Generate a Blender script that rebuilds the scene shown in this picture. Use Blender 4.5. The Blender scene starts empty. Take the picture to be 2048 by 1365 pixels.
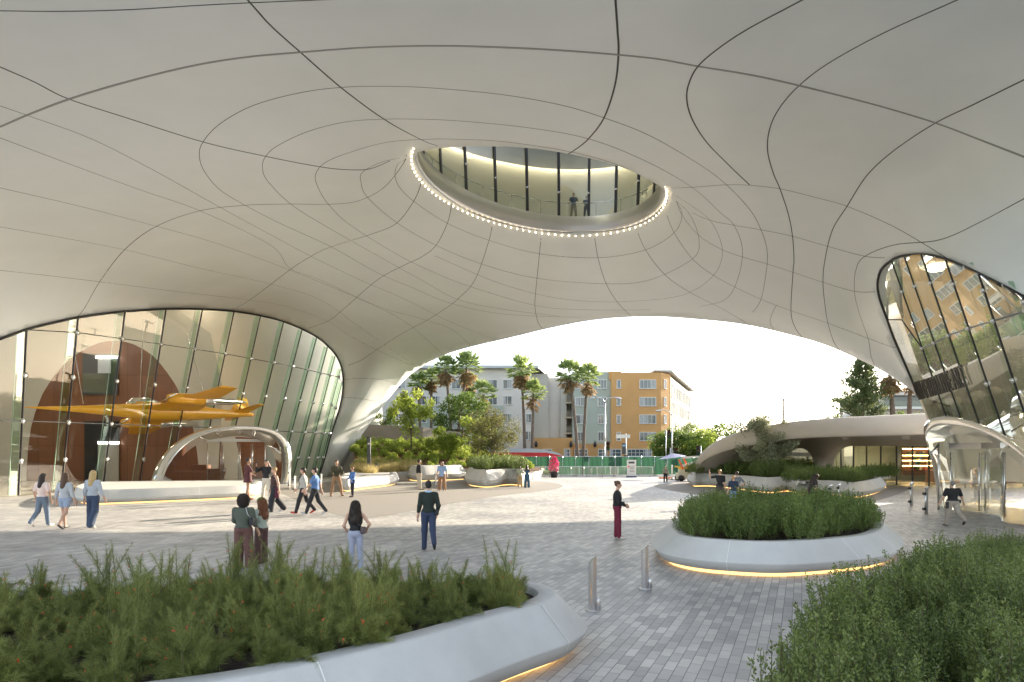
import bpy, math, random
import numpy as np
from mathutils import Vector, Matrix, geometry
random.seed(7); rng = np.random.default_rng(7)
R = math.radians
SC = bpy.context.scene
# ---------------------------------------------------------------- camera, sky, sun, exposure
CZ, F, HZ, CX = 2.4, 1365.0, 908.0, 1024.0
cam = bpy.data.cameras.new('camera'); camo = bpy.data.objects.new('camera', cam)
SC.collection.objects.link(camo); SC.camera = camo
camo.location = (0, 0, CZ); camo.rotation_euler = (R(90), 0, 0)
cam.sensor_width = 36; cam.lens = F / 2048 * 36; cam.shift_y = (HZ - 682.5) / 2048; cam.clip_start = .05; cam.clip_end = 3000
AZ, EL = 43.0, 16.5                       # sun: degrees right of the view axis, elevation
w = bpy.data.worlds.new('World'); SC.world = w; w.use_nodes = True
nt = w.node_tree; bg = nt.nodes['Background']; sky = nt.nodes.new('ShaderNodeTexSky')
sky.sky_type = 'NISHITA'; sky.sun_disc = False; sky.sun_elevation = R(EL); sky.sun_rotation = R(AZ)
sky.air_density = 1.0; sky.dust_density = 1.0; sky.ozone_density = 1.0
hs = nt.nodes.new('ShaderNodeHueSaturation'); hs.inputs['Saturation'].default_value = .55; nt.links.new(sky.outputs[0], hs.inputs['Color']); nt.links.new(hs.outputs[0], bg.inputs[0]); bg.inputs[1].default_value = .15
sl = bpy.data.lights.new('sun', 'SUN'); so = bpy.data.objects.new('sun', sl); SC.collection.objects.link(so)
sl.energy = 4.2; sl.angle = R(.5); sl.color = (1, .87, .69)
sd = Vector((math.sin(R(AZ)) * math.cos(R(EL)), math.cos(R(AZ)) * math.cos(R(EL)), math.sin(R(EL))))
so.rotation_euler = sd.to_track_quat('Z', 'Y').to_euler()
SC.view_settings.view_transform = 'Standard'; SC.view_settings.look = 'None'; SC.view_settings.gamma = 1
SC.view_settings.exposure = 1.74
SC.render.engine = 'CYCLES'
SC.cycles.max_bounces = 10; SC.cycles.transparent_max_bounces = 24; SC.cycles.diffuse_bounces = 5; SC.cycles.glossy_bounces = 5
SC.cycles.caustics_reflective = False; SC.cycles.caustics_refractive = False
SC.cycles.sample_clamp_indirect = 6

# ---------------------------------------------------------------- helpers
def P(u, v, Y): return Vector(((u - CX) / F * Y, Y, CZ + (HZ - v) / F * Y))
def G(u, v, z=0.0):
    Y = F * (CZ - z) / (v - HZ); return Vector(((u - CX) / F * Y, Y, z))
def gu(p): return CX + F * p[0] / p[1]
def link(o, parent=None):
    SC.collection.objects.link(o)
    if parent is not None: o.parent = parent
    return o
def tag(o, label=None, cat=None, group=None, kind=None):
    if label: o['label'] = label
    if cat: o['category'] = cat
    if group: o['group'] = group
    if kind: o['kind'] = kind
    return o
def empty(name, loc, rz=0, label=None, cat=None, group=None):
    o = bpy.data.objects.new(name, None); o.location = loc; o.rotation_euler = (0, 0, rz); o.empty_display_size = .1
    return tag(link(o), label, cat, group)
def meshobj(name, V, Fc, mat=None, parent=None, smooth=False, mats=None, mi=None):
    me = bpy.data.meshes.new(name)
    if isinstance(Fc, np.ndarray) and isinstance(V, np.ndarray):
        n, k = Fc.shape
        me.vertices.add(len(V)); me.vertices.foreach_set('co', np.ascontiguousarray(V, dtype=np.float32).ravel())
        me.loops.add(n * k); me.loops.foreach_set('vertex_index', Fc.astype(np.int32).ravel())
        me.polygons.add(n); me.polygons.foreach_set('loop_start', np.arange(0, n * k, k, dtype=np.int32))
        me.polygons.foreach_set('loop_total', np.full(n, k, dtype=np.int32)); me.update(calc_edges=True)
    else:
        me.from_pydata([tuple(v) for v in V], [], [tuple(f) for f in Fc]); me.update()
    for m in (mats or ([mat] if mat else [])): me.materials.append(m)
    if mi is not None: me.polygons.foreach_set('material_index', np.asarray(mi, dtype=np.int32))
    if smooth: me.polygons.foreach_set('use_smooth', np.ones(len(me.polygons), dtype=bool))
    return link(bpy.data.objects.new(name, me), parent)
class MB:
    """collects boxes, tubes and lofts into one mesh"""
    def __init__(s): s.V = []; s.F = []; s.S = []
    def add(s, V, Fc, smooth=False):
        n = len(s.V); s.V += [tuple(v) for v in V]; s.F += [tuple(i + n for i in f) for f in Fc]; s.S += [smooth] * len(Fc); return s
    def box(s, c, d, rz=0, M=None):
        x, y, z = d[0] / 2, d[1] / 2, d[2] / 2
        V = [Vector((a * x, b * y, e * z)) for a in (-1, 1) for b in (-1, 1) for e in (-1, 1)]
        M = M or Matrix.Rotation(rz, 4, 'Z')
        V = [M @ v + Vector(c) for v in V]
        return s.add(V, [(0, 1, 3, 2), (4, 6, 7, 5), (0, 4, 5, 1), (2, 3, 7, 6), (0, 2, 6, 4), (1, 5, 7, 3)])
    def bar(s, a, b, wd, dp, up=(0, 0, 1)):
        a, b = Vector(a), Vector(b); d = (b - a); L = d.length; d.normalize()
        x = d.cross(Vector(up))
        if x.length < 1e-4: x = Vector((1, 0, 0))
        x.normalize(); y = d.cross(x)
        M = Matrix((x, y, d)).transposed().to_4x4()
        return s.box((a + b) / 2, (wd, dp, L), M=M)
    def tube(s, pts, r, n=8, cap=True):
        pts = [Vector(p) for p in pts]; rs = r if isinstance(r, (list, tuple)) else [r] * len(pts)
        V = []; prev = None
        for i, p in enumerate(pts):
            d = (pts[min(i + 1, len(pts) - 1)] - pts[max(i - 1, 0)]).normalized()
            x = prev - d * prev.dot(d) if prev is not None else d.orthogonal()
            if x.length < 1e-5: x = d.orthogonal()
            x.normalize(); prev = x; y = d.cross(x)
            V += [p + (x * math.cos(2 * math.pi * k / n) + y * math.sin(2 * math.pi * k / n)) * rs[i] for k in range(n)]
        Fc = [(i * n + k, i * n + (k + 1) % n, (i + 1) * n + (k + 1) % n, (i + 1) * n + k) for i in range(len(pts) - 1) for k in range(n)]
        if cap: Fc += [tuple(range(n))[::-1], tuple(range((len(pts) - 1) * n, len(pts) * n))]
        return s.add(V, Fc, True)
    def lathe(s, prof, c=(0, 0, 0), n=20):
        V = [(c[0] + r * math.cos(2 * math.pi * k / n), c[1] + r * math.sin(2 * math.pi * k / n), c[2] + z) for r, z in prof for k in range(n)]
        Fc = [(i * n + k, i * n + (k + 1) % n, (i + 1) * n + (k + 1) % n, (i + 1) * n + k) for i in range(len(prof) - 1) for k in range(n)]
        Fc += [tuple(range(n))[::-1], tuple(range((len(prof) - 1) * n, len(prof) * n))]
        return s.add(V, Fc, True)
    def loft(s, rows, closed=False, smooth=True):
        n = len(rows[0]); V = [p for r in rows for p in r]; m = n if closed else n - 1
        return s.add(V, [(i * n + k, i * n + (k + 1) % n, (i + 1) * n + (k + 1) % n, (i + 1) * n + k) for i in range(len(rows) - 1) for k in range(m)], smooth)
    def build(s, name, mat=None, parent=None):
        o = meshobj(name, s.V, s.F, mat, parent)
        o.data.polygons.foreach_set('use_smooth', np.array(s.S, dtype=bool)); return o
def rootify(o):  # move the mesh origin of a top-level mesh to its base centre
    me = o.data; co = np.empty(len(me.vertices) * 3, dtype=np.float32); me.vertices.foreach_get('co', co); co = co.reshape(-1, 3)
    c = (co.min(0) + co.max(0)) / 2; c[2] = co[:, 2].min(); co -= c; me.vertices.foreach_set('co', co.ravel()); me.update()
    o.location = Vector([float(x) for x in c]); return o
def catmull(pts, n=6, closed=False):
    pts = [Vector(p) for p in pts]; N = len(pts); out = []
    for i in range(N if closed else N - 1):
        g = (lambda k: pts[k % N]) if closed else (lambda k: pts[max(0, min(N - 1, k))])
        a, b, c, d = g(i - 1), g(i), g(i + 1), g(i + 2)
        for k in range(n):
            t = k / n
            out.append(.5 * ((2 * b) + (c - a) * t + (2 * a - 5 * b + 4 * c - d) * t * t + (3 * b - a - 3 * c + d) * t ** 3))
    if not closed: out.append(pts[-1].copy())
    return out
def copy_tree(o, loc=None, rot=None, scale=None, parent=None):
    c = o.copy(); SC.collection.objects.link(c)
    if parent is not None: c.parent = parent
    if loc is not None: c.location = loc
    if rot is not None: c.rotation_euler = rot
    if scale is not None: c.scale = scale
    for ch in list(o.children): copy_tree(ch, parent=c)
    return c
# ---------------------------------------------------------------- materials
def new_mat(name):
    m = bpy.data.materials.new(name); m.use_nodes = True
    return m, m.node_tree, m.node_tree.nodes['Principled BSDF']
def mat(name, col, rough=.6, metal=0, var=0, scale=3, bump=0, bscale=30, emit=None, es=1, spec=.5, trans=0, coord='Object', backc=None):
    m, nt, b = new_mat(name); N = nt.nodes; L = nt.links
    c = (*col, 1)
    b.inputs['Base Color'].default_value = c; b.inputs['Roughness'].default_value = rough; b.inputs['Metallic'].default_value = metal
    b.inputs['Specular IOR Level'].default_value = spec
    tc = N.new('ShaderNodeTexCoord')
    if var:
        n = N.new('ShaderNodeTexNoise'); n.inputs['Scale'].default_value = scale; n.inputs['Detail'].default_value = 6; n.inputs['Roughness'].default_value = .6
        L.new(tc.outputs[coord], n.inputs['Vector'])
        r = N.new('ShaderNodeValToRGB'); r.color_ramp.elements[0].position = .3; r.color_ramp.elements[1].position = .7
        r.color_ramp.elements[0].color = (*[x * (1 - var) for x in col], 1); r.color_ramp.elements[1].color = (*[min(1, x * (1 + var)) for x in col], 1)
        L.new(n.outputs['Fac'], r.inputs[0]); L.new(r.outputs[0], b.inputs['Base Color'])
    if bump:
        n2 = N.new('ShaderNodeTexNoise'); n2.inputs['Scale'].default_value = bscale; n2.inputs['Detail'].default_value = 5; L.new(tc.outputs[coord], n2.inputs['Vector'])
        bp = N.new('ShaderNodeBump'); bp.inputs['Strength'].default_value = bump; bp.inputs['Distance'].default_value = .02
        L.new(n2.outputs['Fac'], bp.inputs['Height']); L.new(bp.outputs[0], b.inputs['Normal'])
    if emit:
        b.inputs['Emission Color'].default_value = (*emit, 1); b.inputs['Emission Strength'].default_value = es
    return m
def leaf_mat(name, c1, c2, trans=.35, rough=.55):
    m, nt, b = new_mat(name); N = nt.nodes; L = nt.links
    g = N.new('ShaderNodeNewGeometry'); r = N.new('ShaderNodeValToRGB')
    r.color_ramp.elements[0].color = (*c1, 1); r.color_ramp.elements[1].color = (*c2, 1); r.color_ramp.elements[1].position = .9
    oi = N.new('ShaderNodeObjectInfo'); mx = N.new('ShaderNodeMix'); mx.inputs[0].default_value = .35
    L.new(g.outputs['Random Per Island'], mx.inputs[2]); L.new(oi.outputs['Random'], mx.inputs[3])
    L.new(mx.outputs[0], r.inputs[0]); L.new(r.outputs[0], b.inputs['Base Color']); b.inputs['Roughness'].default_value = rough
    b.inputs['Specular IOR Level'].default_value = .3
    t = N.new('ShaderNodeBsdfTranslucent'); ms = N.new('ShaderNodeMixShader'); ms.inputs[0].default_value = trans
    hs = N.new('ShaderNodeHueSaturation'); hs.inputs['Hue'].default_value = .485; hs.inputs['Value'].default_value = 1.7; L.new(r.outputs[0], hs.inputs['Color']); L.new(hs.outputs[0], t.inputs[0])
    L.new(b.outputs[0], ms.inputs[1]); L.new(t.outputs[0], ms.inputs[2]); L.new(ms.outputs[0], N['Material Output'].inputs[0])
    return m
def glass_mat(name, tint=(.9, .95, .91), refl=1.0, base=.06, top=.85, power=4.0):
    m, nt, b = new_mat(name); N = nt.nodes; L = nt.links; N.remove(b)
    tr = N.new('ShaderNodeBsdfTransparent'); tr.inputs[0].default_value = (*tint, 1)
    gl = N.new('ShaderNodeBsdfGlossy'); gl.inputs['Roughness'].default_value = .0; gl.inputs[0].default_value = (refl, refl, refl * .96, 1)
    lw = N.new('ShaderNodeLayerWeight'); lw.inputs[0].default_value = .5
    pw = N.new('ShaderNodeMath'); pw.operation = 'POWER'; pw.inputs[1].default_value = power; L.new(lw.outputs['Facing'], pw.inputs[0])
    mr = N.new('ShaderNodeMapRange'); mr.inputs[3].default_value = base; mr.inputs[4].default_value = top; L.new(pw.outputs[0], mr.inputs[0])
    ms = N.new('ShaderNodeMixShader'); L.new(mr.outputs[0], ms.inputs[0]); L.new(tr.outputs[0], ms.inputs[1]); L.new(gl.outputs[0], ms.inputs[2])
    L.new(ms.outputs[0], N['Material Output'].inputs[0]); return m
def emis(name, col, s):
    m, nt, b = new_mat(name); b.inputs['Base Color'].default_value = (*col, 1)
    b.inputs['Emission Color'].default_value = (*col, 1); b.inputs['Emission Strength'].default_value = s; return m
M = {}
M['soffit'] = mat('cast_panel', (.83, .855, .85), .42, var=.05, scale=.16, bump=.05, bscale=9, spec=.45)
M['concrete'] = mat('pale_precast', (.58, .57, .545), .68, var=.09, scale=1.1, bump=.35, bscale=90)
M['concrete_warm'] = mat('warm_precast', (.50, .435, .36), .6, var=.05, scale=.8, bump=.08, bscale=30)
M['joint'] = mat('dark_joint', (.06, .06, .058), .7); M['wide_joint'] = mat('grey_joint', (.34, .335, .32), .7)
M['pale_joint'] = mat('pale_joint', (.85, .84, .80), .6)
M['steel'] = mat('brushed_steel', (.62, .62, .62), .26, 1, var=.06, scale=8)
M['mirror'] = mat('polished_steel', (.88, .87, .85), .07, 1, bump=.25, bscale=1.3)
M['satin'] = mat('satin_steel', (.66, .65, .64), .32, 1)
M['black'] = mat('black_metal', (.02, .02, .022), .45)
M['darkgrey'] = mat('dark_grey_metal', (.07, .075, .08), .5)
M['white'] = mat('white_paint', (.78, .77, .74), .5)
M['interior'] = mat('plaster_interior', (.66, .63, .56), .55, var=.03, scale=.4)
M['wood'] = None
M['soil'] = mat('dark_mulch', (.035, .022, .016), .95, var=.6, scale=30, bump=1, bscale=45)
M['mulch'] = mat('red_brown_mulch', (.17, .075, .035), .95, var=.5, scale=6, bump=1, bscale=12)
M['glass'] = glass_mat('clear_glass', tint=(.96, .98, .95), base=.018, top=.5, power=7)
M['glassR'] = glass_mat('mirror_glass', tint=(.90, .92, .87), base=.42, top=.88, power=2.2, refl=.88)
M['edge_glass'] = mat('glass_edge', (.35, .52, .42), .2)
M['asphalt'] = mat('asphalt', (.055, .055, .058), .9, var=.2, scale=1.5, bump=.3, bscale=50)
M['bark'] = mat('bark', (.13, .095, .07), .9, var=.35, scale=9, bump=.6, bscale=25)
M['palm_bark'] = mat('palm_bark', (.17, .13, .10), .9, var=.4, scale=4, bump=.8, bscale=10)
M['warm_strip'] = emis('warm_led_strip', (1, .58, .20), .75)
M['bulb'] = emis('warm_bulb', (1, .80, .52), 1.7)
def wood_mat():
    m, nt, b = new_mat('red_wood_veneer'); N = nt.nodes; L = nt.links
    tc = N.new('ShaderNodeTexCoord'); mp = N.new('ShaderNodeMapping'); mp.inputs['Scale'].default_value = (.9, .9, .12); L.new(tc.outputs['Object'], mp.inputs[0])
    n = N.new('ShaderNodeTexNoise'); n.inputs['Scale'].default_value = 3; n.inputs['Detail'].default_value = 7; L.new(mp.outputs[0], n.inputs[0])
    br = N.new('ShaderNodeTexBrick'); br.offset = 0; br.inputs['Scale'].default_value = 1; br.inputs['Brick Width'].default_value = 1.3; br.inputs['Row Height'].default_value = 3.1
    br.inputs['Mortar Size'].default_value = .012; br.inputs[1].default_value = (.21, .09, .048, 1); br.inputs[2].default_value = (.26, .115, .06, 1); br.inputs[3].default_value = (.06, .03, .02, 1)
    m2 = N.new('ShaderNodeMapping'); m2.inputs['Rotation'].default_value = (R(90), 0, 0); L.new(tc.outputs['Object'], m2.inputs[0])
    sp = N.new('ShaderNodeSeparateXYZ'); cb = N.new('ShaderNodeCombineXYZ'); L.new(tc.outputs['Object'], sp.inputs[0]); L.new(sp.outputs[0], cb.inputs[0]); L.new(sp.outputs[2], cb.inputs[1]); L.new(cb.outputs[0], br.inputs[0])
    mx = N.new('ShaderNodeMix'); mx.data_type = 'RGBA'; mx.blend_type = 'MULTIPLY'; mx.inputs[0].default_value = .6
    r = N.new('ShaderNodeValToRGB'); r.color_ramp.elements[0].color = (.6, .55, .5, 1); r.color_ramp.elements[1].color = (1.2, 1.1, 1, 1); L.new(n.outputs[0], r.inputs[0])
    L.new(br.outputs[0], mx.inputs[6]); L.new(r.outputs[0], mx.inputs[7]); L.new(mx.outputs[2], b.inputs['Base Color']); b.inputs['Roughness'].default_value = .4; return m
M['wood'] = wood_mat()
def paver_mat(name, a, b_, cm, rw=.13, bw=.34, ang=23, contrast=1):
    m, nt, b = new_mat(name); N = nt.nodes; L = nt.links
    tc = N.new('ShaderNodeTexCoord'); mp = N.new('ShaderNodeMapping'); mp.inputs['Rotation'].default_value = (0, 0, R(ang - 90)); L.new(tc.outputs['Object'], mp.inputs[0])
    br = N.new('ShaderNodeTexBrick'); br.offset = .5; br.inputs['Scale'].default_value = 1; br.inputs['Brick Width'].default_value = bw; br.inputs['Row Height'].default_value = rw
    br.inputs['Mortar Size'].default_value = .006; br.inputs['Mortar Smooth'].default_value = .3; br.inputs['Bias'].default_value = 0
    br.inputs[1].default_value = (1, 1, 1, 1); br.inputs[2].default_value = (0, 0, 0, 1); br.inputs[3].default_value = (.35, .35, .35, 1); L.new(mp.outputs[0], br.inputs[0])
    n = N.new('ShaderNodeTexNoise'); n.inputs['Scale'].default_value = .16; n.inputs['Detail'].default_value = 3; L.new(tc.outputs['Object'], n.inputs[0])
    n2 = N.new('ShaderNodeTexNoise'); n2.inputs['Scale'].default_value = 60; n2.inputs['Detail'].default_value = 3; L.new(tc.outputs['Object'], n2.inputs[0])
    ma = N.new('ShaderNodeMath'); ma.operation = 'MULTIPLY_ADD'; ma.inputs[1].default_value = .55 * contrast; L.new(br.outputs[0], ma.inputs[0])
    mb = N.new('ShaderNodeMath'); mb.operation = 'MULTIPLY_ADD'; mb.inputs[1].default_value = 1.5; mb.inputs[2].default_value = -.5; L.new(n.outputs[0], mb.inputs[0]); L.new(mb.outputs[0], ma.inputs[2])
    r = N.new('ShaderNodeValToRGB'); r.color_ramp.elements[0].position = .05; r.color_ramp.elements[0].color = (*a, 1); r.color_ramp.elements[1].position = .95; r.color_ramp.elements[1].color = (*b_, 1)
    L.new(ma.outputs[0], r.inputs[0])
    mm = N.new('ShaderNodeMix'); mm.data_type = 'RGBA'; L.new(br.outputs['Fac'], mm.inputs[0]); L.new(r.outputs[0], mm.inputs[6]); mm.inputs[7].default_value = (*cm, 1)
    m3 = N.new('ShaderNodeMix'); m3.data_type = 'RGBA'; m3.blend_type = 'MULTIPLY'; m3.inputs[0].default_value = .35; L.new(mm.outputs[2], m3.inputs[6])
    r2 = N.new('ShaderNodeValToRGB'); r2.color_ramp.elements[0].color = (.6, .6, .6, 1); r2.color_ramp.elements[1].color = (1.3, 1.3, 1.3, 1); L.new(n2.outputs[0], r2.inputs[0]); L.new(r2.outputs[0], m3.inputs[7])
    st = N.new('ShaderNodeTexNoise'); st.inputs['Scale'].default_value = .55; st.inputs['Detail'].default_value = 9; st.inputs['Roughness'].default_value = .7; L.new(tc.outputs['Object'], st.inputs[0])
    r4 = N.new('ShaderNodeValToRGB'); r4.color_ramp.elements[0].position = .35; r4.color_ramp.elements[0].color = (.80, .79, .78, 1); r4.color_ramp.elements[1].position = .6; r4.color_ramp.elements[1].color = (1.05, 1.05, 1.04, 1); L.new(st.outputs[0], r4.inputs[0])
    m5 = N.new('ShaderNodeMix'); m5.data_type = 'RGBA'; m5.blend_type = 'MULTIPLY'; m5.inputs[0].default_value = 1; L.new(m3.outputs[2], m5.inputs[6]); L.new(r4.outputs[0], m5.inputs[7]); L.new(m5.outputs[2], b.inputs['Base Color']); b.inputs['Roughness'].default_value = .5
    bp = N.new('ShaderNodeBump'); bp.invert = True; bp.inputs['Strength'].default_value = .5; bp.inputs['Distance'].default_value = .004; L.new(br.outputs['Fac'], bp.inputs['Height']); L.new(bp.outputs[0], b.inputs['Normal'])
    return m
M['paving'] = paver_mat('plaza_pavers', (.28, .275, .285), (.70, .67, .625), (.19, .19, .195))
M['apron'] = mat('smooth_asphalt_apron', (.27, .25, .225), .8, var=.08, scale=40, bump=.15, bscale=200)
M['walk'] = mat('pale_concrete_walk', (.42, .40, .37), .8, var=.1, scale=.7, bump=.1, bscale=40)
# ---------------------------------------------------------------- thin plate splines for the double-curved shells
def tps_fit(pts, lam=1e-4):
    A = np.array(pts, dtype=float); X = A[:, :2] / 500; q = 10 / A[:, 2]; n = len(A)
    d2 = ((X[:, None] - X[None]) ** 2).sum(-1); K = .5 * d2 * np.log(d2 + 1e-12) + lam * np.eye(n)
    Pm = np.c_[np.ones(n), X]; S = np.zeros((n + 3, n + 3)); S[:n, :n] = K; S[:n, n:] = Pm; S[n:, :n] = Pm.T
    w = np.linalg.solve(S, np.r_[q, 0, 0, 0])
    def f(u, v):
        Z = np.stack([np.asarray(u, float).ravel() / 500, np.asarray(v, float).ravel() / 500], 1)
        d2 = ((Z[:, None] - X[None]) ** 2).sum(-1)
        return 10 / (.5 * d2 * np.log(d2 + 1e-12) @ w[:n] + w[n] + Z @ w[n + 1:])
    return f
def in_poly(px, py, poly):
    c = np.zeros(len(px), bool); n = len(poly)
    for i in range(n):
        x1, y1 = poly[i]; x2, y2 = poly[(i + 1) % n]
        k = ((y1 > py) != (y2 > py)) & (px < (x2 - x1) * (py - y1) / ((y2 - y1) or 1e-9) + x1); c ^= k
    return c
def dist_poly(px, py, poly):
    d = np.full(len(px), 1e9); n = len(poly)
    for i in range(n):
        x1, y1 = poly[i]; x2, y2 = poly[(i + 1) % n]; ex, ey = x2 - x1, y2 - y1
        t = np.clip(((px - x1) * ex + (py - y1) * ey) / (ex * ex + ey * ey + 1e-9), 0, 1)
        d = np.minimum(d, np.hypot(px - x1 - t * ex, py - y1 - t * ey))
    return d
def sm2(pts, n=6, closed=False): return [(p.x, p.y) for p in catmull([(a, b, 0) for a, b in pts], n, closed)]
def shell(outline, holes, depth, step=14, coarse=None):
    """triangulate the outline (with holes) and push each vertex to its own distance: returns world V, F"""
    ol = [outline] + holes; P2 = []; E = []
    for lp in ol:
        n0 = len(P2); P2 += lp; E += [(n0 + i, n0 + (i + 1) % len(lp)) for i in range(len(lp))]
    a = np.array(outline); x0, y0 = a.min(0); x1, y1 = a.max(0)
    gx, gy = np.meshgrid(np.arange(x0, x1, step), np.arange(y0, y1, step * .87)); gx = gx + (np.arange(gx.shape[0]) % 2)[:, None] * step / 2
    gx, gy = gx.ravel(), gy.ravel(); k = in_poly(gx, gy, outline)
    for h in holes: k &= ~in_poly(gx, gy, h)
    for lp in ol: k &= dist_poly(gx, gy, lp) > step * .45
    P2 += list(zip(gx[k], gy[k]))
    vs, es, fs, *_ = geometry.delaunay_2d_cdt([Vector(p) for p in P2], E, [], 0, 1e-4)
    q = np.array([tuple(v) for v in vs]); fs = np.array([f for f in fs if len(f) == 3])
    c = q[fs].mean(1); k = in_poly(c[:, 0], c[:, 1], outline)
    for h in holes: k &= ~in_poly(c[:, 0], c[:, 1], h)
    fs = fs[k]; D = depth(q[:, 0], q[:, 1])
    V = np.stack([(q[:, 0] - CX) / F * D, D, CZ + (HZ - q[:, 1]) / F * D], 1)
    return V, fs, q
# ================================================================ GROUND
def sheet(name, pts, z, m, label=None):
    o = meshobj(name, [(p[0], p[1], z) for p in pts], [tuple(range(len(pts)))], m); tag(o, label, kind='structure'); return o
meshobj_g = sheet('ground', [(-700, -60), (700, -60), (700, 1400), (-700, 1400)], -.03, M['asphalt'], 'dark asphalt ground reaching to the horizon beyond the plaza')
def quadgrid(name, x0, x1, y0, y1, z, m, n=1):
    return sheet(name, [(x0, y0), (x1, y0), (x1, y1), (x0, y1)], z, m)
tag(quadgrid('plaza_paving', -45, 48, -40, 64, 0.0, M['paving']), 'grey and cream stone pavers laid across the open plaza')  # stretched out of view behind the camera to bounce light onto the soffit
tag(quadgrid('pavement', -45, 60, 64, 79, -.002, M['walk']), 'pale concrete walk along the green fence')
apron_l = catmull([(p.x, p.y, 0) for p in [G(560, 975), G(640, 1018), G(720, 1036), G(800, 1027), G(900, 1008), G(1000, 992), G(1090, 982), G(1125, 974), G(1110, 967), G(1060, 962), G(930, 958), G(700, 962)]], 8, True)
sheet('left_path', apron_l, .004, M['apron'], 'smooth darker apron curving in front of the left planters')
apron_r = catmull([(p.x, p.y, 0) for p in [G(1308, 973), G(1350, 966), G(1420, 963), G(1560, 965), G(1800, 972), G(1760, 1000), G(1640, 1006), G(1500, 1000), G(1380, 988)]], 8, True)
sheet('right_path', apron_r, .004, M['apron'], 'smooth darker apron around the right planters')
# ================================================================ CANOPY
GLT = [(0, 678), (56, 658), (108, 645), (161, 634), (205, 628), (250, 623), (332, 618), (407, 618.5), (468, 623), (520, 631.5), (567, 643.5), (605, 659), (636, 676), (656, 693), (673, 713), (683, 738), (685.5, 765), (683, 795), (675, 828), (661, 872), (651, 910), (640, 945), (634, 962)]
ARCH = [(652, 958), (660, 952), (684, 935), (700, 908), (718, 880), (731, 860), (764, 815), (805, 765), (839, 737), (887, 711), (942, 694), (993, 682), (1044, 670), (1089, 659), (1164, 644), (1232, 636), (1297, 633.5), (1337, 634.6), (1439, 643), (1508, 653), (1576, 669), (1644, 688), (1713, 717), (1764, 742), (1815, 775), (1840, 797), (1872, 835), (1900, 880), (1915, 930), (1920, 968)]
GRT = [(1986, 966), (1960, 900), (1930, 850), (1900, 812), (1862, 800), (1834, 788), (1825.5, 766), (1808, 725), (1786, 674), (1774, 640), (1759, 599), (1754, 568), (1760.5, 540.6), (1778, 523.5), (1798, 513), (1839, 509), (1870, 513), (1900, 522), (1956, 547.6), (2047, 595), (2140, 655), (2260, 745)]
glass_dep_l = [(0, 37.3), (56, 39.0), (161, 42.5), (250, 46.5), (332, 50.5), (407, 54.8), (468, 58.5), (520, 61.5), (567, 64), (605, 66), (636, 67), (656, 68), (673, 68.7), (683, 69.3)]
ring2 = []   # oculus ring fitted as an ellipse on z = RZ
RZ = 16.0
rp = [(828, 310), (845, 352), (905, 403), (1000, 447), (1080, 462), (1130, 466), (1200, 464), (1290, 445), (1330, 410), (1337, 392)]
RP = np.array([[(u - CX) / F * (RZ - CZ) * F / (HZ - v), (RZ - CZ) * F / (HZ - v)] for u, v in rp])
# rotated ellipse through the visible ring, near part closing at about Y = 25
def ring_pt(t, grow=0.0, z=RZ):
    a, b, th, cx, cy = RE; a += grow; b += grow
    x, y = a * math.cos(t), b * math.sin(t)
    return Vector((cx + x * math.cos(th) - y * math.sin(th), cy + x * math.sin(th) + y * math.cos(th), z))
best = None
for th in np.linspace(-.6, 1.2, 37):
    for cy in np.linspace(32, 36, 17):
        for cx in np.linspace(1, 3, 11):
            dx, dy = RP[:, 0] - cx, RP[:, 1] - cy
            X, Y = dx * math.cos(th) + dy * math.sin(th), -dx * math.sin(th) + dy * math.cos(th)
            A = np.stack([X ** 2, Y ** 2], 1); s, *_ = np.linalg.lstsq(A, np.ones(len(A)), rcond=None)
            if (s <= 0).any(): continue
            e = np.abs(A @ s - 1).max() + .004 * abs(1 / math.sqrt(s[1]) - 8.5)
            if best is None or e < best[0]: best = (e, 1 / math.sqrt(s[0]), 1 / math.sqrt(s[1]), th, cx, cy)
RE = best[1:]; print('ring', best)
LIP = [(835, 305), (870, 298), (930, 293.5), (1000, 293.5), (1060, 297), (1120, 305), (1200, 322), (1260, 341), (1310, 367), (1330, 379)]
RINGV = [(1337, 392), (1335, 402), (1326, 420), (1306, 437), (1280, 449), (1245, 459), (1200, 464.5), (1160, 466), (1130, 466), (1080, 462.5), (1040, 456), (1000, 447), (950, 429), (905, 404), (872, 378), (850, 355), (836, 335), (829, 318)]
C = []
def cp(u, v, Y): C.append((u, v, Y))
def cz(u, v, z): C.append((u, v, (z - CZ) * F / (HZ - v)))
for u, v in rp + RINGV[::2]: cz(u, v, RZ)
for (u, v), z in zip(LIP, [15.9, 15.6, 15.1, 14.75, 14.7, 14.75, 14.95, 15.25, 15.7, 15.9]): cz(u, v, z)
for u in (-300, 0, 350, 700, 1024, 1400, 1750): cz(u, 0, 14.0 - (0 if u > 0 else 0) - (1 if u < -200 else 0)); cz(u, -500, 14.3); cz(u, -900, 14.6)
cz(2048, 0, 13.8); cz(2048, -500, 14.2); cz(2048, 150, 13.0); cz(2048, 300, 11.9); cz(2048, 450, 9.9); cz(2300, 0, 12.6); cz(2300, 400, 9.4); cz(2300, -500, 13.6); cz(2260, 600, 6.5)
for u, v, z in [(200, 150, 14.1), (500, 150, 14.3), (900, 150, 14.3), (1250, 150, 14.4), (1550, 150, 14.3), (1850, 150, 13.8), (0, 220, 13.8), (300, 280, 14.2), (600, 270, 14.5), (1450, 300, 14.5), (1700, 300, 14.1), (1880, 330, 13.0),
                (0, 400, 13.0), (300, 430, 13.9), (560, 400, 14.5), (720, 350, 15.0), (1450, 420, 14.6), (1600, 420, 14.0), (1800, 430, 12.2), (-300, 300, 12.3), (-300, 600, 9.5)]: cz(u, v, z)
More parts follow.
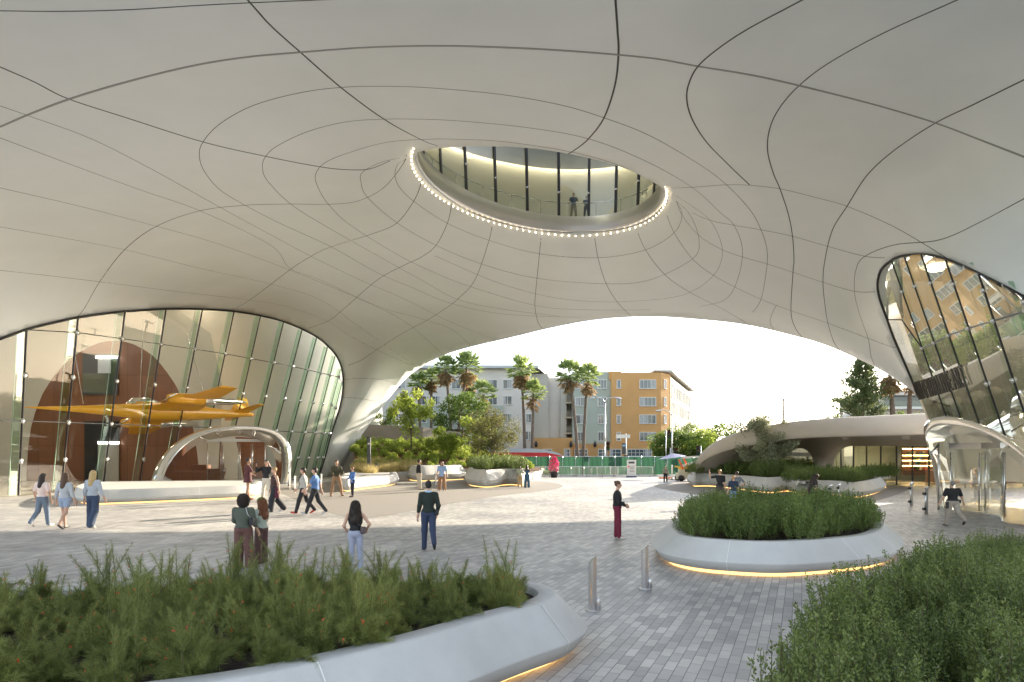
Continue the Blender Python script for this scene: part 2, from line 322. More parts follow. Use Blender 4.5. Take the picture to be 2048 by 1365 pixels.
for u, v, Y in [(0, 540, 35.5), (0, 620, 37), (200, 540, 40.5), (300, 560, 44.5), (420, 540, 47), (560, 560, 51), (600, 610, 57), (700, 600, 53.5), (700, 660, 61), (640, 640, 61), (760, 640, 57.5), (760, 560, 49), (700, 480, 42.5), (850, 600, 52), (850, 500, 43), (980, 590, 49.5), (980, 520, 44.5),
                (1130, 500, 42.9), (1130, 550, 45.8), (1130, 600, 50.5), (1300, 480, 41.6), (1300, 540, 44), (1300, 595, 49), (1400, 560, 44.5), (1400, 600, 48.5), (1500, 580, 44), (1500, 520, 39), (1600, 600, 43), (1600, 520, 37.5), (1700, 520, 34.2), (1700, 620, 39), (1730, 680, 40), (1680, 660, 43), (760, 700, 64.5), (720, 740, 67.5), (700, 830, 70.2), (735, 790, 70.5), (800, 700, 66)]: cp(u, v, Y)
for (u, v) in GLT[:16]: cp(u, v, float(np.interp(u, [a for a, b in glass_dep_l], [b for a, b in glass_dep_l])))
for (u, v, y) in [(683, 795, 69.5), (661, 872, 70), (640, 945, 70.5), (660, 952, 72), (718, 880, 75), (764, 815, 76), (805, 765, 75), (839, 737, 73.5), (887, 711, 70.5), (942, 694, 67.5), (993, 682, 64.5), (1089, 659, 59.5), (1232, 636, 55.5), (1337, 634.6, 53), (1439, 643, 51.5), (1576, 669, 49), (1713, 717, 46), (1764, 742, 44.5), (1815, 775, 42.5), (1872, 835, 41), (1920, 968, 40)]: cp(u, v, y)
for (u, v, y) in [(1808, 725, 35.5), (1786, 674, 34.2), (1759, 599, 33), (1754, 568, 32.3), (1778, 523.5, 30.6), (1839, 509, 27.5), (1900, 522, 24.8), (1956, 547.6, 22.6), (2047, 595, 20.3), (2260, 745, 17), (1825, 766, 36.5), (1862, 800, 37), (1930, 850, 37.5), (1986, 966, 38)]: cp(u, v, y)
DEP = tps_fit(C, 2e-5)
outline = [(-300, 800), (-120, 735)] + sm2(GLT, 3) + sm2(ARCH, 4) + sm2(GRT, 3) + [(2330, 800), (2330, -900), (-300, -900)]
# densify the straight sides
hole = sm2(LIP, 3) + sm2(RINGV, 3)
V, Fs, q = shell(outline, [hole], DEP, 12)
museum = empty('museum_building', (0, 30, 0), 0, 'swooping pale curved museum canopy with round oculus and glazed pods at both sides', 'building')
def toM(V):
    V = np.array(V, dtype=float); V[:, 1] -= 30; return V
# thickness: back skin pushed away from the visible face, rolled at the rims
n_ = len(V)
def soffit_mesh():
    tri = Fs; N = np.zeros((n_, 3)); fn = np.cross(V[tri[:, 1]] - V[tri[:, 0]], V[tri[:, 2]] - V[tri[:, 0]])
    for k in range(3): np.add.at(N, tri[:, k], fn)
    N /= np.linalg.norm(N, axis=1)[:, None] + 1e-9
    tocam = np.array([0, 0, CZ]) - V; s = np.sign((N * tocam).sum(1)); N *= s[:, None]
    flip = (fn * (np.array([0, 0, CZ]) - V[tri[:, 0]])).sum(1) < 0; tri = tri.copy(); tri[flip] = tri[flip][:, ::-1]
    from collections import Counter
    ed = Counter(); 
    for t in tri:
        for k in range(3): a, b = t[k], t[(k + 1) % 3]; ed[(min(a, b), max(a, b))] += 1
    bd = [(t[k], t[(k + 1) % 3]) for t in tri for k in range(3) if ed[(min(t[k], t[(k + 1) % 3]), max(t[k], t[(k + 1) % 3]))] == 1]
    B = V - N * .4
    VV = np.r_[V, B]; FF = np.r_[tri, tri[:, ::-1] + n_]
    rim = np.array([(b, a, a + n_) for a, b in bd] + [(b, a + n_, b + n_) for a, b in bd])
    return VV, np.r_[FF, rim], N, len(FF)
VV, FF, NN, nsm = soffit_mesh()
so_ = meshobj('soffit', toM(VV), FF, M['soffit'], museum, smooth=True)
sm_ = np.ones(len(FF), bool); sm_[nsm:] = False; so_.data.polygons.foreach_set('use_smooth', sm_)
# unseen near edge of the museum body, cut short to let more skylight under
mb = MB()
near = [DEP(np.array([u]), np.array([-900.]))[0] for u in np.linspace(-300, 2330, 12)]
row0 = [P(u, -900, y) for u, y in zip(np.linspace(-300, 2330, 12), near)]
rows = [row0]
for dy, dz in ((-1.5, .1), (-2.6, .8), (-2.8, 3), (-1, 6), (6, 8), (16, 8.8)):
    rows.append([Vector((p.x * (1.6 + .1 * k), p.y + dy, p.z + dz)) for k, p in enumerate(row0)] if False else [Vector((p.x * 1.9, p.y + dy, p.z + dz)) for p in row0])
mb.loft(rows)
o = mb.build('underside', M['soffit'], museum); o.location.y = -30
# joints of the cladding panels, traced over the shell: dark recess strips
JL = [  # (width m, points)
 (.05, [(0, 134), (68, 164), (134, 197), (250, 235), (405, 284), (531, 313), (640, 334), (700, 340), (740, 338), (780, 322)]),
 (.05, [(495, 0), (540, 50), (600, 104), (684, 177), (770, 240), (843, 280), (875, 292)]),
 (.06, [(1231, 0), (1235, 60), (1237, 108), (1230, 170), (1208, 236), (1177, 278), (1150, 300), (1133, 310)]),
 (.035, [(155, 634), (170, 615), (200, 563), (250, 499), (313, 453), (400, 422), (490, 411), (580, 408.5), (657, 409), (717, 402), (768, 375), (805, 330), (813, 310)]),
 (.035, [(462, 621), (500, 600), (580, 540), (622, 513), (662, 494), (745, 468), (794, 446), (830, 398), (845, 358)]),
 (.03, [(600, 662), (655, 643), (690, 616), (755, 560), (810, 530), (842, 515), (872, 491), (895, 446), (904, 405)]),
 (.03, [(686, 734), (720, 722), (753, 700), (807, 666), (852, 642), (890, 618), (915, 599), (950, 560), (978, 481), (986, 440)]),
 (.03, [(1083, 462), (1079, 507), (1074, 557), (1071, 588), (1070, 615), (1076, 645), (1086, 658)]),
 (.03, [(1188, 466), (1196, 516), (1212, 567), (1235, 605), (1262, 633)]),
 (.025, [(1273, 458), (1291, 500), (1330, 550), (1380, 585), (1450, 621), (1500, 651)]),
 (.025, [(1331, 422), (1348, 465), (1385, 518), (1427, 551), (1475, 577), (1522, 599), (1582, 622), (1656, 647), (1736, 677), (1780, 693), (1792, 695)]),
 (.022, [(1352, 400), (1365, 432), (1400, 473), (1445, 500), (1487, 515), (1536, 529), (1586, 545), (1646, 565), (1709, 583), (1751, 584)]),
 (.022, [(1385, 426), (1420, 441), (1468, 451), (1522, 460), (1585, 473), (1655, 493), (1730, 513), (1775, 516)]),
 (.022, [(1325, 377), (1384, 375), (1453, 370), (1500, 371), (1560, 378), (1630, 395), (1694, 413), (1780, 450), (1844, 486), (1905, 524)]),
 (.05, [(1605, 0), (1500, 56), (1440, 95), (1396, 133), (1377, 170), (1374, 203), (1385, 240), (1412, 283), (1455, 328), (1499, 370)]),
 (.04, [(1915, 0), (1770, 65), (1660, 125), (1599, 171), (1560, 215), (1540, 256), (1535, 300), (1546, 345), (1560, 378), (1577, 430), (1585, 473), (1588, 520), (1586, 545), (1582, 622), (1590, 655), (1604, 674)]),
 (.04, [(2048, 160), (1950, 208), (1870, 247), (1790, 300), (1735, 350), (1694, 413), (1665, 460), (1650, 520), (1646, 565), (1650, 610), (1656, 647), (1668, 685), (1680, 701)]),
 (.03, [(2048, 398), (1960, 445), (1880, 480), (1790, 490), (1730, 513), (1712, 540), (1709, 583), (1718, 625), (1736, 677), (1742, 712), (1749, 730)]),
 (.09, [(0, 254), (56, 230), (140, 198), (250, 165), (380, 133), (490, 115), (600, 105), (740, 95), (880, 92), (1000, 95), (1120, 101), (1237, 110), (1320, 119), (1396, 133), (1500, 150), (1600, 172), (1750, 210), (1870, 246), (1960, 280), (2048, 314)]),
 (.03, [(0, 22), (120, 23), (250, 20), (400, 11), (500, 6), (640, 0)]),
 (.022, [(780, 173), (700, 174), (610, 184), (510, 210), (440, 248), (405, 286), (399, 315), (410, 345), (440, 380), (492, 412), (560, 447), (662, 494), (755, 546), (830, 578), (895, 605), (980, 625), (1060, 632), (1160, 635)]),
 (.022, [(780, 173), (860, 176), (1000, 189), (1120, 210), (1208, 236), (1300, 272), (1400, 330), (1453, 370), (1500, 420), (1522, 460), (1534, 500), (1533, 540), (1522, 599), (1505, 625)]),
 (.02, [(790, 238), (700, 243), (620, 262), (555, 292), (531, 314), (525, 335), (535, 362), (582, 409), (650, 452), (745, 506), (842, 560), (915, 599), (1000, 618), (1120, 633)]),
 (.02, [(790, 238), (900, 241), (1050, 255), (1177, 278), (1290, 322), (1384, 375), (1440, 425), (1468, 451), (1485, 500), (1475, 560), (1450, 600), (1400, 613)]),
 (.02, [(880, 278), (780, 284), (700, 305), (650, 326), (631, 350), (636, 375), (657, 409), (700, 450), (794, 509), (872, 547), (945, 575), (1074, 612), (1180, 620), (1300, 620)]),
 (.016, [(880, 278), (1000, 283), (1140, 304), (1240, 332), (1323, 375), (1380, 410), (1420, 441), (1442, 485), (1443, 520), (1427, 551), (1390, 580), (1340, 596), (1235, 604), (1150, 601), (1071, 588), (980, 560), (870, 512)]),
 (.02, [(800, 316), (760, 326), (725, 345), (722, 365), (735, 395), (794, 446), (872, 491), (965, 529), (1074, 557), (1212, 568), (1300, 560), (1385, 518), (1398, 480), (1380, 430), (1350, 400)]),
 (.02, [(813, 318), (795, 330), (790, 352), (800, 376), (830, 405), (895, 447), (978, 481), (1079, 508), (1196, 516), (1291, 500), (1348, 466), (1364, 430), (1352, 402)]),
 (.018, [(0, 212), (60, 233), (180, 277), (300, 337), (440, 415), (560, 480), (622, 513), (720, 560), (808, 598), (892, 640), (960, 668), (993, 681)]),
 (.018, [(0, 276), (130, 325), (280, 380), (400, 422), (540, 490), (580, 540 - 3), (640, 560), (753, 612), (850, 640), (905, 660), (942, 693)]),
 (.018, [(0, 376), (160, 413), (313, 453), (430, 486), (560, 533), (700, 590), (807, 642), (886, 709)]),
 (.018, [(0, 454), (120, 475), (250, 500), (400, 537), (540, 568), (640, 600), (720, 655), (838, 737)]),
 (.018, [(0, 541), (100, 552), (200, 564), (350, 583), (497, 600), (580, 615), (655, 643), (700, 672), (753, 700), (830, 734)]),
 (.02, [(1553, 610), (1542, 634), (1541, 648), (1549, 659)]),
 (.02, [(686, 760), (720, 757), (760, 759), (790, 766)]), (.02, [(683, 795), (715, 797), (752, 803)]),
 (.02, [(735, 858), (790, 790), (850, 733), (930, 705), (1040, 675), (1090, 662), (1140, 646)]),
]
NN_DEP = None
def nrm(u, v):
    e = 2.0; a = surf(u + e, v) - surf(u - e, v); b = surf(u, v + e) - surf(u, v - e); n = a.cross(b).normalized()
    return n if n.dot(Vector((0, 0, CZ)) - surf(u, v)) > 0 else -n
def surf(u, v): return P(u, v, float(DEP(u, v)[0]))
holep = hole; outp = outline
mb = MB(); mbw = MB()
for wd, pts in JL:
    pts = list(pts)
    for e, f_, ins_ in ((0, 1, 0), (-1, -2, len(pts) + 1)):      # carry joints on past the edge of the view
        (xa, ya), (xb, yb) = pts[e], pts[f_]
        if xa <= 0 or xa >= 2048 or ya <= 0:
            l_ = math.hypot(xa - xb, ya - yb); q_ = (xa + (xa - xb) / l_ * 270, ya + (ya - yb) / l_ * 270)
            pts = [q_] + pts if e == 0 else pts + [q_]
    pts = sm2(pts, 10); rows = []
    a = np.array(pts); ins = in_poly(a[:, 0], a[:, 1], outp) & ~in_poly(a[:, 0], a[:, 1], holep)
    prev = None; run = []
    def flush():
        if len(run) > 1: (mbw if wd > .06 else mb).loft([list(r) for r in run], smooth=True)
        run.clear()
    for i, (u, v) in enumerate(pts):
        if not ins[i]: flush(); continue
        p = surf(u, v); n = nrm(u, v)
        u2, v2 = pts[min(i + 1, len(pts) - 1)]; u1, v1 = pts[max(i - 1, 0)]
        d = (surf(u2, v2) - surf(u1, v1)); 
        if d.length < 1e-6: continue
        s = n.cross(d.normalized()) * (wd * .5)
        run.append((p - s - n * .02, p - s + n * .006, p + s + n * .006, p + s - n * .02))
    flush()
o = mb.build('panel_joint', M['joint'], museum); o.location.y = -30; o = mbw.build('panel_joint', M['wide_joint'], museum); o.location.y = -30
# ================================================================ OCULUS: fascia ring, lamps, curved glass, gallery behind it
def mpart(name, mb, m, parent=None, off=True):
    o = mb.build(name, m, parent or museum)
    if parent is None: o.location = (0, -30, 0)
    return o
NR = 96
def ringrow(grow, z, n=NR): return [ring_pt(2 * math.pi * k / n, grow, z) for k in range(n)]
# inner throat: near lip up to the ring (the side hidden from the plaza edge)
mb = MB(); mb.loft([ringrow(.0, RZ + .02), ringrow(-.25, RZ + .05), ringrow(-.3, RZ + .12), ringrow(-.3, RZ + .95)], closed=True); mpart('fascia_ring', mb, M['satin'])
mb = MB(); nl = []
for k in range(41):
    t = RE[2]; a = k / 40
    u = 835 + (1330 - 835) * a; v = float(np.interp(u, [p[0] for p in LIP], [p[1] for p in LIP])); nl.append(surf(u, v - .5))
def near_ring(p):
    # nearest ring point towards the near side, found by matching X
    bestp = min((ring_pt(t) for t in np.linspace(0, 2 * math.pi, 360)), key=lambda r: (r.x - p.x) ** 2 * 3 + (0 if r.y < RE[4] else 900) + .01 * r.y); return bestp
nr = [near_ring(p) for p in nl]
rows = []
for s in (0, .25, .5, .75, 1): rows.append([a.lerp(b, s) + Vector((0, 0, .25 * math.sin(math.pi * s))) for a, b in zip(nl, nr)])
mb.loft(rows); mpart('throat', mb, M['soffit'])
mb = MB(); rows = [ringrow(-.3, RZ + .93), ringrow(-.1, RZ + 1.0), ringrow(4.2, RZ + 1.0)]; mb.loft(rows, closed=True); mpart('gallery_floor', mb, M['interior'])
mb = MB(); M['gwall'] = mat('grey_green_gallery_wall', (.60, .61, .58), .6); mb.loft([ringrow(4.2, RZ + 1.0), ringrow(4.2, RZ + 5.6)], closed=True); mpart('gallery_wall', mb, M['gwall'])
M['greyceil'] = mat('grey_gallery_ceiling', (.30, .31, .27), .5)
mb = MB(); mb.loft([ringrow(3.7, RZ + 5.9), ringrow(3.75, RZ + 5.5), ringrow(-.2, RZ + 5.6), ringrow(-.2, RZ + 7.9), ringrow(6, RZ + 8.2)], closed=True); mpart('gallery_ceiling', mb, M['greyceil'])
M['cove'] = emis('warm_cove_light', (1, .82, .58), 4.5)
mb = MB(); mb.loft([ringrow(4.15, RZ + 5.75), ringrow(3.85, RZ + 5.85)], closed=True); mpart('cove_light', mb, M['cove'])
mb = MB(); mb.loft([ringrow(4.2, RZ + 5.6), ringrow(4.25, RZ + 6.0), ringrow(3.6, RZ + 6.0)], closed=True); mpart('cove_box', mb, M['interior'])
NP = 20; M['glassO'] = glass_mat('gallery_glass', tint=(.78, .84, .77), base=.08, top=.75, power=3)
for k in range(NP):
    t0, t1 = 2 * math.pi * k / NP, 2 * math.pi * (k + 1) / NP
    ts = np.linspace(t0 + .002, t1 - .002, 4); mb = MB(); mb.loft([[ring_pt(t, -.2, RZ + .95) for t in ts], [ring_pt(t, .15, RZ + 7.9) for t in ts]]); mpart('oculus_pane', mb, M['glassO'])
    mb = MB(); a, b = ring_pt(t0, -.24, RZ + .95), ring_pt(t0, .11, RZ + 7.9); mb.bar(a, b, .09, .16, up=(ring_pt(t0) - ring_pt(t0 + .01))); mpart('oculus_mullion', mb, M['black'])
    for h in (2.4, 5.0): c = ring_pt(t0, -.33 + .35 * h / 7, RZ + h); mb = MB(); mb.lathe([(.04, -.06), (.09, -.05), (.09, .05), (.04, .06)], c, 10); mpart('glass_clamp', mb, M['steel'])
mb = MB(); mb.tube([ring_pt(2 * math.pi * k / NR, .5, RZ + 2.05) for k in range(NR + 1)], .035, 6)
for k in range(0, NR, 4): a = ring_pt(2 * math.pi * k / NR, .5, RZ + 1.0); mb.tube([a, a + Vector((0, 0, 1.03))], .025, 6)
mpart('gallery_handrail', mb, M['steel'])
# lamps around the rim (only the visible arc needs them; the ring is full)
NB = 100; seen = []
arc = [RING for RING in []]
ts = [2 * math.pi * k / 400 for k in range(400)]; L_ = [0]
for a, b in zip(ts, ts[1:] + [2 * math.pi]): L_.append(L_[-1] + (ring_pt(a) - ring_pt(b)).length)
step = L_[-1] / NB; bm_ = MB(); bm_.lathe([(.02, -.055), (.04, -.04), (.05, 0), (.035, .04), (.01, .05)], (0, 0, 0), 10); bulb0 = None
for k in range(NB):
    t = float(np.interp(k * step, L_, ts + [2 * math.pi])); p = ring_pt(t, .02, RZ - .13)
    if p.y < 29 and k: continue
    if bulb0 is None: bulb0 = bm_.build('rim_lamp', M['bulb'], museum); o = bulb0
    else: o = bulb0.copy(); SC.collection.objects.link(o)
    o.location = (p.x, p.y - 30, p.z)
# ================================================================ LEFT GLASS WALL
def gl_dep(u0): return float(np.interp(u0, [a for a, b in glass_dep_l], [b for a, b in glass_dep_l]))
MUL = [((-75, 705), (-80, 1012), 35.0), ((53, 660), (37, 991), 38.9), ((156, 635.5), (123, 981), 42.4), ((250, 624), (206, 977), 46.5), ((332, 619), (278, 973), 50.5), ((405, 619.5), (336, 970), 54.7), ((468, 624), (395, 967), 58.5),
       ((521, 633), (446, 964), 61.6), ((567, 645), (490, 962), 64), ((604, 660), (527, 960), 66), ((633, 676), (558, 959), 67), ((655, 694), (585, 958), 68), ((670, 712), (607, 957), 68.8), ((681, 738), (625, 957), 69.2), ((684, 765), (636, 956), 69.5)]
TR = {1: [(53, 742 * 0 + 646), (156, 665.5), (243, 676.7), (322, 687.5), (393, 697), (453, 705.5), (504, 714.7), (547, 722), (585, 729.5), (616, 736), (641, 742.5), (661, 748), (676, 752), (684, 756)],
      3: [(-75, 839), (43, 842.5), (138, 845.5), (222, 848.6), (297, 851.5), (364.5, 853), (430, 857), (478, 859), (522, 861), (560, 862.5), (592, 864.5), (615, 865.5), (635, 866.5), (652, 867.5), (662, 868)]}
def mul_pt(i, s):   # s: 0 at the head, 1 at the floor, gentle bow outwards
    (u0, v0), (u1, v1), Y = MUL[i]; return P(u0 + (u1 - u0) * s, v0 + (v1 - v0) * s, Y) 
def s_at(i, v): (u0, v0), (u1, v1), Y = MUL[i]; return (v - v0) / (v1 - v0)
S1, S3 = [], []
for i in range(len(MUL)):
    u0, v0 = MUL[i][0]
    S1.append(max(0.0, s_at(i, float(np.interp(u0, [p[0] for p in TR[1]], [p[1] for p in TR[1]])))) if i > 1 else 0.0)
    S3.append(s_at(i, float(np.interp(MUL[i][0][0] * .35 + MUL[i][1][0] * .65, [p[0] for p in TR[3]], [p[1] for p in TR[3]]))))
def fin_dir(i): # inward (to the interior, perpendicular to the wall)
    a = mul_pt(max(0, i - 1), 1); b = mul_pt(min(len(MUL) - 1, i + 1), 1); d = (b - a).normalized(); n = Vector((d.y, -d.x, 0)); return n if n.x < 0 else -n
for i in range(len(MUL)):
    n = fin_dir(i); a, b = mul_pt(i, 0), mul_pt(i, 1)
    if 5 <= i <= 9: b = mul_pt(i, {5: .80, 6: .71, 7: .68, 8: .68, 9: .70}[i])
    mb = MB(); mb.bar(a, b, .05, .10, up=n); mpart('mullion', mb, M['black'])
    mb = MB(); mb.bar(a + n * .32, b + n * .32, .02, .5, up=n.cross(Vector((0, 0, 1)))); mb2 = MB()
    mpart('glass_fin', mb, M['fin'] if 'fin' in M else M.setdefault('fin', glass_mat('fin_glass', tint=(.80, .9, .83), base=.03, top=.3, power=3)))
    mb = MB(); mb.bar(a + n * .58, b + n * .58, .03, .03); mpart('fin_edge', mb, M['edge_glass'])
    for s in (S1[i], (S1[i] + S3[i]) / 2, S3[i], (S3[i] + 1) / 2 + .02):
        if s < .02 or (5 <= i <= 9 and s > .72): continue
        c = mul_pt(i, s) - n * .06; M_ = n.to_track_quat('Z', 'Y').to_matrix().to_4x4()
        t_ = MB().lathe([(.05, -.07), (.17, -.05), (.17, .03), (.05, .07)], (0, 0, 0), 16); mb = MB(); mb.add([M_ @ Vector(v) + c for v in t_.V], t_.F, True); mpart('glass_clamp', mb, M['steel'])
for i in range(len(MUL) - 1):
    cuts = [[0, 0]] + ([[S1[i], S1[i + 1]]] if i > 0 else []) + [[S3[i], S3[i + 1]], [1, 1]]
    for j in range(len(cuts) - 1):
        (a0, a1), (b0, b1) = cuts[j], cuts[j + 1]
        if 5 <= i <= 9 and j == len(cuts) - 2: continue
        mb = MB(); pts = [mul_pt(i, a0 + .002), mul_pt(i + 1, a1 + .002), mul_pt(i + 1, b1 - .002), mul_pt(i, b0 - .002)]
        if pts[0].z - pts[3].z < .05 and pts[1].z - pts[2].z < .05: continue
        mb.loft([[pts[0], pts[1]], [pts[3], pts[2]]]); mpart('glass_pane', mb, M['glass'])
    for s0, s1, on in ((S1[i], S1[i + 1], i > 0), (S3[i], S3[i + 1], True)):
        if on: mb = MB(); mb.bar(mul_pt(i, s0), mul_pt(i + 1, s1), .045, .06); mpart('transom', mb, M['black'])
# dark head trim following the glass opening
mb = MB(); hp = [surf(u, v) for u, v in sm2(GLT[:-1], 3)]; mb.tube([p + Vector((.05, -.1, -.05)) for p in hp], .07, 6); mpart('glass_head_trim', mb, M['black'])
# ---- lobby behind the glass
IW = [(-62, 30), (-60, 46), (-52, 57), (-43, 62), (-34, 63.5), (-25, 66.5), (-19, 73), (-15.2, 82)]
IWs = [(p.x, p.y) for p in catmull([(x, y, 0) for x, y in IW], 8)]
mb = MB(); mb.loft([[Vector((x, y, 0)) for x, y in IWs], [Vector((x - .5, y + .5, 8)) for x, y in IWs], [Vector((x, y - 1, 14)) for x, y in IWs], [Vector((x + 2, y - 6, 19)) for x, y in IWs]]); mpart('lobby_wall', mb, M['interior'])
mb = MB(); mb.loft([[Vector((-62, 30, 16.2)), Vector((-24, 30, 16.2))], [Vector((-62, 84, 16.2)), Vector((-18, 84, 16.2))]]); mpart('lobby_ceiling', mb, M['interior'])
mb = MB(); mb.loft([[Vector((-62, 30, 0)), Vector((-62, 30, 17))], [Vector((-29.5, 33, 0)), Vector((-29.5, 33, 9.))]]); mpart('lobby_side_wall', mb, M['interior'])
fl = [mul_pt(i, 1) for i in range(len(MUL))]; fl = [Vector((p.x + .1, p.y, .006)) for p in fl]
mb = MB(); mb.add(fl + [Vector((-15, 83, .006)), Vector((-62, 83, .006)), Vector((-62, 34, .006))], [tuple(range(len(fl) + 3))]); M['lobfloor'] = mat('lobby_terrazzo', (.42, .38, .31), .22, var=.05, scale=3); mpart('lobby_floor', mb, M['lobfloor'])
WO = [(53, 974), (54, 930), (56, 896), (62, 855), (70, 826), (85, 788), (105, 756), (127, 730), (151, 710), (175, 696), (197, 687), (215, 683), (232, 682), (250, 684), (267, 689), (287, 699), (306, 712), (320, 727), (334, 745), (349, 767), (362, 791), (372, 812), (380, 833), (386, 856), (390, 879), (394, 905), (397, 931), (398, 960)]
def wallY(u):
    k = (u - CX) / F; b_ = None
    for (x1, y1), (x2, y2) in zip(IWs, IWs[1:]):
        f1, f2 = x1 - k * y1, x2 - k * y2
        if f1 * f2 <= 0: t = f1 / (f1 - f2 + 1e-9); b_ = y1 + (y2 - y1) * t
    return (b_ or 60)
arch = [P(u, v, 60.0) for u, v in WO]; arch[0].z = arch[-1].z = 0.01
mb = MB(); n0 = len(arch)
mb.add(arch, [tuple(range(n0))]); mb.loft([arch, [p + Vector((0, 9, 0)) for p in arch]]); mpart('timber_wall', mb, M['wood'])
def ipanel(name, u0, v0, u1, v1, Y, m):
    a, b = P(u0, v1, Y), P(u1, v0, Y); mb = MB(); mb.box(((a.x + b.x) / 2, Y, (a.z + b.z) / 2), (b.x - a.x, .06, b.z - a.z)); return mpart(name, mb, m)
# masonry reveal around the timber arch: white plaster face in the arch plane
hole_ = [(p.x, p.z) for p in arch]; fr = [P(-20, 980, 60.0), P(430, 980, 60.0), P(520, 880, 60.0), P(560, 640, 60.0), P(350, 560, 60.0), P(-40, 600, 60.0)]
ol_ = [(-48, 0.0)] + hole_ + [(-25.9, 0.0), (-25.4, 8), (-26.5, 13.0), (-31, 16.2), (-48, 16.2), (-50, 8)]
vs, es, fs, *_ = geometry.delaunay_2d_cdt([Vector(p) for p in ol_], [(i, (i + 1) % len(ol_)) for i in range(len(ol_))], [], 0, 1e-4)
q_ = np.array([tuple(v) for v in vs]); fs = np.array([f for f in fs if len(f) == 3]); c_ = q_[fs].mean(1); fs = fs[in_poly(c_[:, 0], c_[:, 1], ol_)]
mb = MB(); mb.add([Vector((x, 60.02, z)) for x, z in q_], [tuple(f) for f in fs]); mpart('plaster_arch_wall', mb, M['interior'])
ipanel('upper_opening', 165, 708, 236, 790, 59.85, M['darkgrey']); ipanel('lift_lobby_opening', 169, 843, 238, 972, 59.85, M['black'])
ipanel('lift_door', 196, 884, 238, 970, 59.78, M['satin']); ipanel('balcony_glass', 166, 747, 214, 786, 59.78, mat('smoky_glass', (.15, .16, .13), .15))
M['tube'] = emis('white_tube_light', (1, .95, .85), 6)
ipanel('tube_light', 192, 713, 234, 717, 59.7, M['tube']); ipanel('tube_light', 196, 884, 238, 888, 59.7, M['tube'])
ipanel('upper_lit_wall', 196, 717, 222, 747, 59.78, M['satin'])
ipanel('second_timber_wall', 468, 873, 532, 966, 66, M['wood'])
# added ceiling discs, glow turned up to brighten the dark lobby
mb = MB()
for x, y in [(-36, 40), (-38, 48), (-34, 52), (-45, 44), (-28, 60)]: mb.lathe([(.5, -.12), (.5, 0)], (x, y, 16.15), 20)
mpart('ceiling_lamp_or_fill', mb, emis('lobby_added_fill', (1, .88, .68), 26))
# ---- entrance portal: polished steel hood
def portal(outer, inner, name='entrance_portal', bw=.17):
    """outer/inner: lists of world points, rim (towards viewer) and throat (at the doors)"""
    o_ = catmull(outer, 5); i_ = catmull(inner, 5); c = sum(o_, Vector()) / len(o_); c.z = 0
    def out(pts, g): return [p + (Vector((p.x - c.x, 0, max(0.0, p.z - .8))).normalized() if (p - c).length > 0 else Vector()) * g for p in pts]
    dirv = (sum(i_, Vector()) / len(i_) - sum(o_, Vector()) / len(o_)).normalized()
    back = [p + dirv * 1.6 for p in out(o_, .35)]
    ib = [p + (a - p).normalized() * 0 + (Vector((c.x, p.y, p.z * .72 + 0)) - p) * bw for p, a in zip(o_, i_)]
    mb = MB(); mb.loft([back, [p + dirv * .12 for p in out(o_, .16)], out(o_, .06), o_, [p + dirv * -.05 for p in ib], ib, [a.lerp(b, .12) * 0 + ib_.lerp(b, .15) for a, b, ib_ in zip(o_, i_, ib)], [ib_.lerp(b, .55) for ib_, b in zip(ib, i_)], i_])
    return mpart(name, mb, M['mirror'])
PO = [P(u, v, y) for u, v, y in [(306, 975, 49), (309, 952, 49.2), (321, 925, 49.7), (345, 896, 50.5), (380, 873, 51.5), (420, 860, 52.5), (470, 855, 53.5), (520, 857, 54.3), (556, 868, 54.8), (574, 888, 55), (580, 915, 55), (579, 945, 55), (575, 967, 55)]]
PI_ = [P(u, v, 52.6 + (u - 341) / 210 * 5.4) for u, v in [(341, 972), (345, 948), (356, 925), (373, 905), (400, 887), (432, 878), (470, 874.5), (505, 877), (528, 886), (543, 901), (551, 922), (553, 945), (551, 966)]]
PO[0].z = PO[-1].z = PI_[0].z = PI_[-1].z = .01
portal(PO, PI_)
def doors(base_pts, ztop, nleaf, parent=None, header=2.45):
    """glass door leaves between successive base points with steel pulls and header"""
    for a, b in zip(base_pts, base_pts[1:]):
        a, b = Vector(a), Vector(b); d = (b - a).normalized(); n = Vector((d.y, -d.x, 0)); 
        if n.y > 0: n = -n
        mb = MB(); mb.add([a + Vector((0, 0, .04)), b + Vector((0, 0, .04)), b + Vector((0, 0, header)), a + Vector((0, 0, header))], [(0, 1, 2, 3)]); g = mpart('door', mb, M['glass'])
        mb = MB()
        for s in (.06, .94):
            c = a.lerp(b, s) + n * .07; mb.tube([c + Vector((0, 0, .12)), c + Vector((0, 0, header - .15))], .03, 8)
            for zz in (.3, header - .4): mb.tube([c + Vector((0, 0, zz)), c - n * .07 + Vector((0, 0, zz))], .02, 6)
        h = mb.build('pull_handle', M['steel'], g)
        mb = MB(); mb.bar(a + Vector((0, 0, header + .12)), b + Vector((0, 0, header + .12)), .12, .24); mpart('door_header', mb, M['satin'])
        mb = MB(); mb.bar(a + Vector((0, 0, .03)), b + Vector((0, 0, .03)), .06, .06); mpart('door_threshold', mb, M['satin'])
d0 = [P(u, 0, 53.3 + (u - 341) / 210 * 5.4) for u in (413, 443, 478, 503, 531)]
doors([(p.x, p.y, 0) for p in d0], 4, 4, header=3.4)
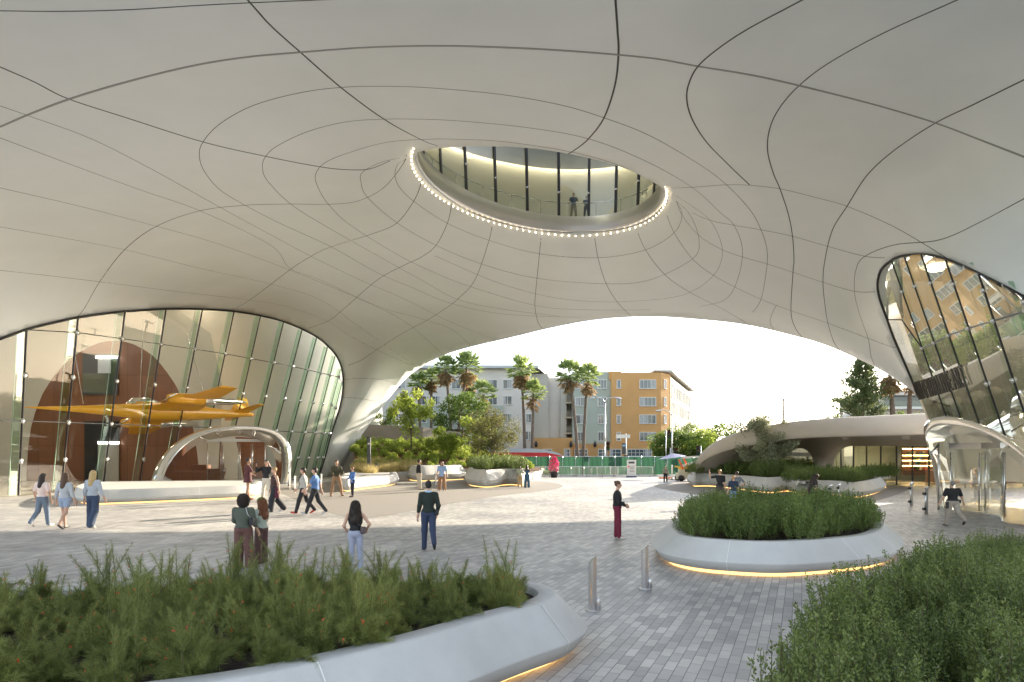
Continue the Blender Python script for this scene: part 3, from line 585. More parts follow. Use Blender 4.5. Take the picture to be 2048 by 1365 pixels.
# ================================================================ RIGHT GLASS POD
RM = [((1756, 590), (1777, 640), (1858, 838), 33.2), ((1767, 536), (1803, 640), (1874, 838), 32.2), ((1783, 522), (1844, 697), (1894, 838), 30.8), ((1808, 512), (1869, 686), (1924, 845), 29.0), ((1842, 509), (1898, 671), (1961, 855), 27.0),
      ((1891, 520), (1937, 657), (2012, 878), 24.6), ((1957, 548), (1987, 642), (2066, 880), 22.0), ((2046, 595), (2052, 622), (2136, 890), 19.8), ((2150, 662), (2155, 680), (2240, 960), 17.8)]
def rm_pt(i, s):  # quadratic through head, transom and foot
    (u0, v0), (um, vm), (u1, v1), Y = RM[i]; sm = (vm - v0) / (v1 - v0)
    # linear in 3-D keeps the mullion straight
    return P(u0 + (u1 - u0) * s, v0 + (v1 - v0) * s, Y + .6 * s)
RS = [(RM[i][1][1] - RM[i][0][1]) / (RM[i][2][1] - RM[i][0][1]) for i in range(len(RM))]
def rnorm(i):
    a = rm_pt(max(0, i - 1), .5); b = rm_pt(min(len(RM) - 1, i + 1), .5); d = (b - a).normalized(); m = (rm_pt(i, 1) - rm_pt(i, 0)).normalized(); n = d.cross(m).normalized()
    return n if n.dot(Vector((0, 0, CZ)) - rm_pt(i, .5)) > 0 else -n
RW = {}
rows = []
for i in range(len(RM)):
    n = rnorm(i); a, b = rm_pt(i, 0), rm_pt(i, 1)
    if 1 < i:
        mb = MB(); mb.bar(a, b, .032, .06, up=n); mpart('mullion', mb, M['black'])
        for s in (RS[i] * .35, RS[i], (RS[i] + 1) / 2, .99):
            c = rm_pt(i, s) + n * .05; M_ = n.to_track_quat('Z', 'Y').to_matrix().to_4x4(); t_ = MB().lathe([(.03, -.05), (.10, -.03), (.10, .02), (.03, .05)], (0, 0, 0), 14)
            mb = MB(); mb.add([M_ @ Vector(v) + c for v in t_.V], t_.F, True); mpart('glass_clamp', mb, M['steel'])
    if i < len(RM) - 1 and i > 0:
        h0 = rm_pt(i, 0).lerp(rm_pt(i + 1, 0), .5); h1 = rm_pt(i, 1).lerp(rm_pt(i + 1, 1), .5)
        mb = MB(); mb.bar(h0 - n * .3, h1 - n * .3, .02, .35, up=n.cross(Vector((0, 0, 1)))); mpart('glass_fin', mb, M['fin'])
        mb = MB(); mb.bar(h0 - n * .06, h1 - n * .06, .018, .03); mpart('fin_edge', mb, M['white'])
    if i < len(RM) - 1:
        for s0, s1, t0, t1 in ((0, RS[i], 0, RS[i + 1]), (RS[i], 1, RS[i + 1], 1)):
            mb = MB(); K = 5
            if s1 - s0 < .02: continue
            mb.loft([[rm_pt(i, s0 + (s1 - s0) * k / K), rm_pt(i + 1, t0 + (t1 - t0) * k / K)] for k in range(K + 1)]); mpart('glass_pane', mb, M['glassR'])
        mb = MB(); mb.bar(rm_pt(i, RS[i]), rm_pt(i + 1, RS[i + 1]), .04, .05); mpart('transom', mb, M['black'])
# head trim and foot wall of the pod
mb = MB(); mb.tube([surf(u, v) + Vector((-.02, -.08, -.04)) for u, v in sm2(GRT[3:-1], 3)], .06, 6); mpart('glass_head_trim', mb, M['black'])
# lobby of the right pod: warm plaster wall some way behind the glass
M['rlobby'] = mat('dim_lobby_plaster', (.62, .58, .50), .7, var=.12, scale=.5)
mb = MB(); rows = []
for k in range(9):
    q = k / 8; (u0, v0), (u1, v1) = (1757, 500), (1880, 960); u_, v_ = (float(np.interp(q, [0, .15, .3, .62, 1], [1800, 1770, 1768, 1832, 1905])), v0 + (v1 - v0) * q)
    e = P(u_, v_, 36.2); zz = e.z; t = zz / 12
    rows.append([e, P(u_ + 40, v_, 37.5), Vector((24.6 - 2 * t, 36.5, zz)), Vector((25 - 1 * t, 31, zz)), Vector((25.5, 24, zz)), Vector((29, 18, zz)), Vector((35, 14, zz))])
mb.loft(rows); mpart('lobby_wall', mb, M['rlobby'])
mb = MB(); mb.loft([[Vector((16, 14, 11.5)), Vector((40, 14, 11.5))], [Vector((19, 36, 11.5)), Vector((26, 36, 11.5))]]); mpart('lobby_ceiling', mb, M['rlobby'])
mb = MB()
for x, y in [(22, 30), (22.5, 26), (22, 21), (20.5, 33)]: mb.lathe([(.35, -.12), (.35, 0)], (x, y, 11.4), 16)
mpart('ceiling_lamp_or_fill', mb, emis('pod_added_fill', (1, .88, .68), 16))  # glowing discs added to brighten what shows through the pod glass
# portal on the right
POR = [P(u, v, y) for u, v, y in [(1890, 1010, 30.0), (1884, 970, 30), (1873, 925, 29.6), (1857, 888, 28.6), (1848, 866, 27.8), (1856, 849, 27), (1884, 841, 26.2), (1925, 845, 25.2), (1975, 862, 24.2), (2020, 888, 23.3), (2060, 922, 22.5), (2100, 965, 21.8), (2130, 1030, 21.2)]]
PIR = [P(u, v, y) for u, v, y in [(1903, 1016, 31.0), (1901, 985, 31), (1898, 945, 30.6), (1891, 908, 30), (1888, 886, 29.6), (1896, 873, 29.2), (1918, 868, 28.8), (1950, 874, 28.2), (1985, 890, 27.4), (2020, 912, 26.6), (2055, 945, 25.8), (2085, 985, 25.2), (2110, 1040, 24.8)]]
POR[0].z = POR[-1].z = PIR[0].z = PIR[-1].z = .01
portal(POR, PIR)
M['glassD'] = glass_mat('door_glass', tint=(.86, .90, .85), base=.30, top=.85, power=2.5)
_g = M['glass']; M['glass'] = M['glassD']
doors([(18.35, 28.6, 0), (18.75, 27.2, 0), (18.45, 25.8, 0), (17.6, 24.5, 0)], 3, 3, header=2.6)
M['glass'] = _g
mb = MB(); mb.tube([(18.25, 29.2, 0), (18.25, 29.2, 3.0)], .04, 10); mpart('steel_post', mb, M['steel'])
for (a, b) in [((18.25, 29.2), (18.35, 28.6))]:
    mb = MB(); mb.add([(a[0], a[1], 0), (b[0], b[1], 0), (b[0], b[1], 3.4), (a[0], a[1], 3.4)], [(0, 1, 2, 3)]); mpart('side_light', mb, M['glassD'])
fl = [Vector((x, y, .005)) for x, y in [(17, 23.5), (18.2, 25.5), (18.6, 27.2), (18.3, 29), (25, 36), (25.5, 24), (29, 18), (19, 16)]]
mb = MB(); mb.add(fl, [tuple(range(8))]); mpart('lobby_floor', mb, M['lobfloor'])
mb = MB(); mb.lathe([(.9, 0), (1.15, .35), (1.2, .9), (1.25, 1.05), (1.1, 1.06)], (21.3, 26.0, 0), 24); mpart('reception_counter', mb, M['wood'])
# raised sign lettering on the glass
def sign(txt, i0, s0, s1_, ua, ub):
    cu = bpy.data.curves.new('t', 'FONT'); cu.body = txt; cu.size = 1; cu.extrude = .03; cu.space_character = 1.05; cu.resolution_u = 2
    to = bpy.data.objects.new('t', cu); SC.collection.objects.link(to); dg = bpy.context.evaluated_depsgraph_get()
    me = bpy.data.meshes.new_from_object(to.evaluated_get(dg)); co = np.array([v.co[:] for v in me.vertices]); bpy.data.objects.remove(to)
    x0, x1 = co[:, 0].min(), co[:, 0].max(); y0, y1 = co[:, 1].min(), co[:, 1].max(); out = []
    for x, y, z in co:
        a = (x - x0) / (x1 - x0); h = (y - y0) / (y1 - y0)
        cum_ = [0]; [cum_.append(cum_[-1] + (rm_pt(k, .8) - rm_pt(k + 1, .8)).length) for k in range(len(RM) - 1)]; arcs = np.interp([ua, ub], range(len(cum_)), cum_); t = float(np.interp(arcs[0] + (arcs[1] - arcs[0]) * max(0, a) ** 1.8, cum_, range(len(cum_)))); i = min(int(t), len(RM) - 2); f = t - i; zz = s0 + s1_ * h
        def on(i): A_, B_ = rm_pt(i, 0), rm_pt(i, 1); q = (zz - A_.z) / (B_.z - A_.z); return A_.lerp(B_, q)
        n = rnorm(i).lerp(rnorm(i + 1), f).normalized(); p = on(i).lerp(on(i + 1), f) + n * (.10 + z); out.append(p)
    me2 = bpy.data.meshes.new('sign_lettering'); me2.from_pydata(out, [], [tuple(p.vertices) for p in me.polygons]); me2.materials.append(M['sign']); 
    o = link(bpy.data.objects.new('sign_lettering', me2), museum); o.location.y = -30; return o
M['sign'] = mat('dark_bronze_letter', (.07, .06, .05), .5, .3)
sign('MUSEUM OF NARRATIVE ART', 0, 5.1, .85, .05, 4.25)
# ================================================================ CAFE PAVILION (its own building)
pav = empty('pavilion', (24, 50, 0), 0, 'low beige shell pavilion with planted roof and glazed cafe front', 'building')
def ppart(name, mb, m, parent=None):
    o = mb.build(name, m, parent or pav)
    if parent is None: o.location = (-24, -50, 0)
    return o
TOPC = [(1390, 940, 51), (1396, 925, 50), (1410, 906, 49), (1436, 886, 48), (1476, 869, 47), (1530, 856, 46.5), (1582, 846.7, 46), (1666, 839, 46), (1760, 834, 46), (1846, 830, 46), (1960, 826, 46), (2100, 822, 46)]
LOWC = [(1391, 945, 50.6), (1402, 928, 49.5), (1425, 913, 48.2), (1458, 901, 47), (1495, 893, 46.2), (1540, 886, 45.5), (1582, 878.5, 45), (1666, 874.5, 45), (1760, 872, 45), (1846, 870, 45), (1960, 868, 45), (2100, 866, 45)]
top = catmull([P(*p) for p in TOPC], 5); low = catmull([P(*p) for p in LOWC], 5)
mid = [a.lerp(b, .5) + Vector((0, -.35, .0)) for a, b in zip(top, low)]
back = [Vector((p.x * 1.28 + .6, p.y * 1.28, p.z + .1)) for p in top]
mb = MB(); mb.loft([back, [p + Vector((0, .5, .10)) for p in top], [p + Vector((0, .12, .07)) for p in top], top, mid, [a.lerp(b, .93) + Vector((0, -.12, 0)) for a, b in zip(top, low)], low, [p + Vector((0, .35, -.06)) for p in low]]); ppart('roof_shell', mb, M['concrete_warm'])
# underside with legs: one double-curved sheet with two openings
def lowv(u): return float(np.interp(u, [p[0] for p in LOWC], [p[1] for p in LOWC]))
ol = [(u, lowv(u) + .2) for u in np.linspace(1391, 2100, 60)] + [(2100, 990)] + [(1388, 975)]
op1 = sm2([(1560, 985), (1562, 940), (1572, 912), (1590, 899), (1607, 898), (1620, 908), (1628, 930), (1632, 985)], 5, True)
op2 = sm2([(1669, 985), (1668, 950), (1668, 925), (1678, 904), (1697, 893.5), (1730, 892.5), (1800, 892.5), (1900, 892.5), (2060, 892.5), (2060, 985)], 5, False)
cc = [(u, lowv(u), float(np.interp(u, [p[0] for p in LOWC], [p[2] for p in LOWC]))) for u in range(1391, 2110, 60)]
cc += [(1388, 975, 51.5), (1440, 940, 50.5), (1440, 975, 51.5), (1500, 920, 50), (1500, 975, 52), (1550, 900, 50.3), (1560, 940, 52), (1560, 985, 52.5), (1600, 896, 51), (1640, 905, 50), (1640, 940, 51), (1650, 985, 51.2), (1632, 985, 51.6), (1668, 925, 51.2), (1669, 985, 51.6), (1700, 892.5, 51.3), (1800, 892.5, 50.5), (1900, 892.5, 50), (2060, 892.5, 49), (2100, 990, 48)]
dp = tps_fit(cc, 1e-4); Vp, Fp, _ = shell(ol, [op1, op2], dp, 9)
o = meshobj('shell_legs', Vp, Fp, M['concrete_warm'], pav, smooth=True); o.location = (-24, -50, 0)
# slanting front wall of the left tip
# cafe glass
def cg(u): return float(np.interp(u, [1560, 1670, 1700, 1790, 1884, 2060], [53, 52.6, 54.5, 52, 48.5, 45]))
us = [1668, 1682, 1707, 1733, 1761.5, 1793, 1825, 1858, 1893, 1930, 1970, 2010, 2060]
M['glassC'] = glass_mat('cafe_glass', tint=(.86, .92, .84), base=.16, top=.8, power=3)
for a, b in zip(us, us[1:]):
    pa, pb = P(a, HZ, 52.0), P(b, HZ, 52.0)
    ya, yb = cg(a), cg(b); pa = P(a, HZ, ya); pb = P(b, HZ, yb); h = 3.15
    mb = MB(); mb.add([(pa.x, pa.y, 0), (pb.x, pb.y, 0), (pb.x, pb.y, h), (pa.x, pa.y, h)], [(0, 1, 2, 3)]); ppart('glass_pane', mb, M['glassC'])
    mb = MB(); mb.box((pb.x, pb.y, h / 2), (.07, .12, h)); ppart('mullion', mb, M['black'])
p0, p1 = P(1560, HZ, 55), P(1640, HZ, 55)
mb = MB(); mb.add([(p0.x, 55, 0), (p1.x, 55, 0), (p1.x, 55, 3), (p0.x, 55, 3)], [(0, 1, 2, 3)]); ppart('glass_pane', mb, M['glassC'])
mb = MB(); mb.box(((p0.x + p1.x) / 2, 54.9, 2.35), (p1.x - p0.x, .3, .3)); mb.box((p1.x - 1.0, 54.9, 1.2), (.15, .2, 2.3)); mb.box((p1.x - .5, 54.9, 1.2), (.1, .2, 2.3)); ppart('door_frame', mb, M['white'])
# interior
M['cafein'] = mat('cafe_plaster', (.50, .50, .38), .6)
mb = MB(); mb.box((42, 62, 1.7), (42, .2, 3.4)); ppart('back_wall', mb, M['cafein'])
mb = MB(); mb.add([(20, 51, 3.35), (60, 46, 3.35), (60, 62, 3.35), (22, 62, 3.35)], [(0, 1, 2, 3)]); ppart('ceiling', mb, M['cafein'])
mb = MB(); mb.add([(22, 52, .01), (60, 44.5, .01), (60, 62, .01), (23, 62, .01), (20, 55, .01)], [(0, 1, 2, 3, 4)]); ppart('floor', mb, M['lobfloor'])
mb = MB()
for x, y in [(25, 56), (29, 56), (33, 55), (37, 54), (40, 53), (31, 59), (36, 58)]: mb.lathe([(.28, -.04), (.28, 0)], (x, y, 3.33), 12)
ppart('ceiling_lamp_or_fill', mb, emis('cafe_lamp', (1, .84, .58), 22))
M['shelfwood'] = mat('dark_shelf_timber', (.16, .07, .035), .5)
sx0, sx1 = 34.5, 45; mb = MB(); mb.box(((sx0 + sx1) / 2, 60.4, 1.75), (sx1 - sx0, .1, 2.5))
for z in (.95, 1.4, 1.85, 2.3, 2.9): mb.box(((sx0 + sx1) / 2, 60.05, z), (sx1 - sx0, .6, .06))
sh = ppart('display_shelf', mb, M['shelfwood'])
mb = MB()
for z in (1.35, 1.8, 2.25, 2.84): mb.box(((sx0 + sx1) / 2, 60.3, z), (sx1 - sx0, .03, .05))
mb.build('shelf_light', emis('shelf_led', (1, .66, .28), 14), sh)
gm = [mat('goods_' + n, c, .5) for n, c in [('red', (.5, .06, .05)), ('cream', (.7, .6, .4)), ('green', (.1, .25, .1)), ('brown', (.25, .12, .05)), ('blue', (.08, .15, .35))]]
for gmi, gmm in enumerate(gm):
    mb = MB()
    for k in range(34):
        z = random.choice((.98, 1.43, 1.88, 2.33)); h = random.uniform(.12, .3); mb.box((random.uniform(sx0 + .2, sx1 - .2), 59.9, z + h / 2), (random.uniform(.08, .25), .15, h))
    mb.build('goods', gmm, sh)
mb = MB(); mb.box((38, 56.5, .5), (7, .9, 1.0)); mb.box((38, 56.5, 1.02), (7.2, 1.1, .05)); ppart('service_counter', mb, M['wood'])
# ================================================================ PLANTERS
def planter(name, outline, h, label, top_inset=.30, knee=.42, bulge=.0, joints=(), soil_drop=.1, mt='concrete', base_in=.22, rimw=.22, group=None, lit=True, nsm=10):
    c = catmull([Vector((p[0], p[1], 0)) for p in outline], nsm, True); n = len(c)
    area = sum(c[i].x * c[(i + 1) % n].y - c[(i + 1) % n].x * c[i].y for i in range(n)); sgn = 1 if area > 0 else -1
    nr = []
    for i in range(n):
        d = (c[(i + 1) % n] - c[i - 1]).normalized(); nr.append(Vector((-d.y, d.x, 0)) * sgn)
    for _ in range(6): nr = [(nr[i - 1] + nr[i] * 2 + nr[(i + 1) % n]).normalized() for i in range(n)]
    def row(ins, z): return [c[i] + nr[i] * ins + Vector((0, 0, z)) for i in range(n)]
    cx = sum(c, Vector()) / n; root = empty(name, (cx.x, cx.y, 0), 0, label, 'planter', group)
    def fix(o): o.location = (-cx.x, -cx.y, 0); return o
    mb = MB(); mb.loft([row(base_in, .07), row(base_in - .10, .09), row(.04, h * .30), row(.002, h * knee - .012), row(0, h * knee), row(.008, h * knee + .012), row(.02, h * knee + .03), row(top_inset - .03, h - .04), row(top_inset - .012, h - .018), row(top_inset + .004, h - .002), row(top_inset + .03, h), row(top_inset + rimw, h), row(top_inset + rimw + .004, h - .006), row(top_inset + rimw + .02, h - soil_drop - .05)], closed=True)
    fix(mb.build('wall', M[mt], root))
    mb = MB(); mb.loft([row(base_in + .06, 0.0), row(base_in + .06, .08)], closed=True); fix(mb.build('light_strip', M['warm_strip'] if lit else M['black'], root))
    s = row(top_inset + rimw + .01, h - soil_drop); mb = MB(); mb.add(s + [sum(s, Vector()) / n], [(i, (i + 1) % n, n) for i in range(n)], True)
    ctr = sum(s, Vector()) / n; fix(mb.build('seat_top' if rimw > .4 else 'soil', M[mt] if rimw > .4 else M['soil'], root))
    # slender pale joints
    for j in joints:
        mb = MB(); i = min(range(n), key=lambda k: (c[k] - Vector((j[0], j[1], 0))).length); t = Vector((-nr[i].y, nr[i].x, 0)) * .006
        pr = [(base_in - .1, .09), (.03, h * .30), (0, h * knee), (.02, h * knee + .03), (top_inset - .04, h - .03), (top_inset, h), (top_inset + rimw, h)]
        for (a, za), (b, zb) in zip(pr, pr[1:]):
            nn = Vector((-(zb - za) * 1, 0, 0)); offd = -nr[i] * .004 + Vector((0, 0, .004))
            A, B = c[i] + nr[i] * a + Vector((0, 0, za)) + offd, c[i] + nr[i] * b + Vector((0, 0, zb)) + offd; mb.add([A - t, A + t, B + t, B - t], [(0, 1, 2, 3)])
        fix(mb.build('joint', M['pale_joint'], root))
    inner = [(p.x, p.y) for p in row(top_inset + rimw + .12, 0)]
    return root, inner, h - soil_drop
g = lambda u, v: (G(u, v).x, G(u, v).y)
pl = {}
# 1 big foreground left
pl['front_left'] = planter('planter', [(.15, 7.05), (.72, 7.75), (.93, 8.5), (.62, 9.35), (-.3, 9.75), (-1.7, 9.6), (-4, 9.3), (-7, 9.1), (-9.5, 8.7), (-11, 7), (-8, 4.3), (-4.6, 4.0), (-2.2, 4.75), (-.9, 5.8)], .68,
    'long white foreground planter wall at lower left full of feathery firecracker plants', top_inset=.38, joints=[(-1.3, 5.4), (.60, 7.6), (.9, 8.9)])
pl['centre'] = planter('planter', [(3.22, 15.3), (3.4, 14.1), (4.1, 13.4), (5.3, 13.1), (7, 13.75), (8.15, 14.6), (9.35, 16.3), (10.2, 18.2), (10.3, 20.4), (9.2, 22.2), (7.2, 22.2), (5.2, 20.4), (3.8, 18.0)], .66,
    'white rounded planter in the middle right with dense dark green shrubs', top_inset=.42, rimw=.2, joints=[g(1458, 1155), (7.0, 13.75), (8.5, 14.9), (9.5, 16.6)])
pl['front_right'] = planter('planter', [(1.0, 2.6), (1.15, 3.6), (1.75, 5), (2.55, 6.2), (3.6, 7.6), (5.25, 9.6), (6.7, 11.2), (8.3, 12.5), (9.9, 13.0), (10.7, 12.0), (9.4, 10.3), (7.8, 8.9), (6.35, 7.6), (5.3, 6.3), (4.5, 5.1), (3.7, 3.8), (3.1, 2.6), (1.9, 2.0)], .62,
    'white foreground planter at lower right overgrown by leafy green shrubs', top_inset=.16, rimw=.16, joints=[(5.2, 5.0)])
pl['mid_right'] = planter('planter', [g(1376, 968), g(1384, 974), g(1420, 974), g(1480, 981), g(1530, 987), g(1580, 984), g(1640, 972), g(1665, 966), (24, 55.5), (20.5, 56.3), (17, 57), (14.5, 56)], .95,
    'long cream planter before the beige pavilion with olive tree and low hedge', top_inset=.4, joints=[g(1440, 977), g(1560, 987)], mt='concrete', nsm=8)
pl['mid_right2'] = planter('planter', [g(1585, 987), g(1592, 993), g(1620, 990), g(1660, 992), g(1700, 997), g(1740, 994), g(1772, 982), g(1765, 974), (24.5, 46.5), (20, 46.5), (17.5, 46.0)], .85,
    'smaller cream planter with trimmed hedge in front of the cafe glass', top_inset=.35, joints=[g(1715, 997)], nsm=8)
pl['mid_left'] = planter('planter', [g(929, 966), g(935, 972), g(965, 976), g(992, 975), g(1020, 971), g(1045, 973), g(1063, 966), g(1060, 961), (.5, 62), (-2.5, 63), (-4, 60)], 1.25,
    'cream planter with hedge and round dark tree near the red flowers', top_inset=.45, nsm=8)
pl['bench_left'] = planter('planter', [g(150, 998), g(165, 1010), g(260, 1008), g(400, 1002), g(510, 996), g(522, 990), g(515, 984), g(400, 984), g(200, 988)], .72,
    'long low white bench wall in front of the lobby glass', top_inset=.15, rimw=.5, soil_drop=.02, joints=[g(400, 1002)], nsm=8)
pl['bench_mid'] = planter('planter', [g(676, 976), g(690, 984), g(735, 979), g(790, 971), g(797, 964), g(780, 958), g(700, 962)], .80,
    'low sunlit white bench with rounded end beside the left bed', top_inset=.2, rimw=.5, soil_drop=.02, nsm=8)
pl['bench_back'] = planter('planter', [g(800, 958), g(830, 963), g(880, 962), g(925, 960), (-4.5, 64.5), (-7, 67), (-11, 66)], 1.35,
    'tall pale retaining bench wall curving below the mulched slope', top_inset=.5, rimw=.5, soil_drop=.02, nsm=8)
# ================================================================ PLANTS
def unit(a): return a / (np.linalg.norm(a, axis=-1, keepdims=True) + 1e-9)
def leaves_mesh(name, pos, dirs, L, W, m, parent=None, fold=.0, tri=False, mats=None, mi=None):
    """one small leaf face per position: pos, dirs (n,3); L, W arrays"""
    n = len(pos); d = unit(dirs); r = rng.normal(size=(n, 3)); s = unit(np.cross(d, r)); L = np.broadcast_to(L, n)[:, None]; W = np.broadcast_to(W, n)[:, None]
    if tri:
        V = np.stack([pos - s * W * .5, pos + s * W * .5, pos + d * L], 1).reshape(-1, 3); Fc = np.arange(n * 3).reshape(-1, 3)
    else:
        V = np.stack([pos, pos + d * L * .5 + s * W * .5, pos + d * L, pos + d * L * .5 - s * W * .5], 1).reshape(-1, 3); Fc = np.arange(n * 4).reshape(-1, 4)
    return meshobj(name, V.astype(np.float32), Fc, m, parent, mats=mats, mi=mi)
M['russelia'] = leaf_mat('feathery_green', (.09, .125, .035), (.32, .35, .11), .3)
M['redflower'] = mat('coral_red_flower', (.85, .06, .03), .5)
M['shrub'] = leaf_mat('dark_shrub_leaf', (.045, .085, .022), (.19, .26, .07), .22, .45)
M['shrubR'] = leaf_mat('leafy_shrub_leaf', (.05, .085, .022), (.22, .27, .08), .22, .4)
M['stem'] = mat('olive_stem', (.10, .09, .04), .8)
def feather(seed, H=1.15, ns=36):
    r = np.random.default_rng(seed); P_, D_, L_, W_ = [], [], [], []; stems = MB(); fl = []
    for s in range(ns):
        az = r.uniform(0, 6.28); lean = abs(r.normal(0, .34)) + .04; tall = r.random() < .2; L = H * (r.uniform(.85, 1.15) if tall else r.uniform(.42, .68)); lean = lean * .5 if tall else lean * 1.6 + .1; nseg = 16
        p = np.array([r.normal(0, .09), r.normal(0, .09), 0.]); th = lean * .5; pts = [p.copy()]
        for k in range(nseg):
            th += lean * .11 * (1 + k * .05) ; d = np.array([math.cos(az) * math.sin(th), math.sin(az) * math.sin(th), math.cos(th)]); p = p + d * L / nseg; pts.append(p.copy())
            if k < (7 if tall else 2): continue
            t = k / nseg
            for q in range(3):
                base = p - d * L / nseg * q / 3; nb = 6; a0 = r.uniform(0, 6.28); ll = (.15 * (1 - t) ** .6 + .03) * r.uniform(.55, 1.35) * (.75 if tall else 1)
                sx = unit(np.cross(d, [0.3, .2, .9])); sy = np.cross(d, sx)
                for j in range(nb):
                    a = a0 + j * 6.283 / nb; rad = sx * math.cos(a) + sy * math.sin(a); dd = unit(d * .9 + rad * .7 + r.normal(0, .18, 3)); P_.append(base); D_.append(dd); L_.append(ll); W_.append(.0036)
                    if ll > .07: P_.append(base + dd * ll * .5); D_.append(unit(dd + r.normal(0, .5, 3))); L_.append(ll * .5); W_.append(.004)
        stems.tube([Vector(x) for x in pts[::3]], [.006, .005, .004, .003, .003, .002][:len(pts[::3])], 3, False)
        if r.random() < .25: fl += [pts[-1 - int(r.integers(0, 5))] + r.normal(0, .02, 3) for _ in range(int(r.integers(1, 4)))]
    nf = len(P_)
    for q in fl: P_.append(q); D_.append(r.normal(0, 1, 3) + [0, 0, -.6]); L_.append(.04); W_.append(.014)
    o = leaves_mesh('feathery_shrub', np.array(P_), np.array(D_), np.array(L_), np.array(W_), None, tri=True, mats=[M['russelia'], M['redflower']], mi=np.array([0] * nf + [1] * len(fl)))
    stems.build('stem', M['stem'], o)
    return o
def bush(seed, H, Rr, nb, nl, leaf, wid, m, upright=.6, name='shrub', spike=.12):
    """many upright leafy shoots spread over a dome"""
    r = np.random.default_rng(seed); P_, D_ = [], []; st = MB()
    for b in range(nb):
        a = r.uniform(0, 6.283); q = math.sqrt(r.uniform(0, 1)); x0 = np.array([math.cos(a) * q * Rr * .45, math.sin(a) * q * Rr * .45, 0])
        top = np.array([math.cos(a) * q * Rr, math.sin(a) * q * Rr, H * (1 - .55 * q ** 2.2) * r.uniform(.8, 1.0 + spike)]); mid = (x0 + top) / 2 + np.array([math.cos(a), math.sin(a), 0]) * Rr * .18 * q
        ts = r.uniform(.12, 1, nl) ** .75; pt = ((1 - ts) ** 2)[:, None] * x0 + (2 * ts * (1 - ts))[:, None] * mid + (ts ** 2)[:, None] * top
        dr = unit(top - mid); rad = unit(r.normal(0, 1, (nl, 3))); P_.append(pt + rad * .02 * (1.2 - ts)[:, None] * H / .7); D_.append(unit(dr * .7 + rad * .75))
        if b % 4 == 0: st.tube([Vector(x0), Vector(mid), Vector(top * .98)], [.008, .006, .002], 3, False)
    o = leaves_mesh(name, np.concatenate(P_), np.concatenate(D_), r.uniform(.7, 1.2, nb * nl) * leaf, r.uniform(.8, 1.2, nb * nl) * wid, m)
    st.build('stem', M['stem'], o); return o
def inside(p, poly): return in_poly(np.array([p[0]]), np.array([p[1]]), poly)[0]
def scatter(poly, dmin, n=4000, seed=1, keep=None):
    r = np.random.default_rng(seed); a = np.array(poly); out = []
    for _ in range(n):
        p = (r.uniform(a[:, 0].min(), a[:, 0].max()), r.uniform(a[:, 1].min(), a[:, 1].max()))
        if not inside(p, poly) or (keep and not keep(p)): continue
        if all((p[0] - x) ** 2 + (p[1] - y) ** 2 > dmin ** 2 for x, y in out): out.append(p)
    return out
ORD = ['first', 'second', 'third', 'fourth', 'fifth', 'sixth', 'seventh', 'eighth', 'ninth', 'tenth', 'eleventh', 'twelfth', 'thirteenth', 'fourteenth', 'fifteenth', 'sixteenth', 'seventeenth', 'eighteenth', 'nineteenth', 'twentieth'] + ['twenty ' + w for w in ('first', 'second', 'third', 'fourth', 'fifth', 'sixth', 'seventh', 'eighth', 'ninth')] + ['thirtieth'] + ['thirty ' + w for w in ('first', 'second', 'third', 'fourth', 'fifth', 'sixth')]
ROWN = ['front', 'second', 'third', 'fourth', 'fifth', 'sixth', 'seventh', 'eighth', 'ninth', 'tenth']
def rowlabels(pts, nrow, fmt):
    """label each plant by its row (front to back) and its place counted from the left"""
    idx = sorted(range(len(pts)), key=lambda i: pts[i][1]); per = math.ceil(len(idx) / nrow); lab = {}
    for rr in range(nrow):
        row = sorted(idx[rr * per:(rr + 1) * per], key=lambda i: gu(pts[i]))
        for k, i in enumerate(row): lab[i] = fmt % (ROWN[rr] if rr < nrow - 1 or nrow == 1 else 'back', ORD[min(k, 35)])
    return lab
def plant_out(protos, pts, z, labels, cat, group, smin=.85, smax=1.15, seed=3, tilt=0, scl=None):
    r = random.Random(seed); used = set()
    for i, p in enumerate(pts):
        k = i % len(protos); o = protos[k]
        s = r.uniform(smin, smax) * (scl(p) if scl else 1)
        if k in used: o = copy_tree(o)
        used.add(k)
        o.location = (p[0], p[1], z); o.rotation_euler = (r.uniform(-tilt, tilt), r.uniform(-tilt, tilt), r.uniform(0, 6.28)); o.scale = (s, s, s * r.uniform(.92, 1.08))
        tag(o, labels[i], cat, group)
# foreground left: feathery plants
root, inner, z = pl['front_left']
vis = lambda p: p[1] > 3.6 and gu(p) > -620 and p[1] > 2
pts = scatter(inner, .46, 9000, 11, vis)
plant_out([feather(100 + k, [.70, .78, .62, .74][k]) for k in range(4)], pts, z, rowlabels(pts, 6, 'feathery green shrub with thin stems in %s row, %s from left'), 'shrub', 'feathery firecracker shrubs in the lower left planter', .62, .98, 5, .12)
print('feather', len(pts))
root, inner, z = pl['centre']
pts = scatter(inner, .60, 5000, 21)
plant_out([bush(200 + k, .86, .46, 100, 46, .042, .018, M['shrub'], spike=.18) for k in range(4)], pts, z, rowlabels(pts, 5, 'bushy dark green shrub in centre planter, %s row, %s from left'), 'shrub', 'dense shrubs in the centre right planter', .72, 1.08, 6, .14)
print('centre', len(pts))
root, inner, z = pl['front_right']
pts = scatter(inner, .42, 6000, 31, lambda p: p[1] > 2.6)
pts = [(p[0] - .10, p[1]) for p in pts]
plant_out([bush(300 + k, .80, .46, 130, 56, .032, .0145, M['shrubR'], spike=.22) for k in range(4)], pts, z, rowlabels(pts, 8, 'leafy green shrub in lower right planter, %s row, %s from left'), 'shrub', 'leafy shrubs in the lower right foreground planter', .70, 1.02, 7, .16, scl=lambda p: 1.0 if p[1] < 8 else max(.66, 1 - (p[1] - 8) * .1))
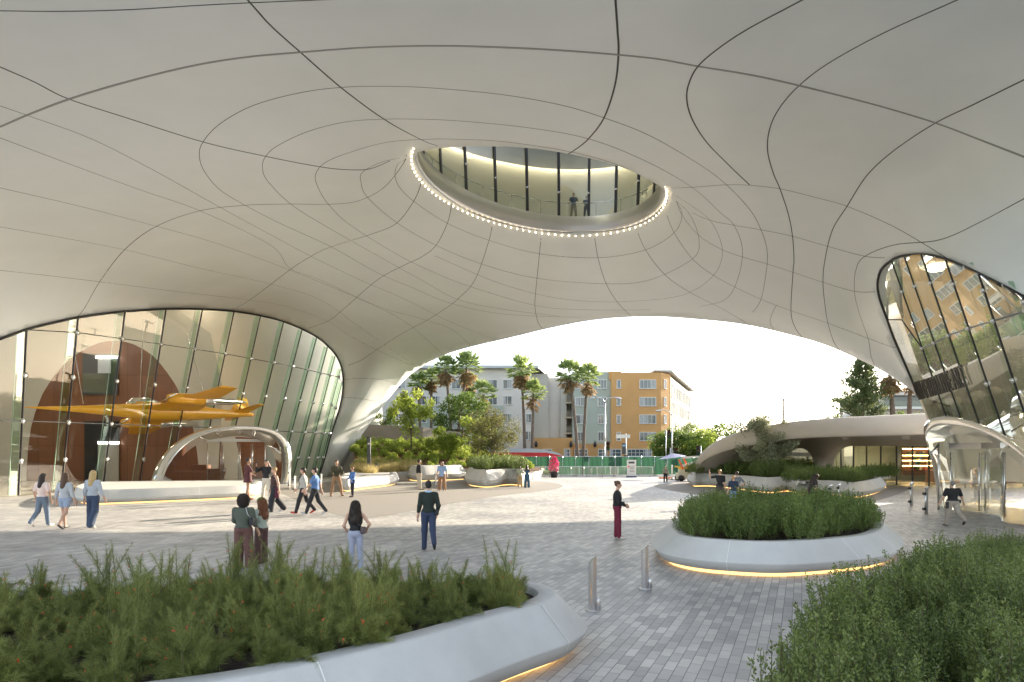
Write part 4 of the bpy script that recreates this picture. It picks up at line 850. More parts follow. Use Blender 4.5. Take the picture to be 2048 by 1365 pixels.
print('right', len(pts))
lowb = [bush(400 + k, .95, .62, 70, 34, .07, .03, M['shrub'], spike=.15, name='hedge_shrub') for k in range(3)]
for key, lab, grp, dm in (('mid_right', 'low dark hedge shrub around the olive tree, %s row, %s from left', 'hedge shrubs around the olive tree', 1.05), ('mid_right2', 'clipped green hedge shrub before the cafe glass, %s row, %s from left', 'hedge shrubs before the cafe glass', .85), ('mid_left', 'green hedge shrub in the planter beside red flowers, %s row, %s from left', 'hedge shrubs in the left middle planter', 1.0)):
    root, inner, z = pl[key]; pts = scatter(inner, dm, 3000, 41 + len(key)); print(key, len(pts))
    prs = lowb if key == 'mid_right' else [copy_tree(b) for b in lowb]
    plant_out(prs, pts, z, rowlabels(pts, 3, lab), 'shrub', grp, .8, 1.0, 8, scl=(lambda p: 1.25) if key != 'mid_right2' else None)
# ---------------------------------------------------------------- trees
def tree(name, loc, H, crown, m, bark, label, cat='tree', group=None, seed=1, trunks=1, n=5000, leaf=.16, trunk_h=.35, tr=.09, clump=26, flat=1.0, gap=.0, wr=.55):
    """crown: (rx, ry, rz, zc) of the crown volume"""
    r = np.random.default_rng(seed); rx, ry, rz, zc = crown; root = empty(name, loc, 0, label, cat, group)
    cl = []; 
    while len(cl) < clump:
        p = r.uniform(-1, 1, 3); q = np.linalg.norm(p)
        if q > 1 or q < .35: continue
        cl.append(np.array([p[0] * rx, p[1] * ry, zc + p[2] * rz * (flat if p[2] < 0 else 1)]))
    tb = MB(); tops = []
    for t in range(trunks):
        a = 6.283 * t / trunks + 1; b = Vector((.12 * math.cos(a) * (trunks > 1), .12 * math.sin(a) * (trunks > 1), 0)); tp = Vector((rx * .25 * math.cos(a) * (trunks > 1), ry * .25 * math.sin(a) * (trunks > 1), zc - rz * .3))
        tb.tube([b, b.lerp(tp, .5) + Vector((r.normal(0, .05), r.normal(0, .05), 0)), tp], [tr, tr * .8, tr * .55], 7); tops.append((b, tp))
    for k, c in enumerate(cl):
        b, tp = tops[k % trunks]; s = b.lerp(tp, r.uniform(.55, 1)); e = Vector(c) ; tb.tube([s, s.lerp(e, .5) + Vector((0, 0, .08 * H * .2)), e], [tr * .35, tr * .22, tr * .08], 4, False)
    tb.build('trunk', bark, root)
    per = n // clump; P_ = []; 
    for c in cl:
        rr = r.uniform(.75, 1.2) * wr * (rx * ry * rz) ** (1 / 3); d = unit(r.normal(0, 1, (per, 3))); P_.append(c + d * (rr * r.uniform(.25, 1, per) ** .6)[:, None] * np.array([1, 1, .8]))
    Pn = np.concatenate(P_); D_ = unit(Pn - np.array([0, 0, zc])) * .5 + r.normal(0, .8, Pn.shape)
    leaves_mesh('crown', Pn, D_, r.uniform(.7, 1.3, len(Pn)) * leaf, r.uniform(.7, 1.2, len(Pn)) * leaf * .5, m, root)
    return root
M['olive'] = leaf_mat('olive_leaf', (.13, .15, .09), (.34, .36, .23), .2)
M['dense'] = leaf_mat('dense_evergreen_leaf', (.07, .08, .025), (.22, .22, .08), .3)
M['lime'] = leaf_mat('light_green_leaf', (.12, .19, .03), (.32, .40, .08), .45)
M['mid'] = leaf_mat('mid_green_leaf', (.05, .10, .02), (.16, .24, .05), .4)
M['pine'] = leaf_mat('pine_needle', (.06, .095, .04), (.18, .22, .09), .3)
def at(u, Y, z=0): return ((u - CX) / F * Y, Y, z)
# ---- sloping planted bed on the left
def berm(x, y):
    # rises behind the bench walls, highest at the retaining wall; falls away on the right
    f = np.clip((y - (59.5 + .25 * np.clip(x + 16, -2, 30) * .6)) / 17, 0, 1); f = f * f * (3 - 2 * f); return .75 + 2.7 * f * np.clip((1.5 - x) / 9, .12, 1)
xs = np.linspace(-22, 3, 60); ys = np.linspace(58, 86, 60); XX, YY = np.meshgrid(xs, ys); ZZ = berm(XX, YY)
V_ = np.stack([XX, YY, ZZ], -1).reshape(-1, 3); nx = len(xs); F_ = np.array([(j * nx + i, j * nx + i + 1, (j + 1) * nx + i + 1, (j + 1) * nx + i) for j in range(len(ys) - 1) for i in range(nx - 1)])
bedpoly = [g(706, 962), g(760, 966), (-12.5, 57.5), g(815, 961), (-7.5, 63.5), (-4, 65), (-1, 62.5), (2, 62.8), (3, 70), (2.5, 85), (-17.3, 85), (-17.2, 76), (-16.3, 70.5), (-14.6, 64)]
bed = [(p.x, p.y) for p in catmull([Vector((x, y, 0)) for x, y in bedpoly], 3, True)]
kk = in_poly(V_[F_].mean(1)[:, 0], V_[F_].mean(1)[:, 1], bed); tag(meshobj('hillside', V_, F_[kk], M['mulch'], smooth=True), 'sloping planting bed of red brown mulch at left', kind='structure')
mb = MB(); mb.loft([[Vector((x, y, 0)) for x, y in bed], [Vector((x, y, float(berm(x, y)) + .02)) for x, y in bed]], closed=True); tag(mb.build('hillside_edge', M['concrete']), 'low concrete edge of the mulched slope', kind='structure')
rw = rootify(MB().loft([[Vector(p) for p in [(-18, 77.5, 0), (-15, 78.5, 0), (-10.5, 80.5, 0), (-6.5, 85.5, 0)]], [Vector(p) for p in [(-18, 77.5, 5.8), (-15, 78.5, 5.7), (-10.5, 80.5, 5.5), (-6.5, 85.5, 5.1)]], [Vector(p) for p in [(-18, 78.1, 5.8), (-15, 79.1, 5.7), (-10.3, 81.1, 5.5), (-6, 86, 5.1)]]], smooth=False).build('retaining_wall', mat('taupe_render', (.24, .21, .17), .8, var=.12, scale=.6, bump=.1)))
tag(rw, 'plain taupe retaining wall above the planted slope', 'wall')
tag(sheet('grass', [(-40, 79.2), (-15, 79.2), (-10, 81.5), (-6, 86.2), (-4, 99), (-40, 99)], 5.45, mat('lawn', (.10, .20, .04), .95, var=.3, scale=3, bump=1, bscale=30)), 'green lawn on top of the retaining wall', kind='structure')
small = [bush(500 + k, .75, .55, 26, 26, .16, .06, M['lime'], name='low_shrub') for k in range(3)]
r_ = random.Random(5); bp = scatter(bed, .95, 3000, 51, lambda p: p[1] > 63.5 and p[1] < 79 and 690 < gu(p) < 1060 and not (p[0] < -12 and p[1] > 77))
lb = rowlabels(bp, 7, 'yellow green low shrub on mulched slope, %s row, %s from left'); used = set()
for i, p in enumerate(bp):
    k = i % 3; o = small[k]
    if k in used: o = copy_tree(o)
    used.add(k); o.location = (p[0], p[1], float(berm(*p))); o.rotation_euler = (0, 0, r_.uniform(0, 6)); s = r_.uniform(.7, 1.15); o.scale = (s, s, s); tag(o, lb[i], 'shrub', 'low shrubs on the mulched slope')
print('bed shrubs', len(bp))
# ornamental grass, uncountable
gp = scatter(bed, .30, 6000, 61, lambda p: p[1] < 65.5 and 690 < gu(p) < 840); Pg, Dg = [], []
for p in gp:
    zz = float(berm(*p)); n = 70; a = rng.uniform(0, 6.28, n); l = abs(rng.normal(0, .5, n)); Pg.append(np.stack([p[0] + rng.normal(0, .12, n), p[1] + rng.normal(0, .12, n), np.full(n, zz)], 1)); Dg.append(np.stack([np.cos(a) * l, np.sin(a) * l, np.ones(n)], 1))
M['grass'] = leaf_mat('golden_grass', (.25, .22, .08), (.55, .48, .22), .4)
tag(leaves_mesh('ornamental_grass', np.concatenate(Pg), np.concatenate(Dg), rng.uniform(.5, 1.0, len(gp) * 70), .022, M['grass'], tri=True), 'golden ornamental grass tufts at the front of the slope', kind='stuff')
tree('garden_tree', at(822, 70, 2.4), 6, (2.3, 2.2, 2.1, 4.2), M['lime'], M['bark'], 'light green airy young tree on the slope near the canopy leg', seed=3, n=3600, leaf=.30, clump=30, tr=.08, wr=.3)
tree('garden_tree', at(925, 74, 1.2), 7, (2.9, 2.6, 2.4, 5.2), M['mid'], M['bark'], 'wide olive green tree in the middle of the slope', seed=4, n=4200, leaf=.30, clump=34, tr=.1, wr=.3)
tree('garden_tree', at(955, 70, 1.0), 5, (1.9, 1.8, 1.7, 3.6), M['lime'], M['bark'], 'bright yellow green tree left of the dark round tree', seed=5, n=3200, leaf=.28, clump=24, tr=.07, wr=.36)
tree('garden_shrub', at(887, 69, 1.6), 4, (1.6, 1.5, 1.5, 1.9), M['lime'], M['bark'], 'rounded bright green bush below the light green tree', cat='shrub', seed=6, n=3000, leaf=.26, clump=20, tr=.05, wr=.4)
tree('garden_shrub', at(770, 80, 5.3), 2.5, (1.2, 1.2, .9, 1.2), M['mid'], M['bark'], 'small dark bush on the lawn behind the retaining wall', cat='shrub', seed=9, n=900, leaf=.25, clump=12, tr=.05, wr=.4)
tree('round_tree', at(987, 61.5, 1.0), 5, (2.35, 2.2, 2.2, 3.3), M['dense'], M['bark'], 'dense round dark olive tree rising behind the middle left planter', seed=7, n=9500, leaf=.16, clump=60, tr=.12, wr=.30)
tree('olive_tree', at(1524, 46.5, .85), 4.6, (2.0, 1.9, 1.7, 2.5), M['olive'], M['bark'], 'grey green olive tree with several trunks in the hedge planter', seed=8, n=15000, leaf=.15, clump=60, trunks=4, tr=.07, wr=.30)
# ================================================================ APARTMENTS ACROSS THE STREET
AB = 112.0
M['stucco_w'] = mat('pale_grey_stucco', (.66, .62, .57), .85, var=.05, scale=.5, bump=.1, bscale=4)
M['stucco_d'] = mat('grey_stucco', (.46, .44, .39), .85, var=.05, scale=.5)
M['stucco_g'] = mat('sage_stucco', (.40, .44, .38), .85, var=.05, scale=.5)
M['stucco_o'] = mat('ochre_stucco', (.58, .33, .13), .85, var=.06, scale=.5)
M['stucco_b'] = mat('cream_stucco', (.56, .48, .36), .85, var=.05, scale=.5)
M['winglass'] = mat('window_glass', (.10, .12, .13), .08, spec=.9)
M['curtain'] = mat('pale_curtain', (.42, .43, .42), .8, var=.3, scale=6)
M['frame'] = mat('white_window_frame', (.72, .72, .70), .5)
M['roofm'] = mat('grey_metal_roof', (.48, .50, .52), .5)
bldA = empty('apartment_building', at(1000, AB), 0, 'five storey apartment block in pale grey, sage and ochre stucco across the street', 'building')
oA = Vector(at(1000, AB))
def bp_(name, mb, m, parent=None, root=None):
    o = mb.build(name, m, parent or bldA)
    if parent is None: o.location = -oA
    return o
def X_(u, Y=AB): return (u - CX) / F * Y
def Z_(v, Y=AB): return CZ + (HZ - v) / F * Y
def blk(name, u0, u1, v0, v1, m, y0=AB, dep=12):
    x0, x1, z1, z0 = X_(u0, y0), X_(u1, y0), Z_(v0, y0), max(-.1, Z_(v1, y0)); mb = MB(); mb.box(((x0 + x1) / 2, y0 + dep / 2, (z0 + z1) / 2), (x1 - x0, dep, z1 - z0)); return bp_(name, mb, m)
def win(u, v, wpx=17.5, hpx=17.5, y=AB, split=2, ang=0, dark=None, pos=None):
    x, z, ww, hh = X_(u, y), Z_(v, y), wpx / F * y, hpx / F * y
    o3 = pos or Vector((x, y, z)); Mx = Matrix.Rotation(ang, 4, 'Z')
    def lb(mb, c, d): mb.box(o3 + Mx @ Vector(c), d, M=Mx)
    mb = MB(); t = .1
    lb(mb, (0, -.04, hh / 2), (ww + t, .14, t)); lb(mb, (0, -.05, -hh / 2), (ww + t * 1.6, .2, t)); lb(mb, (-ww / 2, -.03, 0), (t, .12, hh - t)); lb(mb, (ww / 2, -.03, 0), (t, .12, hh - t))
    for k in range(1, split): lb(mb, (-ww / 2 + ww * k / split, -.03, 0), (.06, .1, hh - t))
    f = bp_('window', mb, M['frame'])
    mb = MB(); lb(mb, (0, -.005, 0), (ww - .05, .03, hh - .05)); mb.build('pane', M['winglass'], f)
    k = random.random()
    if k < .75:
        mb = MB(); s = random.choice([-1, 1]); cw = ww * random.uniform(.25, .5); lb(mb, (s * (ww - cw) / 2 * .92, -.024, 0), (cw * .9, .015, hh - .14)); mb.build('curtain', M['curtain'], f)
    return f
blk('wall', 600, 752, 768, 1000, M['stucco_o'], AB + 1); blk('wall', 752, 1063, 738, 1000, M['stucco_w'])
blk('lower_wall', 811, 1006, 812, 1000, M['stucco_g'], AB - .5, 1.2)
blk('end_wall', 1063, 1096, 748, 1000, M['stucco_d'], AB + .9); blk('end_wall', 1096, 1121, 756, 1000, M['stucco_w'], AB + 2.5)
blk('stair_wall', 1121, 1133, 752, 1000, M['stucco_d'], AB + 1.5); blk('wall', 1133, 1146, 752, 1000, M['stucco_d'], AB + 4)
for v in (800, 830, 862, 893): 
    mb = MB(); x0, x1 = X_(1131), X_(1147); z = Z_(v + 5); mb.box(((x0 + x1) / 2, AB + 2.5, z), (x1 - x0, 2.6, .2))
    for k in range(5): mb.box(((x0 + x1) / 2, AB + 1.3, z + .2 + k * .22), (x1 - x0, .04, .05))
    bp_('balcony', mb, M['stucco_b'])
blk('wall', 1146, 1222.5, 744, 1000, M['stucco_g'], AB - .3); blk('wall', 1222.5, 1318, 745.5, 1000, M['stucco_o'], AB - .9); blk('wall', 1218, 1243, 743, 760, M['stucco_o'], AB - .6, 5)
blk('ground_floor', 1069, 1146, 876, 1000, M['stucco_o'], AB - 3.5, 6); blk('ground_floor', 1146.5, 1312, 888, 1000, M['stucco_o'], AB - 1.6, 6)
# roofs with overhang
def slab(name, pts, th, m): mb = MB(); n = len(pts); mb.add([Vector(p) for p in pts] + [Vector(p) + Vector((0, 0, th)) for p in pts], [tuple(range(n))[::-1], tuple(range(n, 2 * n))] + [(i, (i + 1) % n, (i + 1) % n + n, i + n) for i in range(n)]); return bp_(name, mb, m)
slab('roof', [(X_(740), AB - 1.2, Z_(738)), (X_(1076), AB - 1.2, Z_(738)), (X_(1101), AB + 3, Z_(752)), (X_(1101), AB + 14, Z_(752)), (X_(740), AB + 14, Z_(738))], .45, M['roofm'])
# angled bay + right wing running away from the street
bay = [(X_(1316, AB - .9), AB - .9), (X_(1322, AB - 1), AB - 1.0), (X_(1337, AB + 1.0), AB + 1.0), (X_(1341, AB + 1.6), AB + 1.6), (X_(1341, AB + 1.6), AB + 12), (X_(1316), AB + 12)]
def prism(name, pts, z0, z1, m): mb = MB(); n = len(pts); mb.add([(x, y, z0) for x, y in pts] + [(x, y, z1) for x, y in pts], [tuple(range(n))[::-1], tuple(range(n, 2 * n))] + [(i, (i + 1) % n, (i + 1) % n + n, i + n) for i in range(n)]); return bp_(name, mb, m)
prism('bay_wall', bay, -.1, Z_(747), M['stucco_o'])
W0 = Vector((X_(1341, AB + 1.5), AB + 1.5, 0)); W1 = Vector((X_(1383, 146), 146, 0)); wz = Z_(753, AB + 1)
prism('side_wall', [(W0.x, W0.y), (W1.x, W1.y), (W1.x - 6, W1.y), (W0.x - 6, W0.y + 2)], -.1, wz, M['stucco_b'])
dW = (W1 - W0).normalized(); nW = Vector((dW.y, -dW.x, 0)); angW = math.atan2(dW.y, dW.x)
slab('roof', [(W0.x - 3, AB - .2, wz + .75), (W0.x + .1, AB + .6, wz + .75), (W0.x + .8, AB + 1.6, wz + .45), (W1.x + .8, W1.y, wz + .45), (W1.x - 6, W1.y, wz + .7), (W0.x - 3, AB + 14, wz + .75)], .3, M['frame'])
for i, v in enumerate((769, 801.5, 837, 871.5)):
    us = {0: [802, 844, 912, 985.5, 1015], 1: [802, 844, 871, 914, 939, 985.5, 1015], 2: [802, 844, 871, 939, 985.5, 1015], 3: [844, 871, 914, 985, 1015]}[i]
    for u in us: win(u, v, 17.5 if i < 2 else 17.5, 17.5, AB - (.52 if 811 < u < 1006 and v > 820 else 0) - .01)
    if i in (0, 2, 3): win(1057 if i else 1062 - 5, v, 12, 17, AB - .01)
for v in (769, 804, 839, 873.5):
    win(1160.5, v, 19, 17.5, AB - .32); win(1204.5, v, 17, 18, AB - .32, 3); win(1237.5, v, 7.5, 16.5, AB - .92, 1); win(1295.5, v, 32, 17, AB - .92, 4)
    bz = Vector((X_(1329.5, AB), AB + .0, Z_(v))); win(0, 0, 9, 17, AB, 2, math.atan2(2.0, X_(1337, AB + 1) - X_(1322, AB - 1)), pos=bz + Vector((.05, -.0, 0)))
for v_, hs, st in ((0, 2.2, 9), (1, 2.2, 9), (2, 1.6, 7), (3, 1.6, 7)):
    for k in range(st):
        p = W0 + dW * (2.2 + k * (31 / st)) + nW * .02; z = wz - 2.2 - v_ * 2.95; win(0, 0, 2.0 * F / AB if v_ < 2 else 1.0 * F / AB, hs * F / AB, AB, 2, angW, pos=Vector((p.x, p.y, z)))
for u, wpx in ((1095, 17), (1134, 11), (1162, 25), (1205, 17), (1231, 22), (1279, 48)):
    yy = AB - (3.56 if u < 1146 else 1.66); win(u, 906, wpx, 14, yy, max(2, int(wpx / 8)))
    mb = MB(); mb.box((X_(u, yy), yy - .03, Z_(906, yy)), (wpx / F * yy, .04, .06)); bp_('glazing_bar', mb, M['frame'])
for u in (1072, 1142, 1190, 1306):
    yy = AB - (3.7 if u < 1146 else 1.8); mb = MB(); mb.lathe([(.05, -.5), (.22, -.45), (.26, .1), (.1, .35), (.1, .5)], (X_(u, yy), yy, Z_(888.5, yy)), 10); bp_('wall_lantern', mb, M['black'])
# white house with glass balcony far right
hb = empty('hillside_house', at(1800, 90), 0, 'white modern house with glass balcony behind the palms at right', 'building'); oh = Vector(at(1800, 90))
def hp_(n, mb, m): o = mb.build(n, m, hb); o.location = -oh
x0, x1 = X_(1752, 90), X_(1900, 90)
mb = MB(); mb.box(((x0 + x1) / 2, 95, 5), (x1 - x0, 10, 10)); hp_('wall', mb, M['white'])
mb = MB(); mb.box(((x0 + x1) / 2 - 1, 89.9, Z_(800, 90)), (5.5, .1, 2.4)); hp_('window', mb, M['winglass'])
mb = MB(); mb.box(((x0 + x1) / 2, 89, Z_(818, 90)), (x1 - x0, 2.2, .3)); hp_('balcony', mb, M['white'])
mb = MB(); mb.box(((x0 + x1) / 2, 87.9, Z_(812, 90)), (x1 - x0, .05, .9)); hp_('balcony_glass', mb, M['glass'])
mb = MB(); mb.box(((x0 + x1) / 2, 94, 10.2), (x1 - x0 + 1.5, 11, .35)); hp_('roof', mb, M['stucco_w'])
# ================================================================ PALMS
M['palm_leaf'] = leaf_mat('palm_frond', (.09, .15, .045), (.30, .38, .14), .4)
M['palm_dead'] = leaf_mat('dry_palm_frond', (.15, .11, .06), (.38, .28, .14), .35)
def fan(r, c, d, Lp, Lf, nb=16):
    """one fan frond: petiole then blade fingers; returns pos, dir, len, wid"""
    d = unit(d); tip = c + d * Lp; up = np.array([0, 0, 1.]); s = unit(np.cross(d, up)); P1, D1, L1, W1 = [c], [d], [Lp * 1.05], [.07]
    for k in range(nb):
        a = (k / (nb - 1) - .5) * 2.9; dd = d * math.cos(a) + s * math.sin(a); dd = dd + np.array([0, 0, -.06 - .12 * abs(a)]); P1.append(tip); D1.append(unit(dd)); L1.append(Lf * (1 - .25 * abs(a) / 1.5) * r.uniform(.9, 1.1)); W1.append(.13)
    return P1, D1, L1, W1
def palm_crown(seed, sc=1.0, dead=45, live=60):
    r = np.random.default_rng(seed); out = []
    A = [[], [], [], []]
    for k in range(live):
        th = r.uniform(-.55, 1.4); az = r.uniform(0, 6.283); d = np.array([math.cos(az) * math.cos(th), math.sin(az) * math.cos(th), math.sin(th)])
        for L0, q in zip(A, fan(r, np.array([0, 0, .1]), d, r.uniform(.8, 1.25) * sc, r.uniform(.7, .95) * sc)): L0 += q
    B = [[], [], [], []]
    for k in range(dead):
        th = r.uniform(-1.35, -.45); az = r.uniform(0, 6.283); z = -r.uniform(.0, 1.1) * sc; d = np.array([math.cos(az) * math.cos(th), math.sin(az) * math.cos(th), math.sin(th)])
        for L0, q in zip(B, fan(r, np.array([0, 0, z]), d, r.uniform(.5, 1.0) * sc, r.uniform(.5, .8) * sc, 9)): L0 += q
    return A, B
def palm(u, vc, ub, Y, label, seed, sc=1.0, dead=45, live=60, base=0):
    top = Vector(at(u, Y)); top.z = Z_(vc, Y); bs = Vector(at(ub, Y, base)); root = empty('palm_tree', bs, 0, label, 'palm tree', 'fan palms along the street' if base < 3 else None)
    t = top - bs; mb = MB(); q = []
    for k in range(13):
        s = k / 12; q.append(Vector((t.x * s ** 1.6, 0, t.z * s)))
    mb.tube(q, [.26 - .10 * (k / 12) for k in range(13)], 9); mb.build('trunk', M['palm_bark'], root)
    A, B = palm_crown(seed, sc, dead, live)
    for nm, S, m in (('crown', A, M['palm_leaf']), ('dry_skirt', B, M['palm_dead'])):
        if not S[0]: continue
        o = leaves_mesh(nm, np.array(S[0]), np.array(S[1]), np.array(S[2]), np.array(S[3]), m, root); o.location = t
PL = [(836, 768, 842, 96, 'fan palm furthest left with low crown near the canopy leg', 1.0, 30), (863, 758, 862, 97, 'thin fan palm between two tall palms with brown skirt, second from left', .95, 60), (891, 738, 905, 94, 'leaning fan palm with long brown skirt and curved trunk, third from left', 1.15, 80), (934, 735, 912, 95, 'tall full fan palm whose trunk leans right before the grey block, fourth from left', 1.3, 70),
      (967, 789, 965, 92, 'short fan palm with drooping crown beside the round tree', 1.15, 40), (1043, 741, 1050, 94, 'tall fan palm with orange lit skirt in front of the roof corner', 1.25, 90), (1067, 788, 1064, 93, 'shorter fan palm right of the orange skirted palm', 1.05, 30), (1139, 750, 1156, 92, 'fan palm with spiky crown left of the sage wall, trunk leaning left', 1.3, 45), (1175, 757, 1166, 94, 'fan palm in front of the sage wall next to the spiky one', 1.2, 40),
      (940, 765, 935, 100, 'half hidden fan palm behind the tall full palm', .9, 60)]
for i, (u, vc, ub, Y, lab, sc, dead) in enumerate(PL): palm(u, vc, ub, Y, lab, 700 + i, sc, dead)
palm(1779, 745, 1786, 66, 'fan palm with hanging dry brown fronds behind the pavilion roof', 720, 1.0, 90, 14, 5); palm(1822, 752, 1818, 68, 'green fan palm beside the right pod glass behind the pavilion', 721, 1.0, 20, 34, 5)
# ================================================================ TREES RIGHT
for i, (u, Y, s, b, m, lab) in enumerate([(1336, 92, 1.05, 0, 'mid', 'bushy green street tree below the end of the ochre building'), (1368, 91, 1.0, 0, 'mid', 'rounded street tree between the lamp post and the yellow green tree'), (1402, 90, 1.0, 0, 'lime', 'yellow green street tree behind the orange lift'), (1440, 95, 1.35, 0, 'mid', 'taller dark street tree behind the tip of the pavilion'), (1392, 118, 1.5, 0, 'mid', 'large far tree right of the apartment block'), (1476, 100, 1.0, 0, 'lime', 'small tree peeping over the pavilion shell')]):
    tree('street_tree', at(u, Y), 5, (2.3 * s, 2.2 * s, 2.2 * s, 3.2 * s), M[m], M['bark'], lab, seed=40 + i, n=4200, leaf=.32, clump=34, tr=.14, wr=.36)
def conifer(u, vtop, Y, base, label, seed, wd=3.2):
    r = np.random.default_rng(seed); H = Z_(vtop, Y) - base; root = empty('conifer_tree', at(u, Y, base), 0, label, 'tree'); mb = MB(); mb.tube([(0, 0, 0), (.1, 0, H * .6), (0, 0, H)], [.22, .12, .02], 7); mb.build('trunk', M['bark'], root); P_, D_ = [], []
    for k in range(150):
        z = H * (.12 + .86 * (k / 150) ** .9); L = wd * (1 - z / H) ** .75 * r.uniform(.55, 1.15) + .15; a = r.uniform(0, 6.28); n = int(60 * (L / wd) + 14); t = r.uniform(.15, 1, n)
        p = np.stack([np.cos(a) * t * L, np.sin(a) * t * L, z + t * L * .35 + r.normal(0, .12, n)], 1) + r.normal(0, .14, (n, 3)); P_.append(p); D_.append(r.normal(0, .5, (n, 3)) + [math.cos(a) * .5, math.sin(a) * .5, .7])
    Pn = np.concatenate(P_); leaves_mesh('crown', Pn, np.concatenate(D_), r.uniform(.28, .5, len(Pn)), .12, M['pine'], root)
conifer(1724, 722, 66, 4.6, 'tall conical pine standing behind the pavilion roof', 60, 3.3)
rg = [(u, 62 + (i % 3) * 1.5) for i, u in enumerate(range(1590, 1860, 13))]
rs = [bush(600 + k, 1.0, .75, 26, 24, .2, .08, M['mid' if k else 'lime'], name='roof_shrub') for k in range(3)]; used = set()
for i, (u, Y) in enumerate(rg):
    o = rs[i % 3]
    if i >= 3: o = copy_tree(o)
    s = random.uniform(.75, 1.25); o.location = at(u, Y, 4.75); o.scale = (s, s, s * (1.2 if 1640 < u < 1700 or u > 1790 else .8)); o.rotation_euler = (0, 0, i)
    tag(o, 'leafy shrub on the planted pavilion roof, %s from left' % (ORD[i]), 'shrub', 'shrubs along the pavilion roof')
xx0, xx1 = X_(1560, 50), X_(2000, 75)
tag(meshobj('roof_soil', [(22.5, 50, 4.4), (60, 50, 4.6), (75, 74, 4.6), (34, 74, 4.6)], [(0, 1, 2, 3)], M['mulch']), 'planted earth on top of the pavilion', kind='structure')
# ================================================================ STREET THINGS
def lamp(u, vtop, Y, label, arms=2):
    root = empty('street_lamp', at(u, Y), 0, label, 'street lamp'); H = Z_(vtop, Y); mb = MB(); mb.tube([(0, 0, 0), (0, 0, H - .4)], [.11, .07], 8); mb.build('pole', M['steel'], root)
    for s in ((-1, 1) if arms == 2 else (-1,)):
        mb = MB(); mb.tube([(0, 0, H - .8), (s * .3, 0, H - .15), (s * 1.0, 0, H), (s * 1.5, 0, H - .05)], .045, 6); a = mb.build('arm', M['steel'], root); mb = MB(); mb.tube([(s * 1.3, 0, H - .08), (s * 1.5, 0, H - .1), (s * 2.0, 0, H - .16)], [.08, .13, .06], 8); mb.build('lamp_head', M['satin'], a)
lamp(1210, 795, 84, 'tall twin armed street lamp in front of the sage and ochre walls'); lamp(1344, 820, 82, 'single armed street lamp at the right end of the ochre block', 1); lamp(797, 822, 90, 'street lamp arm showing behind the light green tree', 1); lamp(1713, 825, 70, 'small lamp standing on the pavilion roof', 1)
def signal(u, v0, v1, Y, label, polev=None, side=0):
    root = empty('traffic_light', at(u, Y), 0, label, 'traffic light'); zt, zb = Z_(v0, Y), Z_(v1, Y); mb = MB(); mb.tube([(-.35 + side, .1, 0), (-.35 + side, .1, zt)], .07, 8); mb.tube([(-.35 + side, .1, (zt + zb) / 2), (0, 0, (zt + zb) / 2)], .04, 6); mb.build('pole', M['steel'], root)
    mb = MB(); mb.box((0, 0, (zt + zb) / 2), (.36, .25, zt - zb)); h = mb.build('signal_head', M['black'], root)
    for k, c in enumerate([(.25, .03, .02), (.3, .2, .02), (.03, .25, .1)]):
        z = zt - (zt - zb) * (k + .5) / 3; mb = MB(); mb.tube([(0, -.12, z), (0, -.3, z)], [.13, .15], 12, False); mb.build('visor', M['black'], h); mb = MB(); mb.tube([(0, -.125, z), (0, -.14, z)], .11, 12); mb.build('lens', mat('lens', c, .3), h)
signal(1216, 884, 901, 79, 'black traffic light facing left of the white street sign'); signal(1338, 860, 878, 84, 'traffic light high on the pole at the ochre block corner'); signal(1352, 896, 910, 84, 'lower traffic light beside the street trees', side=-.3); signal(1396, 892, 912, 80, 'dark traffic signal in front of the yellow green tree', side=.7)
root = empty('street_sign', at(1252, 78), 0, 'white street name sign on a pole with a dark banner beneath', 'sign'); zt = Z_(868, 78)
mb = MB(); mb.tube([(0, 0, 0), (0, 0, zt)], .06, 8); mb.build('pole', M['steel'], root)
mb = MB(); mb.box((-.35, -.08, zt - .3), (1.6, .06, .42)); mb.build('name_plate', M['white'], root); mb = MB(); mb.box((-.25, -.1, zt - 1.7), (.42, .05, 1.25)); mb.build('banner', M['darkgrey'], root); mb = MB(); mb.box((-.25, -.135, zt - 1.35), (.36, .02, .2)); mb.build('banner_patch', mat('pale_blue', (.3, .5, .7), .6), root)
mb = MB(); mb.box((0, 0, Z_(914, 78) ), (.5, .3, .35)); mb.build('control_box', M['black'], root)
root = empty('power_pole', at(1567, 120), 0, 'timber power pole with two crossarms beyond the pavilion', 'utility pole'); zt = Z_(797, 120); mb = MB(); mb.tube([(0, 0, 0), (0, 0, zt)], [.2, .13], 8); mb.build('pole', M['bark'], root)
for z, wv in ((zt - .3, 2.9), (Z_(824, 120), 3.0), (Z_(829, 120), 2.6)): mb = MB(); mb.box((0, 0, z), (wv, .14, .14)); a = mb.build('crossarm', M['bark'], root)
for k in (-1.3, -.7, .7, 1.3): mb = MB(); mb.lathe([(.05, 0), (.08, .1), (.05, .25)], (k, 0, zt - .23), 8); mb.build('insulator', M['darkgrey'], root)
root = empty('power_pole', at(1543, 125), 0, 'thin bare pole left of the timber power pole', 'utility pole'); mb = MB(); mb.tube([(0, 0, 0), (0, 0, Z_(801, 125))], [.08, .05], 6); mb.build('pole', M['bark'], root); mb = MB(); mb.lathe([(.04, 0), (.12, .1), (.04, .3)], (0, 0, Z_(801, 125)), 8); mb.build('pole_cap', M['darkgrey'], root)
